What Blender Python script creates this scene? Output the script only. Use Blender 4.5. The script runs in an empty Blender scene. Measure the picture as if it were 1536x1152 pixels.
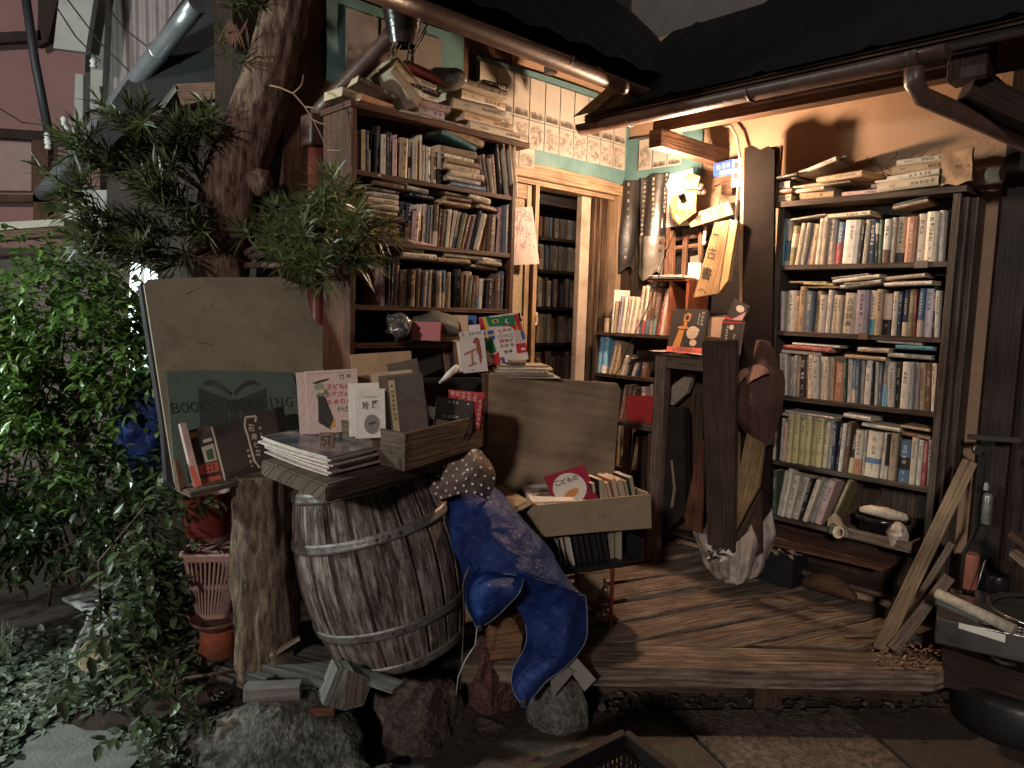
import bpy, bmesh, math, random
from mathutils import Vector as V, Matrix as M4
RAD = math.radians
random.seed(7)
sc = bpy.context.scene
COL = sc.collection
H = 1.45
FPX = 1100.0
CAMROT = M4.Rotation(RAD(90-5.76), 4, 'X') @ M4.Rotation(RAD(1.72), 4, 'Z')
T = M4.Translation
def Rx(d): return M4.Rotation(RAD(d), 4, 'X')
def Ry(d): return M4.Rotation(RAD(d), 4, 'Y')
def Rz(d): return M4.Rotation(RAD(d), 4, 'Z')
I4 = M4.Identity(4)
EYE = V((0, 0, H))
# ---- measuring aids: turn a point of the photograph into a place on a known plane of the yard
def ray(u, v): return CAMROT.to_3x3() @ V(((u-768)/FPX, (576-v)/FPX, -1))
def atY(u, v, y):
    r = ray(u, v); return EYE + r*(y/r.y)
def atZ(u, v, z):
    r = ray(u, v); return EYE + r*((z-H)/r.z)
def onF(F, u, v, y=0.0):
    """local coordinates on the plane y=const of frame F"""
    Fi = F.inverted(); o = Fi @ EYE; d = Fi.to_3x3() @ ray(u, v)
    return o + d*((y-o.y)/d.y)
def onFx(F, u, v, x=0.0):
    Fi = F.inverted(); o = Fi @ EYE; d = Fi.to_3x3() @ ray(u, v)
    return o + d*((x-o.x)/d.x)
ROOM = T((.63, 4.45, 0)) @ Rz(-47)          # x: along the right wall, -y: out from the right wall, x=0 is the left wall
RF = ROOM @ T((1.10, -.185, 0))             # front plane of the right bookcase
LF = ROOM @ T((.46, -2.085, 0)) @ Rz(90)    # front plane of the left bookcase
# ---- materials
MATS = {}
def nt(name):
    m = bpy.data.materials.new(name); m.use_nodes = True
    t = m.node_tree; b = t.nodes['Principled BSDF']; return m, t, b
def N(t, typ, **kw):
    n = t.nodes.new(typ)
    for k, v in kw.items():
        if k in n.inputs: n.inputs[k].default_value = v
        else: setattr(n, k, v)
    return n
def ramp(t, fac, stops):
    r = t.nodes.new('ShaderNodeValToRGB'); e = r.color_ramp.elements
    while len(e) < len(stops): e.new(.5)
    for i, (p, c) in enumerate(stops):
        e[i].position = p; e[i].color = (c[0], c[1], c[2], 1)
    t.links.new(fac, r.inputs[0]); return r
def mat(name, col, rough=.6, var=.25, scale=8.0, bump=.15, bscale=60.0, metal=0.0, rnd=0.0, spec=.4, trans=0.0, coord='Object', dirt=None, emis=0):
    if name in MATS: return MATS[name]
    m, t, b = nt(name); L = t.links.new
    tc = N(t, 'ShaderNodeTexCoord'); co = tc.outputs[coord]
    n1 = N(t, 'ShaderNodeTexNoise', Scale=scale, Detail=6.0, Roughness=.6); L(co, n1.inputs['Vector'])
    lo = [c*(1-var) for c in col]; hi = [min(1, c*(1+var)) for c in col]
    r = ramp(t, n1.outputs['Fac'], [(.3, lo), (.7, hi)]); out = r.outputs[0]
    if dirt:
        n3 = N(t, 'ShaderNodeTexNoise', Scale=scale*.45, Detail=8.0, Roughness=.7); L(co, n3.inputs['Vector'])
        r3 = ramp(t, n3.outputs['Fac'], [(.5, (0, 0, 0)), (.66, (1, 1, 1))])
        mx = N(t, 'ShaderNodeMixRGB'); L(r3.outputs[0], mx.inputs[0]); L(out, mx.inputs[1]); mx.inputs[2].default_value = (*dirt, 1); out = mx.outputs[0]
    if rnd:
        oi = N(t, 'ShaderNodeObjectInfo'); hs = N(t, 'ShaderNodeHueSaturation')
        mr = N(t, 'ShaderNodeMapRange'); mr.inputs['To Min'].default_value = 1-rnd; mr.inputs['To Max'].default_value = 1+rnd
        L(oi.outputs['Random'], mr.inputs[0]); L(mr.outputs[0], hs.inputs['Value'])
        L(out, hs.inputs['Color']); out = hs.outputs[0]
    L(out, b.inputs['Base Color'])
    b.inputs['Roughness'].default_value = rough; b.inputs['Metallic'].default_value = metal
    b.inputs['Specular IOR Level'].default_value = spec
    if bump:
        n2 = N(t, 'ShaderNodeTexNoise', Scale=bscale, Detail=5.0); L(co, n2.inputs['Vector'])
        bp = N(t, 'ShaderNodeBump', Strength=bump, Distance=.01); L(n2.outputs['Fac'], bp.inputs['Height']); L(bp.outputs[0], b.inputs['Normal'])
    if trans: b.inputs['Transmission Weight'].default_value = trans
    if emis:
        b.inputs['Emission Color'].default_value = (*col, 1); b.inputs['Emission Strength'].default_value = emis
    MATS[name] = m; return m
def wood(name, dark, light, rough=.75, gs=1.0, bump=.5, spec=.25, stain=None):
    """grain runs along u of the UV map (metres)"""
    if name in MATS: return MATS[name]
    m, t, b = nt(name); L = t.links.new
    uv = N(t, 'ShaderNodeTexCoord').outputs['UV']
    mp = N(t, 'ShaderNodeMapping'); mp.inputs['Scale'].default_value = (3.2*gs, 44*gs, 1); L(uv, mp.inputs[0])
    nz = N(t, 'ShaderNodeTexNoise', Scale=1.6, Detail=9.0, Roughness=.72, Distortion=.5); L(mp.outputs[0], nz.inputs['Vector'])
    mp2 = N(t, 'ShaderNodeMapping'); mp2.inputs['Scale'].default_value = (1.1*gs, 9*gs, 1); L(uv, mp2.inputs[0])
    wv = N(t, 'ShaderNodeTexWave', Scale=2.2, Distortion=7.0, Detail=3.0); wv.inputs['Detail Scale'].default_value = 1.2; wv.bands_direction = 'Y'; L(mp2.outputs[0], wv.inputs['Vector'])
    mx = N(t, 'ShaderNodeMath', operation='MULTIPLY_ADD'); L(wv.outputs['Fac'], mx.inputs[0]); mx.inputs[1].default_value = .12; L(nz.outputs['Fac'], mx.inputs[2])
    mid = [(a+c)/2 for a, c in zip(dark, light)]
    r = ramp(t, mx.outputs[0], [(.40, dark), (.54, mid), (.70, light)]); out = r.outputs[0]
    n3 = N(t, 'ShaderNodeTexNoise', Scale=5.0, Detail=5.0); L(uv, n3.inputs['Vector'])
    r3 = ramp(t, n3.outputs['Fac'], [(.35, (.55, .55, .55)), (.65, (1.05, 1.05, 1.05))])
    mm = N(t, 'ShaderNodeMixRGB', blend_type='MULTIPLY'); mm.inputs[0].default_value = 1; L(out, mm.inputs[1]); L(r3.outputs[0], mm.inputs[2]); out = mm.outputs[0]
    if stain:
        n4 = N(t, 'ShaderNodeTexNoise', Scale=7.0, Detail=8.0, Roughness=.75); mp4 = N(t, 'ShaderNodeMapping'); mp4.inputs['Scale'].default_value = (1.0, 5, 1); L(uv, mp4.inputs[0]); L(mp4.outputs[0], n4.inputs['Vector'])
        r4 = ramp(t, n4.outputs['Fac'], [(.47, (0, 0, 0)), (.63, (1, 1, 1))])
        m4 = N(t, 'ShaderNodeMixRGB'); L(r4.outputs[0], m4.inputs[0]); L(out, m4.inputs[1]); m4.inputs[2].default_value = (*stain, 1); out = m4.outputs[0]
    L(out, b.inputs['Base Color']); b.inputs['Roughness'].default_value = rough; b.inputs['Specular IOR Level'].default_value = spec
    bp = N(t, 'ShaderNodeBump', Strength=bump, Distance=.006); L(mx.outputs[0], bp.inputs['Height']); L(bp.outputs[0], b.inputs['Normal'])
    MATS[name] = m; return m
# ---- mesh collector: everything is added in frame F (default world)
class MB:
    def __init__(s, F=I4):
        s.bm = bmesh.new(); s.uv = s.bm.loops.layers.uv.new('UVMap'); s.F = F.copy()
    def poly(s, pts, mi=0, uvs=None, sm=False):
        vs = [s.bm.verts.new(s.F @ V(p)) for p in pts]
        f = s.bm.faces.new(vs); f.material_index = mi; f.smooth = sm
        if uvs is None:
            ed = [V(pts[(i+1) % len(pts)])-V(pts[i]) for i in range(len(pts))]; a = max(ed, key=lambda e: e.length)
            o = V(pts[0])+V((random.random()*.5, random.random()*3, random.random())); e1 = a.normalized() if a.length else V((1, 0, 0))
            f.normal_update(); nn = s.F.to_3x3().inverted() @ f.normal
            e2 = nn.cross(e1)
            uvs = [((V(p)-o).dot(e1), (V(p)-o).dot(e2)) for p in pts]
        for lp, u in zip(f.loops, uvs): lp[s.uv].uv = u
        return f
    def grid(s, rows, mi=0, sm=True, closed=False, us=None, vs_=None):
        """rows of points -> quads, shared vertices"""
        VV = [[s.bm.verts.new(s.F @ V(p)) for p in r] for r in rows]
        n = len(rows[0])
        cu = [0.0]
        for i in range(1, len(rows)): cu.append(cu[-1] + (V(rows[i][0])-V(rows[i-1][0])).length)
        cv = [0.0]; mid = rows[len(rows)//2]
        for j in range(1, n+1): cv.append(cv[-1] + (V(mid[j % n])-V(mid[j-1])).length)
        o = random.random()*9
        for i in range(len(rows)-1):
            for j in range(n if closed else n-1):
                k = (j+1) % n
                try: f = s.bm.faces.new((VV[i][j], VV[i][k], VV[i+1][k], VV[i+1][j]))
                except ValueError: continue
                f.material_index = mi; f.smooth = sm
                for lp, (a, b) in zip(f.loops, ((i, j), (i, j+1), (i+1, j+1), (i+1, j))): lp[s.uv].uv = (cu[a]+o, cv[b]+o)
        return VV
    def cap(s, vs, mi=0):
        try:
            f = s.bm.faces.new(vs); f.material_index = mi
            for lp in f.loops: lp[s.uv].uv = (lp.vert.co.x*.3, lp.vert.co.y)
        except ValueError: pass
    def box(s, lo, hi, mi=0, X=I4, bev=0.0, jit=0.0):
        """axis box lo..hi in frame F@X; UV u runs along the longest edge"""
        lo = list(lo); hi = list(hi)
        L = [hi[i]-lo[i] for i in range(3)]; ax = L.index(max(L))
        FX = s.F @ X
        vs = [s.bm.verts.new(FX @ V(((lo, hi)[i][0], (lo, hi)[j][1], (lo, hi)[k][2])) + V((random.uniform(-jit, jit), random.uniform(-jit, jit), random.uniform(-jit, jit)))) for i in (0, 1) for j in (0, 1) for k in (0, 1)]
        loc = [((lo, hi)[i][0], (lo, hi)[j][1], (lo, hi)[k][2]) for i in (0, 1) for j in (0, 1) for k in (0, 1)]
        ou, ov = random.random()*7, random.random()*7
        fs = []
        for q, na in (((0, 1, 3, 2), 0), ((4, 6, 7, 5), 0), ((0, 4, 5, 1), 1), ((2, 3, 7, 6), 1), ((0, 2, 6, 4), 2), ((1, 5, 7, 3), 2)):
            f = s.bm.faces.new([vs[i] for i in q]); f.material_index = mi; fs.append(f)
            ot = [a for a in range(3) if a != na]
            ua = ax if ax in ot else ot[0]; va = [a for a in ot if a != ua][0]
            for lp, i in zip(f.loops, q): lp[s.uv].uv = (loc[i][ua]+ou, loc[i][va]+ov+na*.37)
        if bev:
            es = list({e for f in fs for e in f.edges})
            r = bmesh.ops.bevel(s.bm, geom=es, offset=min(bev, min(L)*.45), segments=2, profile=.6, affect='EDGES', material=-1)
            for f in r['faces']: f.smooth = True; f.material_index = mi
        return fs
    def bar(s, a, b, w, h, mi=0, up=(0, 0, 1), bev=0.0, jit=0.0):
        """rectangular bar from a to b"""
        a = V(a); b = V(b); d = b-a; L = d.length; d.normalize(); u = V(up)
        x = d; y = u.cross(x)
        if y.length < 1e-4: y = V((0, 1, 0)).cross(x)
        y.normalize(); z = x.cross(y)
        X = M4((( x.x, y.x, z.x, a.x), (x.y, y.y, z.y, a.y), (x.z, y.z, z.z, a.z), (0, 0, 0, 1)))
        s.box((0, -w/2, -h/2), (L, w/2, h/2), mi, X, bev, jit)
    def tube(s, pts, r, mi=0, seg=10, caps=True, sm=True):
        pts = [V(p) for p in pts]; rows = []
        rs = r if isinstance(r, (list, tuple)) else [r]*len(pts)
        pu = V((0, 0, 1))
        for i, p in enumerate(pts):
            d = (pts[min(i+1, len(pts)-1)]-pts[max(i-1, 0)]).normalized()
            x = pu.cross(d)
            if x.length < 1e-3: x = V((1, 0, 0)).cross(d)
            x.normalize(); y = d.cross(x)
            rows.append([p + (x*math.cos(2*math.pi*k/seg) + y*math.sin(2*math.pi*k/seg))*rs[i] for k in range(seg)])
        VV = s.grid(rows, mi, sm, True)
        if caps: s.cap(VV[0][::-1], mi); s.cap(VV[-1], mi)
    def lathe(s, prof, X=I4, mi=0, seg=24, caps=True, a0=0, a1=360, sm=True):
        """prof: (r,z) list about local z of frame X"""
        rows = [[X @ V((r*math.cos(RAD(a0)+RAD(a1-a0)*k/seg), r*math.sin(RAD(a0)+RAD(a1-a0)*k/seg), z)) for k in range(seg if a1-a0 == 360 else seg+1)] for r, z in prof]
        VV = s.grid(rows, mi, sm, a1-a0 == 360)
        if caps and a1-a0 == 360:
            if prof[0][0] > 1e-4: s.cap(VV[0][::-1], mi)
            if prof[-1][0] > 1e-4: s.cap(VV[-1], mi)
    def prism(s, pts, y0, y1, mi=0):
        """outline (x,z) extruded from y0 to y1"""
        n = len(pts)
        s.poly([(x, y0, z) for x, z in pts], mi); s.poly([(x, y1, z) for x, z in reversed(pts)], mi)
        for i in range(n):
            (x0, z0), (x1, z1) = pts[i], pts[(i+1) % n]
            s.poly([(x0, y0, z0), (x0, y1, z0), (x1, y1, z1), (x1, y0, z1)], mi)
    def build(s, name, mats, parent=None, weld=False, noise=0.0, nscale=6.0):
        bm = s.bm
        if weld: bmesh.ops.remove_doubles(bm, verts=bm.verts, dist=1e-4)
        if noise:
            from mathutils import noise as nz
            for v in bm.verts: v.co += nz.noise_vector(v.co*nscale)*noise
        bmesh.ops.recalc_face_normals(bm, faces=bm.faces) if weld else None
        if parent is not None:
            bm.transform(RM[parent.name].inverted())
        else:
            xs = [v.co for v in bm.verts]
            c = V(((min(p.x for p in xs)+max(p.x for p in xs))/2, (min(p.y for p in xs)+max(p.y for p in xs))/2, min(p.z for p in xs)))
            bm.transform(T(-c))
        me = bpy.data.meshes.new(name); bm.to_mesh(me); bm.free()
        for m in (mats if isinstance(mats, (list, tuple)) else [mats]): me.materials.append(m)
        o = bpy.data.objects.new(name, me); COL.objects.link(o)
        if parent is not None:
            o.parent = parent; RM[o.name] = RM[parent.name]
            # children keep their parent's frame
        else:
            o.location = c; RM[o.name] = T(c)
        return o
RM = {}
def tag(o, label=None, cat=None, group=None, kind=None):
    if label: o['label'] = label
    if cat: o['category'] = cat
    if group: o['group'] = group
    if kind: o['kind'] = kind
    return o
def thing(name, label, cat, at, group=None):
    o = bpy.data.objects.new(name, None); COL.objects.link(o); o.location = V(at); o.empty_display_size = .1
    RM[o.name] = T(V(at)); return tag(o, label, cat, group)
# ---- lettering
def text_mb(body, size, X, mb=None, mi=0, bold=0.0, align='CENTER', spacing=1.0, line=1.0, shear=0.0, fit=None):
    """letters as flat mesh on the x-z plane of frame X, facing -y, centred at its origin"""
    cu = bpy.data.curves.new('t', 'FONT'); cu.body = body; cu.size = size; cu.align_x = align; cu.align_y = 'CENTER'
    cu.offset = bold; cu.space_character = spacing; cu.space_line = line; cu.shear = shear; cu.resolution_u = 2
    o = bpy.data.objects.new('t', cu); COL.objects.link(o)
    dg = bpy.context.evaluated_depsgraph_get(); me = bpy.data.meshes.new_from_object(o.evaluated_get(dg))
    bpy.data.objects.remove(o); bpy.data.curves.remove(cu)
    co = [v.co.copy() for v in me.vertices]
    if not co: return mb
    if fit:
        x0, x1 = min(c.x for c in co), max(c.x for c in co); y0, y1 = min(c.y for c in co), max(c.y for c in co)
        sx = fit[0]/max(x1-x0, 1e-5); sy = fit[1]/max(y1-y0, 1e-5)
        co = [V(((c.x-(x0+x1)/2)*sx, (c.y-(y0+y1)/2)*sy, 0)) for c in co]
    vs = [mb.bm.verts.new(mb.F @ X @ V((c.x, 0, c.y))) for c in co]
    for p in me.polygons:
        try:
            f = mb.bm.faces.new([vs[i] for i in p.vertices]); f.material_index = mi
        except ValueError: pass
    bpy.data.meshes.remove(me); return mb
def glyph(mb, x, z, s, y, mi, rng):
    """one small illegible printed character: a few strokes in a cell of size s centred at x,z"""
    w = s*.11; h = s*.46
    def q(x0, x1, z0, z1): mb.poly([(x+x0, y, z+z0), (x+x1, y, z+z0), (x+x1, y, z+z1), (x+x0, y, z+z1)], mi)
    for zz in rng.sample((-.42, -.2, 0, .22, .42), 3): q(-h*rng.uniform(.6, 1), h*rng.uniform(.6, 1), zz*s-w/2, zz*s+w/2)
    for xx in rng.sample((-.36, 0, .36), 2): q(xx*s-w/2, xx*s+w/2, -h*rng.uniform(.5, 1), h*rng.uniform(.5, 1))
def vtext(mb, x, z0, z1, s, y, mi, rng, horiz=False):
    n = max(1, int(abs(z1-z0)/(s*1.15)))
    for i in range(n):
        t = z0 + (z1-z0)*(i+.5)/n
        if rng.random() < .08: continue
        if horiz: glyph(mb, t, x, s, y, mi, rng)
        else: glyph(mb, x, t, s, y, mi, rng)
# ================= books
PAL = dict(c=('cream', (.60, .50, .37)), w=('white', (.66, .60, .50)), k=('black', (.022, .02, .02)), n=('navy', (.025, .04, .085)), b=('blue', (.07, .19, .36)),
    t=('tan', (.42, .30, .18)), g=('grey', (.33, .31, .28)), o=('olive', (.22, .19, .085)), br=('brown', (.16, .085, .05)), r=('red', (.42, .04, .035)),
    p=('pink', (.58, .37, .33)), l=('lavender', (.38, .31, .38)), te=('teal', (.06, .33, .38)), y=('yellow', (.56, .47, .17)), or_=('orange', (.52, .19, .07)),
    gr=('green', (.08, .13, .08)), s=('slate', (.12, .15, .19)), m=('maroon', (.16, .03, .03)), lb=('light blue', (.12, .42, .62)))
PAL['or'] = PAL.pop('or_')
def bmat(c):
    nm, col = PAL[c]; g_ = sum(col)/3; k_ = .72 if c in ('b', 'r', 'y', 'te', 'or', 'lb', 'n', 'l') else .9; col = tuple((g_+(x-g_)*k_)*(.86 if c in ('w', 'b', 'lb') else .95) for x in col)
    return mat('cover_'+nm.replace(' ', '_'), col, rough=.5, var=.22, scale=22, bump=.12, bscale=180, rnd=.22, spec=.35, dirt=tuple(x*.62 for x in col) if c in 'cwtpyg' else None)
PAPER = None
def paper():
    global PAPER
    if PAPER: return PAPER
    m, t, b = nt('page_edges'); L = t.links.new
    co = N(t, 'ShaderNodeTexCoord').outputs['Object']
    mp = N(t, 'ShaderNodeMapping'); mp.inputs['Scale'].default_value = (900, 6, 6); L(co, mp.inputs[0])
    n = N(t, 'ShaderNodeTexNoise', Scale=1.0, Detail=2.0); L(mp.outputs[0], n.inputs[0])
    r = ramp(t, n.outputs['Fac'], [(.3, (.36, .27, .16)), (.7, (.62, .52, .36))])
    oi = N(t, 'ShaderNodeObjectInfo'); hs = N(t, 'ShaderNodeHueSaturation'); mr = N(t, 'ShaderNodeMapRange'); mr.inputs['To Min'].default_value = .7; mr.inputs['To Max'].default_value = 1.2
    L(oi.outputs['Random'], mr.inputs[0]); L(mr.outputs[0], hs.inputs['Value']); L(r.outputs[0], hs.inputs['Color']); L(hs.outputs[0], b.inputs['Base Color'])
    b.inputs['Roughness'].default_value = .9
    bp = N(t, 'ShaderNodeBump', Strength=.4, Distance=.002); L(n.outputs['Fac'], bp.inputs['Height']); L(bp.outputs[0], b.inputs['Normal'])
    PAPER = m; return m
INKD = mat('dark_print', (.035, .028, .025), rough=.6, var=.1, bump=0)
INKW = mat('pale_print', (.62, .55, .45), rough=.6, var=.1, bump=0)
INKR = mat('red_print', (.5, .03, .04), rough=.6, var=.1, bump=0)
BRNG = random.Random(11)
NBOOK = [0]
def place(o, M):
    o.matrix_world = M; RM[o.name] = M; return o
def book(M, t, h, d, col, band=None, text=True, soft=None, real=None, name='book', cat='book', slack=.0, front=None):
    """book standing in frame M: spine on y=0 facing -y, x 0..t, z 0..h, y 0..d. front(mb, mats) adds printing on the board at x=t or the spine"""
    rng = BRNG; NBOOK[0] += 1
    soft = rng.random() < .45 if soft is None else soft
    c = .0012 if soft else .0026; ov = .0006 if soft else .003
    ch = min(t*.28, .005); bu = min(t*.10, .004)
    out = [(0, d), (0, ch), (ch*.45, ch*.15), (t*.3, -bu), (t*.7, -bu), (t-ch*.45, ch*.15), (t, ch), (t, d)]
    inn = [(c, d), (c, ch+c), (c+ch*.3, ch*.3+c), (t*.33, c-bu*.4), (t*.67, c-bu*.4), (t-c-ch*.3, ch*.3+c), (t-c, ch+c), (t-c, d)]
    mb = MB()
    n = len(out)
    def P3(p, z): return (p[0], p[1], z)
    for i in range(n-1):
        mb.poly([P3(out[i], 0), P3(out[i+1], 0), P3(out[i+1], h), P3(out[i], h)], 0, sm=False)
        mb.poly([P3(inn[i+1], 0), P3(inn[i], 0), P3(inn[i], h), P3(inn[i+1], h)], 0)
        for z in (0, h):
            q = [P3(out[i], z), P3(inn[i], z), P3(inn[i+1], z), P3(out[i+1], z)]
            mb.poly(q if z == 0 else q[::-1], 0)
    for i in (0, n-1): mb.poly([P3(out[i], 0), P3(out[i], h), P3(inn[i], h), P3(inn[i], 0)], 0)
    mats = [bmat(col)]; dark = col in ('k', 'n', 'br', 'r', 'gr', 's', 'm', 'b', 'o', 'or')
    ink = INKW if dark else INKD
    mats.append(ink)
    ys = -bu-.0005
    if band:
        mats.append(bmat(band[2]))
        z0, z1 = band[0]*h, band[1]*h
        e = .0005
        pr = [(-e, min(d*.5, .05)), (-e, ch-e), (ch*.45-e, ch*.15-e), (t*.3, -bu-e), (t*.7, -bu-e), (t-ch*.45+e, ch*.15-e), (t+e, ch-e), (t+e, min(d*.5, .05))]
        for i in range(len(pr)-1): mb.poly([P3(pr[i], z0), P3(pr[i+1], z0), P3(pr[i+1], z1), P3(pr[i], z1)], 2)
        ys -= .0006
    if text and t > .007:
        s = min(t*.55, .017)*rng.uniform(.75, 1)
        top = h*rng.uniform(.86, .95); ln = h*rng.uniform(.3, .5)
        if real:
            for i, chx in enumerate(real): text_mb(chx, .02, T((t/2, ys, h*.9-(i+.5)*t*.62)), mb, 1, fit=(t*.5, t*.5))
        else: vtext(mb, t/2, top, top-ln, s, ys, 1, rng)
        if h > .1: vtext(mb, t/2, h*.3, h*.3-h*rng.uniform(.08, .16), s*.62, ys, 1, rng)
        if t > .02 and rng.random() < .4: vtext(mb, t*.5, h*.08, h*.05, s*.5, ys, 1, rng)
    if front: front(mb, mats, dict(t=t, h=h, d=d))
    me = bpy.data.meshes.new(name); mb.bm.to_mesh(me); mb.bm.free()
    for m in mats: me.materials.append(m)
    o = bpy.data.objects.new(name, me); COL.objects.link(o); place(o, M); o['category'] = cat
    pb = MB(); fe = .0008 if soft else .004
    pb.box((c+.0002, ch*.5+c, ov), (t-c-.0002, d-fe, h-ov), 0)
    pm = bpy.data.meshes.new('pages'); pb.bm.to_mesh(pm); pb.bm.free(); pm.materials.append(paper())
    po = bpy.data.objects.new('pages', pm); COL.objects.link(po); po.parent = o
    return o
ORD = 'zeroth first second third fourth fifth sixth seventh eighth ninth tenth eleventh twelfth thirteenth fourteenth fifteenth sixteenth seventeenth eighteenth nineteenth twentieth'.split()
def sizeword(t, h):
    return 'thin ' if t < .011 else ('thick ' if t > .03 else ('tall ' if h > .2 else ('small ' if h < .155 else '')))
def ordlabel(i, n):
    if i == 0: return 'leftmost'
    if i == n-1: return 'rightmost'
    if i < n/2: return ORD[i+1]+' from left'
    return ORD[n-i]+' from right'
def label_row(lst, where, group):
    n = len(lst)
    for i, (o, sz, c, band) in enumerate(lst):
        bd = f' with {PAL[band[2]][0]} band' if band else ''
        tag(o, f'{sz}{PAL[c][0]} book{bd}, {ordlabel(i, n)} on {where}', 'book', group)
def row(F, crop, sc_, zs, spec, where, group, dep=.135, y0=.012, hfix=None):
    """upright books: each entry 'colour x0 x1 xtop ytop [band z0 z1 colour] [real text]' measured on the photograph, seated on the shelf at height zs"""
    out = []
    Lp = None
    for line in spec.strip().split('\n'):
        f = line.split(); c = f[0]; x0, x1, xt, yt = map(float, f[1:5])
        band = None; real = None
        if len(f) > 5 and f[5] == 'band': band = (float(f[6]), float(f[7]), f[8])
        if f[-2] == 'txt': real = f[-1]
        u0 = crop[0]+x0/sc_; u1 = crop[0]+x1/sc_; ut = crop[0]+xt/sc_; vt = crop[1]+yt/sc_
        vb = vt+60
        for _ in range(3):
            p = onF(F, u0, vb, y0)
            vb += (p.z-zs)*330
        q = onF(F, u1, vb, y0); tp = onF(F, ut, vt, y0)
        yj = BRNG.uniform(-.006, .012)
        t = max(.006, (q.x-p.x)-.0008); dx = tp.x-p.x; dz = max(.08, tp.z-zs)
        lean = math.degrees(math.atan2(dx, dz)); h = math.hypot(dx, dz)
        if abs(lean) < 1.5: lean = 0
        t *= math.cos(RAD(lean))
        x = p.x
        if lean >= 0: M = F @ T((x+t/math.cos(RAD(lean)), y0+yj, zs)) @ Ry(lean) @ T((-t, 0, 0))
        else: M = F @ T((x, y0+yj, zs)) @ Ry(lean)
        o = book(M, t, h, min(dep, .75*h), c, band, real=real)
        out.append((o, sizeword(t, h), c, band))
    label_row(out, where, group)
    return out
def pile(F, crop, sc_, zs, spec, where, group, y0=.01, dep=.13, spines=True):
    """books lying flat, listed bottom to top: 'colour x0 x1 thickness_px [tilt [turn]]' ; x on the photograph"""
    z = zs; out = []
    for line in spec.strip().split('\n'):
        f = line.split(); c = f[0]; x0, x1, th = map(float, f[1:4]); tilt = float(f[4]) if len(f) > 4 else 0; turn = float(f[5]) if len(f) > 5 else BRNG.uniform(-4, 4)
        v = crop[1]+60
        for _ in range(3):
            p = onF(F, crop[0]+x0/sc_, v, y0); v += (p.z-z)*330
        q = onF(F, crop[0]+x1/sc_, v, y0); t = max(.006, th/sc_*2.95/FPX); L = q.x-p.x
        L = max(.08, L)
        pv = (0 if tilt <= 0 else L)
        M = F @ T((p.x, y0+BRNG.uniform(-.008, .008), z)) @ T((0 if tilt <= 0 else L, 0, 0)) @ Ry(tilt) @ T((-pv, 0, 0)) @ Rz(turn) @ T((0, 0, t)) @ Ry(90)
        if not spines: M = M @ T((0, dep, L)) @ Rx(180)
        o = book(M, t, L, dep*BRNG.uniform(.9, 1.05), c)
        z += t + .0008 + abs(math.sin(RAD(tilt)))*L*.0
        out.append((o, c))
    n = len(out)
    for i, (o, c) in enumerate(out):
        pos = 'bottom' if i == 0 else ('top' if i == n-1 else ORD[i+1]+' from bottom')
        if n == 1: pos = 'alone'
        tag(o, f'{PAL[c][0]} book lying flat, {pos} in {where}', 'book', group)
    return z
# ---- bookcases
WD = wood('dark_case_wood', (.022, .014, .010), (.095, .058, .038), rough=.6)
WG = wood('grey_brown_case_wood', (.035, .025, .019), (.12, .085, .062), rough=.6)
WR = wood('red_brown_wood', (.05, .022, .014), (.17, .075, .045), rough=.55)
# right bookcase
gR = 'books in the right bookcase'
rc = thing('bookcase', 'tall dark wood bookcase right of the alcove, filled with paperbacks', 'bookcase', RF @ V((.36, .1, .2)))
ZR = [.5, .768, 1.084, 1.390, 1.698]
XL, XR = .012, .722
m = MB(RF); m.box((XL-.03, 0, .2), (XL, .175, 1.965), bev=.002); m.build('side_panel', WG, rc)
m = MB(RF); m.box((XR, 0, .2), (XR+.028, .175, 1.965), bev=.002); m.build('side_panel', WG, rc)
m = MB(RF); m.box((XR+.03, .025, .2), (XR+.05, .155, 1.95)); m.box((XR+.052, .055, .2), (XR+.075, .16, 1.95)); m.build('side_moulding', WG, rc)
m = MB(RF); m.box((XL-.045, -.012, 1.967), (XR+.05, .178, 1.993), bev=.003); m.build('top_board', WG, rc)
for z in ZR+[.27]:
    m = MB(RF); m.box((XL+.001, .002, z-.022), (XR-.001, .165, z), bev=.0015); m.build('shelf', WG, rc)
m = MB(RF); m.box((XL+.001, .166, .2), (XR-.001, .174, 1.965)); m.build('back_panel', WD, rc)
for lo, hi in (((.395, -.004, 1.368), (.435, .0, 1.396)), ((.60, -.004, 1.673), (.65, 0, 1.703))):
    m = MB(RF); m.box(lo, hi); m.build('tape_patch', mat('brown_tape', (.16, .10, .06), rough=.35), rc)
row(RF, (1150, 300), 5.486, ZR[4], '''te 88 132 105 155
w 134 176 150 165 band .1 .55 b
o 178 226 222 215 band .45 .8 c
c 229 273 290 195
g 276 316 335 190
w 318 346 378 195
t 349 391 405 205
w 393 434 440 155
c 437 478 480 140
c 481 546 515 145
b 562 612 600 185 band 0 .5 r
w 616 742 655 170
k 744 776 790 190
c 779 822 820 165
n 825 882 850 160
k 885 916 895 175 band .7 .95 w
gr 918 946 935 165
w 949 1006 975 160 band 0 .3 br
c 1009 1041 1045 145
t 1044 1120 1080 140 band 0 .22 k
or 1128 1216 1160 140
c 1219 1290 1248 115
c 1293 1392 1325 100
w 1398 1440 1418 85''', "right bookcase's top shelf", gR)
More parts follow.
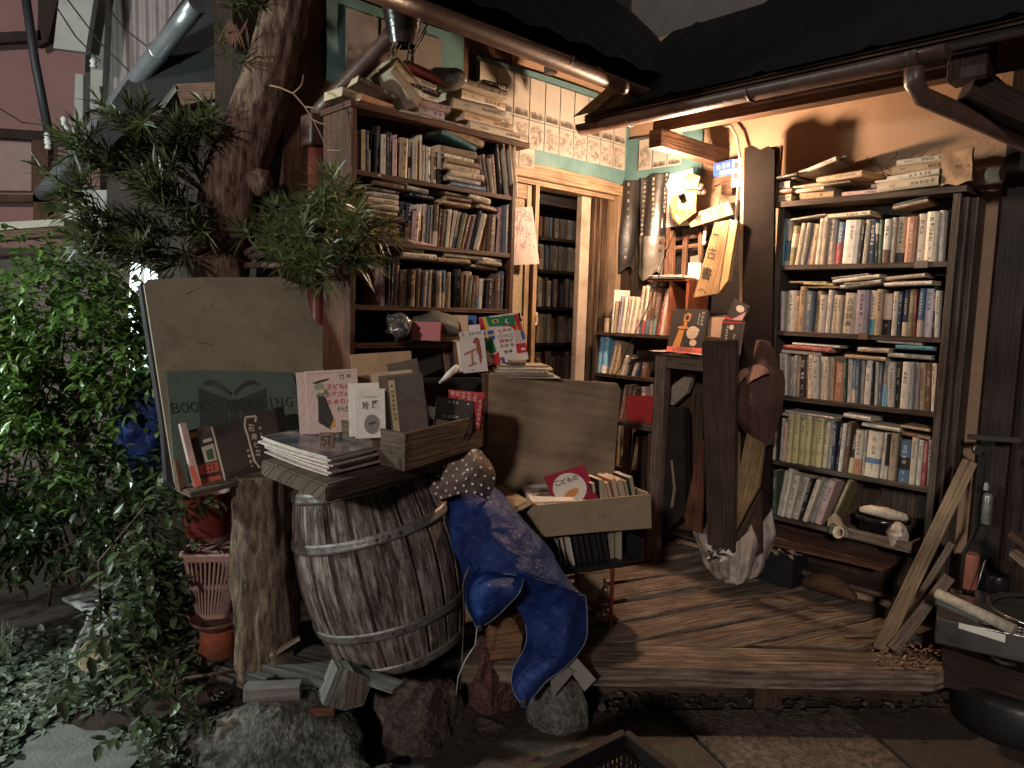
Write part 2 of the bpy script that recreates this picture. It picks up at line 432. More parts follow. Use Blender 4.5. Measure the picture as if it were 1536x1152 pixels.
row(RF, (1150, 395), 5.486, ZR[3], '''w 100 132 105 230
w 146 211 165 222
t 213 252 240 270
t 256 312 290 190
s 314 372 345 230
t 376 420 410 225
w 423 476 450 260
w 480 515 515 220
c 518 563 553 260
c 566 608 590 262
c 611 714 650 245 txt 古語辞典
l 717 820 752 220
te 824 880 862 222 band .35 1 w
t 883 936 920 212
k 938 1009 970 250 band .38 1 c
w 1012 1055 1045 230
n 1057 1092 1080 230
n 1097 1141 1118 215 band 0 .3 c
o 1146 1194 1175 212
m 1197 1222 1216 215
b 1225 1270 1250 205 band 0 .35 c
l 1273 1346 1300 208
k 1349 1374 1372 190
w 1377 1418 1393 225''', "right bookcase's second shelf", gR)
row(RF, (1140, 505), 5.486, ZR[2], '''w 148 170 150 138
w 172 220 172 140
g 222 258 240 160
g 260 290 275 150
t 292 318 308 165
k 320 372 335 155
br 374 388 385 160
c 390 432 402 148
w 435 483 440 160
w 486 522 495 165
c 524 560 535 165
c 562 580 570 170
t 582 600 590 180
or 603 680 622 210
gr 682 702 690 180
w 705 745 718 178
b 748 775 762 178 band 0 .3 c
s 778 808 792 180
g 810 842 828 190
w 848 901 868 185
k 905 925 915 215
w 927 956 942 205
s 958 990 975 200
g 992 1040 1012 200 band 0 .45 lb
w 1045 1100 1058 210
k 1103 1141 1122 215
w 1145 1216 1168 205
g 1219 1250 1240 210
g 1253 1293 1272 215
t 1296 1346 1312 215
br 1349 1392 1368 220
c 1396 1440 1410 220''', "right bookcase's third shelf", gR)
row(RF, (1135, 600), 5.486, ZR[1], '''c 88 118 105 145
c 120 155 135 148
k 157 174 165 130
w 176 199 195 150
p 201 233 225 180
y 237 283 263 105
y 286 332 314 112
y 335 380 365 120
y 383 428 415 127
y 431 470 462 135
y 473 525 510 140
c 528 565 568 180
g 568 605 610 180
n 607 636 645 180
k 638 666 685 200
w 668 700 715 195
br 702 740 750 180
k 742 788 798 240 band 0 .35 y
c 790 858 828 245 band 0 .35 or
g 860 880 890 250
c 882 1000 925 255 band .3 .42 b
c 1002 1036 1045 270
w 1038 1066 1075 280 band .3 1 k
t 1070 1132 1112 270
b 1150 1242 1170 325 band .3 .6 k
c 1248 1301 1278 305
w 1305 1346 1335 325
r 1348 1386 1375 335
w 1389 1445 1405 315''', "right bookcase's fourth shelf", gR)
row(RF, (1135, 690), 5.486, ZR[0], '''gr 118 150 130 90
w 158 186 225 90
w 189 226 265 70
w 229 281 310 120
w 284 336 385 140
k 339 366 440 150
c 369 411 490 165
g 414 460 550 175
p 464 524 592 172
o 575 612 750 170''', "right bookcase's fifth shelf", gR, dep=.12)
def over(F, y0=.012): return F
pile(RF, (1150, 300), 5.486, ZR[4]+.205, 'g 165 480 22 -4', "right bookcase's top row gap, left side", gR)
pile(RF, (1150, 300), 5.486, ZR[4]+.203, 'c 500 850 42 -1', "right bookcase's top row gap, middle", gR)
pile(RF, (1150, 300), 5.486, ZR[4]+.222, 't 1045 1330 30 -9\ns 1040 1330 20 -11', "right bookcase's top row gap, right side", gR, y0=.02)
pile(RF, (1150, 395), 5.486, ZR[3]+.20, 'br 330 600 18\ny 305 545 22 3\nt 180 480 22 1', "right bookcase's second row gap, left side", gR)
pile(RF, (1150, 395), 5.486, ZR[3]+.197, 'w 600 940 36 -8\nt 640 930 14 -5\nw 540 930 34 -6\ng 530 830 18 -6', "right bookcase's second row gap, middle", gR)
pile(RF, (1150, 395), 5.486, ZR[3]+.207, 'w 970 1370 34 -2\nbr 1030 1360 14 0\nc 965 1300 34 -5', "right bookcase's second row gap, right side", gR)
pile(RF, (1140, 505), 5.486, ZR[2]+.197, 'c 170 490 36 1\nr 190 590 46 1\nw 262 650 22 1', "right bookcase's third row gap, left side", gR)
pile(RF, (1140, 505), 5.486, ZR[2]+.193, 't 700 1040 36 1\nw 1045 1400 36 1\nc 800 1060 40 0\nte 1120 1430 36 0\nw 960 1330 26 2', "right bookcase's third row gap, right side", gR)
pile(RF, (1135, 600), 5.486, ZR[1]+.213, 'g 215 640 34 1\nw 230 640 24 1', "right bookcase's fourth row gap, left side", gR)
pile(RF, (1135, 600), 5.486, ZR[1]+.195, 'br 1190 1430 34 3\nw 860 1180 34 2\nt 1180 1420 24 2\nw 712 940 40 3', "right bookcase's fourth row gap, right side", gR)
# heap on top of the right bookcase
gT = 'books heaped on top of the right bookcase'
zt = 1.994
pile(RF, (1120, 225), 3.84, zt, 'c 105 245 50 0 6\nbr 105 260 34 0 -4\nw 105 240 50 0 9\nk 85 300 26 -3 -6', 'the left heap atop right bookcase', gT, y0=-.01, dep=.15)
pile(RF, (1120, 225), 3.84, zt, 't 310 495 44 0 5\nc 285 460 26 0 -10\nc 262 580 26 -3 4\nt 400 690 40 0 -12\nw 262 525 30 -16 0\ng 300 560 24 -14 8', 'the middle heap atop right bookcase', gT, y0=0, dep=.15)
pile(RF, (1120, 225), 3.84, zt, 'p 545 755 30 0 2', 'the gap between heaps topping the right bookcase', gT, y0=.01)
pile(RF, (1120, 225), 3.84, zt, 'c 755 1105 58 -2 0\nw 805 1110 36 -3 -3\nt 838 1175 52 -2 3\nw 862 1175 36 -1 0', 'the right heap atop right bookcase', gT, y0=0, dep=.15)
pile(RF, (1120, 225), 3.84, zt+.03, 'g 712 760 30 0 0\nw 740 860 18 0 0', 'the small pair behind right heap atop right bookcase', gT, y0=.06, dep=.1)
# left bookcase
gL = 'books in the left bookcase'
lc = thing('bookcase', 'brown wooden bookcase on the left wall, hung with book piles on top', 'bookcase', LF @ V((.39, .1, .3)))
lc['label'] = 'brown wooden bookcase beside the sliding door, piled with books on top'
ZL = [1.452, 1.692, 1.936]
WL = .765
m = MB(LF); m.box((-.022, 0, .3), (0, .2, 2.172), bev=.002); m.build('side_panel', WR, lc)
m = MB(LF); m.box((WL, 0, .3), (WL+.02, .2, 1.99), bev=.002); m.build('side_panel', WR, lc)
m = MB(LF); m.box((-.03, -.01, 2.148), (WL+.085, .21, 2.17), bev=.002); m.build('top_board', WR, lc)
for z in ZL+[1.31]:
    m = MB(LF); m.box((.001, .002, z-.018), (WL-.001, .19, z), bev=.0015); m.build('shelf', WR, lc)
m = MB(LF); m.box((.001, .191, .3), (WL-.001, .199, 2.146)); m.build('back_panel', WD, lc)
row(LF, (520, 180), 5.689, ZL[2], '''p 94 126 98 80
t 128 160 130 80
k 164 192 170 85
w 194 206 196 340
k 208 228 212 90
k 246 272 262 50
c 292 330 295 120
k 333 354 340 100
k 356 378 358 105
p 388 425 393 160
p 427 443 433 120
t 447 516 462 150
c 522 557 533 185 band .3 .6 k
c 560 596 562 155
c 600 618 608 165
c 622 640 628 125
w 643 676 650 210
w 682 727 690 222
t 735 780 746 245
k 783 822 800 210 band .4 1 c''', "left bookcase's upper shelf", gL)
row(LF, (520, 180), 5.689, ZL[2], '''l 1202 1218 1145 300
t 1220 1236 1172 290
c 1245 1262 1213 330
br 1266 1300 1240 290
k 1322 1350 1283 200
c 1376 1400 1330 190
c 1410 1435 1372 190
c 1443 1470 1418 195''', "right end of left bookcase's upper shelf", gL)
pile(LF, (520, 180), 5.689, ZL[2], '''b 890 1190 42 0 0
w 850 1140 38 0 2
c 885 1160 52 0 -2
c 840 1140 50 0 1
t 855 1120 40 0 0
w 840 1100 36 0 3
t 840 1110 58 0 -2
te 795 1100 44 12 0
t 845 1170 64 8 0''', "the pile on left bookcase's upper shelf", gL)
pile(LF, (520, 255), 5.689, ZL[1], '''c 130 445 50 0 2
t 125 440 44 0 -2
c 110 450 24 0 3
p 180 430 28 0 0
br 118 480 50 0 -2
y 125 440 36 0 2
c 140 440 46 0 -1
c 145 445 44 0 1
w 145 445 42 0 -1
k 175 460 34 0 3
br 225 495 46 2 -3
w 255 520 36 4 2''', "the pile left on left bookcase's middle shelf", gL)
row(LF, (520, 255), 5.689, ZL[1], '''n 452 500 468 270
n 503 547 518 280 band 0 .5 t
p 549 606 570 350
k 609 642 625 290 band .35 1 w
c 648 690 672 290
s 692 714 712 300
c 716 744 733 300
br 746 770 768 290 band 0 .35 c
br 773 812 800 330
br 814 845 838 335
c 848 872 880 335
c 875 903 930 350
c 906 934 962 362 band 0 .3 b
o 937 968 1000 375
br 971 1008 1040 390
m 1012 1030 1080 395
p 1033 1056 1100 385
k 1060 1084 1145 350
c 1088 1122 1160 380
t 1150 1165 1180 390
t 1168 1196 1208 395
br 1199 1240 1225 380
s 1242 1275 1258 380
p 1285 1330 1310 320
s 1334 1374 1345 300
lb 1376 1400 1388 292''', "left bookcase's middle shelf", gL)
row(LF, (560, 355), 6.678, ZL[0], '''p 85 130 92 200
k 134 162 148 215
n 164 192 190 215
p 217 262 238 200
t 275 342 292 330
br 348 412 362 330 band 0 .2 t
t 422 464 440 320
l 468 522 490 345
g 526 570 545 335
br 573 606 592 330
br 608 632 625 345
c 636 678 650 348
b 680 712 700 335 band 0 .4 c
k 714 738 735 370
t 742 784 756 355
k 830 876 848 325
br 880 900 890 350
t 903 948 965 355
o 950 975 980 390
br 984 1026 1010 390
b 1028 1050 1042 395 band .4 1 or
w 1052 1085 1070 420
k 1095 1130 1108 430
k 1134 1182 1150 435
t 1186 1222 1196 420
br 1226 1262 1236 370
s 1266 1300 1285 345''', "left bookcase's lower shelf", gL)
pile(LF, (520, 255), 5.689, ZL[1]+.178, 'n 560 750 34 2 0\nw 515 680 36 5 -8', "left bookcase's middle row gap, left side", gL)
pile(LF, (520, 255), 5.689, ZL[1]+.168, 't 815 1060 40 1 0\nbr 850 1060 36 0 0\nt 845 1050 30 2 0', "left bookcase's middle row gap, centre", gL)
pile(LF, (520, 255), 5.689, ZL[1]+.168, 'br 1140 1300 46 4 4\nc 1040 1220 60 9 0', "left bookcase's middle row gap, right side", gL)
pile(LF, (560, 355), 6.678, ZL[0]+.183, 'c 290 625 60 0 0\nc 250 510 40 6 0\np 180 625 46 6 0', "left bookcase's lower row gap, left side", gL)
pile(LF, (560, 355), 6.678, ZL[0]+.18, 't 640 965 46 0 0\nc 715 1090 50 1 0', "left bookcase's lower row gap, centre", gL)
pile(LF, (560, 355), 6.678, ZL[0]+.165, 't 985 1270 36 2 4\nc 1060 1270 40 4 -5\nc 1090 1290 48 0 6', "left bookcase's lower row gap, right side", gL)
# heap on top of the left bookcase
gU = 'books heaped on top of the left bookcase'
zt = 2.171
pile(LF, (440, 60), 4.267, zt, 'c 700 1090 24 0 0\nl 800 975 46 0 4\np 820 1000 40 0 -5\nw 790 935 34 3 5\nk 735 930 30 4 -4\nw 730 920 44 5 3\nr 715 985 44 9 -6', 'the middle heap atop left bookcase', gU, dep=.15)
pile(LF, (440, 60), 4.267, zt, 'c 1130 1500 58 0 0\nt 1100 1430 56 0 3\nc 1030 1350 60 0 -3\nc 1080 1370 62 1 2\nc 1040 1345 56 2 -4\nk 1215 1365 38 -2 0', 'the right heap atop left bookcase', gU, dep=.17)
pile(LF, (440, 60), 4.267, zt, 'or 435 655 46 4 4', 'front of the left heap topping the left bookcase', gU)
pile(LF, (440, 60), 4.267, zt+.01, 't 305 525 52 4 3\nbr 400 640 44 14 -6', 'the back of the left heap topping the left bookcase', gU, y0=.05)
pile(LF, (440, 60), 4.267, zt+.03, 'c 560 790 56 38 0', 'the slanting pair topping the left bookcase, lower one', gU, y0=-.01, spines=False)
pile(LF, (440, 60), 4.267, zt+.075, 'c 610 830 62 36 0', 'the slanting pair topping the left bookcase, upper one', gU, y0=-.015, spines=False)
# ================= setting and shop building
R_ = lambda a, b, z: (a, -b, z)            # room coordinates: a from the left wall, b out from the right wall
ASPH = mat('dark_asphalt', (.045, .04, .036), rough=.8, var=.4, scale=14, bump=.5, bscale=120, dirt=(.02, .018, .016))
m = MB(); m.poly([(-40, -30, 0), (40, -30, 0), (40, 60, 0), (-40, 60, 0)]); tag(m.build('ground', ASPH), kind='structure')
STONE = mat('paving_granite', (.115, .092, .072), rough=.75, var=.8, scale=42, bump=1.0, bscale=90, dirt=(.07, .055, .04))
STON2 = mat('paving_smooth', (.07, .056, .045), rough=.7, var=.35, scale=30, bump=.5, bscale=140, dirt=(.05, .04, .03))
def slab(pix, mt, z=.016):
    q = [atZ(u, v, z) for u, v in pix]; mb = MB()
    mb.poly([(p.x, p.y, z) for p in q]); n = len(q)
    for i in range(n): mb.poly([(q[i].x, q[i].y, -.02), (q[(i+1) % n].x, q[(i+1) % n].y, -.02), (q[(i+1) % n].x, q[(i+1) % n].y, z), (q[i].x, q[i].y, z)])
    tag(mb.build('paving_slab', mt), kind='structure')
slab([(1118, 1172), (1400, 1180), (1350, 1141), (1262, 1062), (1010, 1066), (1046, 1106)], STONE)
slab([(1404, 1176), (1720, 1200), (1600, 1108), (1420, 1062), (1270, 1062), (1356, 1139)], STON2, .014)
slab([(690, 1170), (1108, 1172), (1038, 1105), (1000, 1066), (860, 1070), (760, 1110)], STON2, .012)
SOIL = mat('dark_soil', (.03, .022, .016), rough=.95, var=.5, scale=25, bump=1, bscale=40)
m = MB(); rng = random.Random(3)
rows = []
for i in range(26):
    y = 2.25 + i*.2; r = []
    for j in range(30):
        x = -6.5 + j*.23
        edge = min(1, max(0, (y-2.3)/.35)) * min(1, max(0, (.05-x)/.3)) * (1 if x > -1.25 else max(.16, 1-(-1.25-x)/.55))
        r.append((x, y, -.02 + .27*edge + rng.uniform(-.015, .015)))
    rows.append(r)
m.grid(rows); tag(m.build('soil', SOIL), kind='structure')
CONC = mat('pale_concrete', (.2, .2, .19), rough=.85, var=.25, scale=12, bump=.4, bscale=90)
m = MB(); q = [atZ(u, v, .02) for u, v in ((-60, 1100), (60, 1075), (200, 1085), (230, 1110), (180, 1170), (-60, 1180))]
m.poly([(p.x, p.y, .02) for p in q]); tag(m.build('path', CONC), kind='structure')
# deck
DECK = wood('weathered_deck_wood', (.036, .026, .020), (.34, .262, .20), rough=.75, bump=1.0, gs=.62, stain=(.09, .062, .045))
dk = thing('wooden_deck', 'worn plank deck of diagonal boards before the bookshop door', 'deck', (.8, 2.9, .0))
ca, sa = math.cos(RAD(25)), math.sin(RAD(25))
offs = [1.66, 1.868, 2.066, 2.262, 2.437, 2.61, 2.80, 2.99, 3.18, 3.37, 3.56, 3.75]
for i in range(len(offs)-1):
    o0, o1 = offs[i]+.016, offs[i+1]-.016
    def pt(o, t): return V((-sa*o+ca*t, ca*o+sa*t, 0))
    def t0(o):
        ty = (2.692-ca*o)/sa; tx = (-.30+sa*o)/ca; return max(ty, tx)
    def t1(o):   # right wall b=.12 : ey.(p-C) = -.12
        ey = V((math.sin(RAD(47)), math.cos(RAD(47)))); C = V((.63, 4.45))
        base = ey.x*(-sa*o-C.x)+ey.y*(ca*o-C.y); return min((-.12-base)/(ey.x*ca+ey.y*sa), (1.78+sa*o)/ca)
    P4 = [pt(o0, t0(o0)), pt(o0, t1(o0)), pt(o1, t1(o1)), pt(o1, t0(o1))]
    if t1(o0)-t0(o0) < .05: continue
    mb = MB(); ns = 14; dz = rng.uniform(-.014, .004); oo = rng.random()*5
    prof = [(0, -.05), (0, -.004), (.06, 0), (.5, .001), (.94, 0), (1, -.004), (1, -.05)]
    rows = []
    for k in range(ns+1):
        a = P4[0].lerp(P4[1], k/ns); b = P4[3].lerp(P4[2], k/ns); j0 = rng.uniform(-.007, .007); j1 = rng.uniform(-.007, .007)
        rows.append([(lambda p: (p.x, p.y, .2+dz+z))(a.lerp(b, f)+V((0, j0 if f < .5 else j1, 0))) for f, z in prof])
    VV = mb.grid(rows, sm=False); mb.cap(VV[0][::-1]); mb.cap(VV[-1]); mb.build('deck_plank', DECK, dk)
mb = MB(); q = [(-.15, 2.473), (.313, 2.484), (1.546, 2.516), (1.765, 2.631), (1.45, 2.672), (.313, 2.672), (-.15, 2.672)]
mb.poly([(x, y, .2) for x, y in q]); n = len(q)
for i in range(n): mb.poly([(*q[i], .132), (*q[(i+1) % n], .132), (*q[(i+1) % n], .2), (*q[i], .2)])
mb.poly([(x, y, .132) for x, y in q[::-1]])
bmesh.ops.bevel(mb.bm, geom=[e for e in mb.bm.edges if abs(e.verts[0].co.z-.2) < 1e-4 and abs(e.verts[1].co.z-.2) < 1e-4], offset=.006, segments=2, affect='EDGES')
mb.build('front_beam', DECK, dk)
for x in (.98,):
    mb = MB(); mb.box((x-.05, 2.58, 0), (x+.05, 2.66, .131)); mb.build('support_block', WD, dk)
mb = MB(); mb.box((-.3, 2.68, 0), (1.6, 2.72, .145)); mb.build('joist', WD, dk)
# ---- shop
PLAS = mat('ochre_plaster', (.33, .215, .14), rough=.9, var=.10, scale=5, bump=.3, bscale=70, dirt=(.28, .18, .118))
DARKW = wood('dark_stained_wood', (.012, .008, .006), (.045, .026, .018), rough=.6)
BRW = wood('brown_timber', (.055, .028, .018), (.19, .10, .06), rough=.6)
FRM = wood('pale_door_timber', (.16, .10, .06), (.36, .25, .16), rough=.5, bump=.2)
TILE = mat('black_roof_tile', (.0035, .0035, .004), rough=.55, spec=.25, var=.3, scale=6, bump=.2)
COPP = mat('brown_gutter_metal', (.075, .040, .030), rough=.42, var=.35, scale=12, bump=.15, spec=.5)
shop = thing('bookshop', 'old timber bookshop with ochre plaster wall and brown eaves', 'building', ROOM @ V((.0, .3, 0)))
def wallp(name, pts, thick, mt, parent=shop):
    """slab through room points, extruded along thick"""
    mb = MB(ROOM); p = [V(R_(*q)) for q in pts]; t = V((thick[0], -thick[1], thick[2])); n = len(p)
    mb.poly(p); mb.poly([x+t for x in p[::-1]])
    for i in range(n): mb.poly([p[i], p[i]+t, p[(i+1) % n]+t, p[(i+1) % n]])
    return mb.build(name, mt, parent)
wallp('right_wall', [(-.1, 0, 0), (1.95, 0, 0), (1.95, 0, 3.0), (-.1, 0, 3.0)], (0, -.1, 0), PLAS)
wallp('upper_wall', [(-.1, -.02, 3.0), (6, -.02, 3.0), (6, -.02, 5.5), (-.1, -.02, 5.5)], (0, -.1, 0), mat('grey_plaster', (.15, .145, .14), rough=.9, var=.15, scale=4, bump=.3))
wallp('corner_post', [(1.95, .03, 0), (2.06, .03, 0), (2.06, .03, 2.75), (1.95, .03, 2.75)], (0, -.13, 0), DARKW)
for i in range(6):
    a0 = 2.062+i*.16; wallp('wall_board', [(a0, .0, 0), (a0+.155, .0, 0), (a0+.155, .0, 2.75), (a0, .0, 2.75)], (0, -.05, 0), DARKW)
LWE = -onFx(ROOM, 425, 200, 0).y
wallp('left_wall', [(0, .93, 0), (0, LWE, 0), (0, LWE, 3.1), (0, .93, 3.1)], (-.1, 0, 0), BRW)
wallp('door_head_wall', [(0, .001, 2.2), (0, .929, 2.2), (0, .929, 3.1), (0, .001, 3.1)], (-.1, 0, 0), PLAS)
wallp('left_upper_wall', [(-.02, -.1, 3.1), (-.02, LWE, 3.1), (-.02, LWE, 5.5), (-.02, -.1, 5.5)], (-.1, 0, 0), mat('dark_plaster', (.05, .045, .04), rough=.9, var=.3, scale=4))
wallp('end_wall', [(-.1, LWE-.001, 0), (-.7, LWE-.001, 0), (-.7, LWE-.001, 5.5), (-.1, LWE-.001, 5.5)], (0, -.1, 0), DARKW)
wallp('gap_wall', [(-.101, -.1, 2.42), (-.101, 2.3, 2.42), (-.101, 2.3, 3.1), (-.101, -.1, 3.1)], (-.02, 0, 0), DARKW)
# door frame
fr = MB(ROOM); fr.box((-.11, -.929, 2.135), (.03, -.03, 2.195), bev=.003); fr.box((-.11, -.929, 2.110), (-.005, -.05, 2.134)); fr.build('door_head', FRM, shop)
fr = MB(ROOM); fr.box((-.11, -.075, .2), (.03, -.03, 2.134), bev=.003); fr.build('door_jamb', FRM, shop)
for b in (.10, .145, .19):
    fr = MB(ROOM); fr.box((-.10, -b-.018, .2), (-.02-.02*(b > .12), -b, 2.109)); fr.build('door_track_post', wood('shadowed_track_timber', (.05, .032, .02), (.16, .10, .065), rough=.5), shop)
fr = MB(ROOM); fr.box((-.09, -.308, .2), (-.052, -.23, 2.109), bev=.002); fr.build('door_stile', mat('greyish_door_paint', (.36, .29, .23), rough=.55, var=.15, scale=10, dirt=(.2, .15, .11)), shop)
fr = MB(ROOM); fr.box((-.07, -.742, .2), (.012, -.713, 2.109), bev=.003); fr.build('door_mullion', FRM, shop)
sd = thing('sliding_door', 'frosted glass sliding door panel standing left of the open doorway', 'door', ROOM @ V(R_(-.03, .84, .2)))
GLASS = mat('frosted_amber_glass', (.30, .24, .15), rough=.3, var=.3, scale=90, bump=1.0, bscale=220, spec=.6)
for z0, z1 in ((1.42, 2.03), (.98, 1.35)):
    fr = MB(ROOM); fr.box((-.035, -.895, z0), (-.025, -.782, z1)); fr.build('glass_pane', GLASS, sd)
for (b0, b1, z0, z1) in ((.745, .781, .2, 2.105), (.896, .928, .2, 2.105), (.782, .895, 2.031, 2.105), (.782, .895, 1.351, 1.419), (.782, .895, .2, .979)):
    fr = MB(ROOM); fr.box((-.05, -b1, z0), (-.012, -b0, z1), bev=.002); fr.build('door_rail', FRM, sd)
p = onFx(ROOM, 800, 478, -.012)
fr = MB(ROOM); fr.box((-.012, p.y-.02, p.z-.035), (.001, p.y+.02, p.z+.035), bev=.002); fr.box((.001, p.y-.006, p.z-.018), (.002, p.y+.010, p.z+.018), 1); fr.build('finger_pull', [mat('pale_pull_plate', (.5, .38, .25), rough=.4), INKD], sd)
# room behind the doorway
INT = wood('interior_dark_wood', (.02, .014, .010), (.085, .055, .038), rough=.6)
wallp('interior_floor', [(-.1, -1.4, .2), (-.1, 1.8, .2), (-1.6, 1.8, .2), (-1.6, -.4, .2)], (0, 0, -.05), INT)
wallp('interior_ceiling', [(-.1, -1.4, 2.42), (-.1, 1.8, 2.42), (-1.6, 1.8, 2.42), (-1.6, -1.4, 2.42)], (0, 0, .05), mat('interior_ceiling_board', (.12, .09, .06), rough=.8, var=.3))
wallp('interior_wall', [(-1.6, -1.4, .2), (-1.6, 1.8, .2), (-1.6, 1.8, 2.42), (-1.6, -1.4, 2.42)], (-.05, 0, 0), INT)
wallp('interior_side_wall', [(-.1, -1.4, .2), (-1.6, -1.4, .2), (-1.6, -1.4, 2.42), (-.1, -1.4, 2.42)], (0, -.05, 0), INT)
IA = -.62
isz = [onFx(ROOM, 850, v, IA).z for v in (544+26, 514, 461, 407, 359, 318)]
ish = thing('interior_bookshelf', 'dark bookshelf seen inside the shop through the open doorway', 'bookshelf', ROOM @ V(R_(IA-.1, .5, .2)))
for z in isz[:-1]:
    mb = MB(ROOM); mb.box((IA-.19, -.45, z-.022), (IA, .78, z)); mb.build('shelf', INT, ish)
mb = MB(ROOM); mb.box((IA-.21, -.46, .2), (IA-.192, .80, 2.25)); mb.build('back_panel', INT, ish)
mb = MB(ROOM); mb.box((IA-.19, -.46, 2.14), (IA+.01, .8, 2.2)); mb.build('cornice', INT, ish)
for b in (-.79, .46):
    mb = MB(ROOM); mb.box((IA-.19, -b-.012, .2), (IA+.002, -b+.006, 2.139)); mb.build('side_panel', INT, ish)
mb = MB(ROOM); rng = random.Random(5)
icol = [bmat(c) for c in ('c', 'w', 't', 'g', 'p', 'b', 'br', 'k', 'n', 's')] + [INKD]
for k, z in enumerate(isz[:-1]):
    b = -.77; zt_ = isz[k+1] if k+1 < len(isz) else z+.3
    while b < .42:
        t = rng.uniform(.012, .034); h = min(zt_-z-.05, rng.uniform(.15, .205)); ci = rng.choice([0, 0, 0, 1, 1, 2, 2, 3, 3, 4, 6, 9])
        if k == 4: ci = rng.choice([6, 9, 3, 6])
        d0 = rng.uniform(0, .03)
        mb.box((IA-.16, -b-t+.001, z+.0005), (IA-.01-d0, -b, z+h), ci)
        if ci not in (6, 7, 8, 9): 
            for q in range(5): 
                zz = z+h*.9-q*.016; mb.box((IA-.01-d0, -b-t*.7, zz-.011), (IA-.0095-d0, -b-t*.3, zz), 10)
        b += t
tag(mb.build('indoor_books', icol), 'rows of pale books packed on the shelves inside the shop', 'books', kind='stuff')
pf = LF.copy(); WF = ROOM @ Rz(90)
hp_ = thing('curled_poster', 'curled printed paper hanging on the sliding door beside the left bookcase', 'poster', ROOM @ onFx(ROOM, 785, 400, .08))
mb = MB(ROOM); a_, b_ = onFx(ROOM, 771, 312, .03), onFx(ROOM, 799, 310, .03); c_, d_ = onFx(ROOM, 768, 398, .03), onFx(ROOM, 800, 396, .03); g = []
for i in range(9):
    g.append([(lambda p, f, t: V((.028+.05*max(0, f-.55)*t+.03*math.sin(f*2.2)*t, p.y, p.z)))(a_.lerp(b_, i/8).lerp(c_.lerp(d_, i/8), j/10), i/8, j/10) for j in range(11)])
mb.grid(g); mb.grid([[q+V((-.002, 0, 0)) for q in r] for r in g][::-1]); mb.build('paper', mat('pinkish_white_paper', (.34, .28, .26), rough=.6, var=.1), hp_)
mb = MB(ROOM); rg = random.Random(61)
for k in range(150):
    i, j = rg.randint(0, 6), rg.randint(0, 6); p = g[i][j].lerp(g[i+1][j+1], rg.random())+V((.002, 0, 0)); L_ = rg.uniform(.01, .03); hz = rg.random() < .5
    mb.poly([p, p+V((.0005, L_ if hz else .0016, 0)), p+V((.0005, L_ if hz else .0016, -.0016 if hz else -L_)), p+V((0, 0, -.0016 if hz else -L_))])
mb.build('line_drawing', mat('purple_print', (.22, .06, .10), bump=0), hp_)
# ---- eaves
def half_gutter(name, pts, r, mt, parent):
    mb = MB(ROOM); a, b = V(pts[0]), V(pts[1]); d = (b-a).normalized(); s = d.cross(V((0, 0, 1))).normalized(); rows = []
    for p in (a, b):
        rows.append([p + s*math.cos(RAD(t))*r + V((0, 0, math.sin(RAD(t))*r)) for t in range(180, 361, 15)] + [p + s*math.cos(RAD(t))*(r-.004) + V((0, 0, math.sin(RAD(t))*(r-.004))) for t in range(360, 179, -15)])
    n = 8; rr = [[V(x).lerp(V(y), k/n) for x, y in zip(rows[0], rows[1])] for k in range(n+1)]
    VV = mb.grid(rr, closed=True); mb.cap(VV[0][:13]); mb.cap(VV[-1][:13])
    return mb.build(name, mt, parent)
# right eave
rg0 = atY(872, 196, 3.677); rg0 = ROOM.inverted() @ rg0; zg = rg0.z; bg_ = -rg0.y; ag0 = rg0.x
ag1 = onF(ROOM, 1425, 52, -bg_).x
gr_ = half_gutter('gutter', [(ag0, -bg_, zg+.02), (ag1, -bg_, zg+.02)], .043, COPP, shop)
mb = MB(ROOM); mb.lathe([(.05, -.015), (.05, .015), (.046, .02), (.046, -.02)], T((ag1-.1, -bg_, zg+.02)) @ Ry(90), seg=20, a0=180+90, a1=360+90, caps=False); mb.build('gutter_collar', COPP, gr_)
for a in (ag0+.3, (ag0+ag1)/2+.1):
    mb = MB(ROOM); mb.tube([(a, -bg_+.047*math.cos(RAD(t)), zg+.02+.047*math.sin(RAD(t))) for t in range(0, -181, -30)], .004, seg=6); mb.build('gutter_hook', COPP, gr_)
# roof sheets with tile ridges
def roof(name, A0, A1, e0, e1, axis, mt):
    """corrugated tile roof: from eave line (off e0[0], z e0[1]) up to the wall (off e1[0], z e1[1])"""
    mb = MB(ROOM); n = int((A1-A0)/.03); rows = []
    for k in range(n+1):
        a = A0+(A1-A0)*k/n; w = (.022*abs(math.sin(a*math.pi/.24)) if axis == 'b' else (.012 if int(a/.03) % 14 == 0 else 0))
        r = []
        for i in range(7):
            f = i/6; o = e0[0]+(e1[0]-e0[0])*f; z = e0[1]+(e1[1]-e0[1])*f + w
            r.append(R_(a, o, z) if axis == 'a' else R_(o, a, z))
        rows.append(r)
    mb.grid(rows); o = mb.build(name, mt, shop); return o
roof('roof', ag0-.06, 4.4, (bg_+.0, zg+.075), (-.02, 3.02), 'a', TILE)
mb = MB(ROOM)                                            # boarding under the right roof
for i in range(5):
    f0, f1 = i/5, (i+1)/5-.008
    o0, o1 = bg_-.03+(0-bg_+.03)*f0, bg_-.03+(0-bg_+.03)*f1; z0, z1 = zg+.055+(2.93-zg-.055)*f0, zg+.055+(2.93-zg-.055)*f1
    mb.poly([R_(ag0-.02, o0, z0), R_(4.4, o0, z0), R_(4.4, o1, z1), R_(ag0-.02, o1, z1)]); mb.poly([R_(ag0-.02, o1, z1+.015), R_(4.4, o1, z1+.015), R_(4.4, o0, z0+.015), R_(ag0-.02, o0, z0+.015)])
mb.build('eave_boarding', BRW, shop)
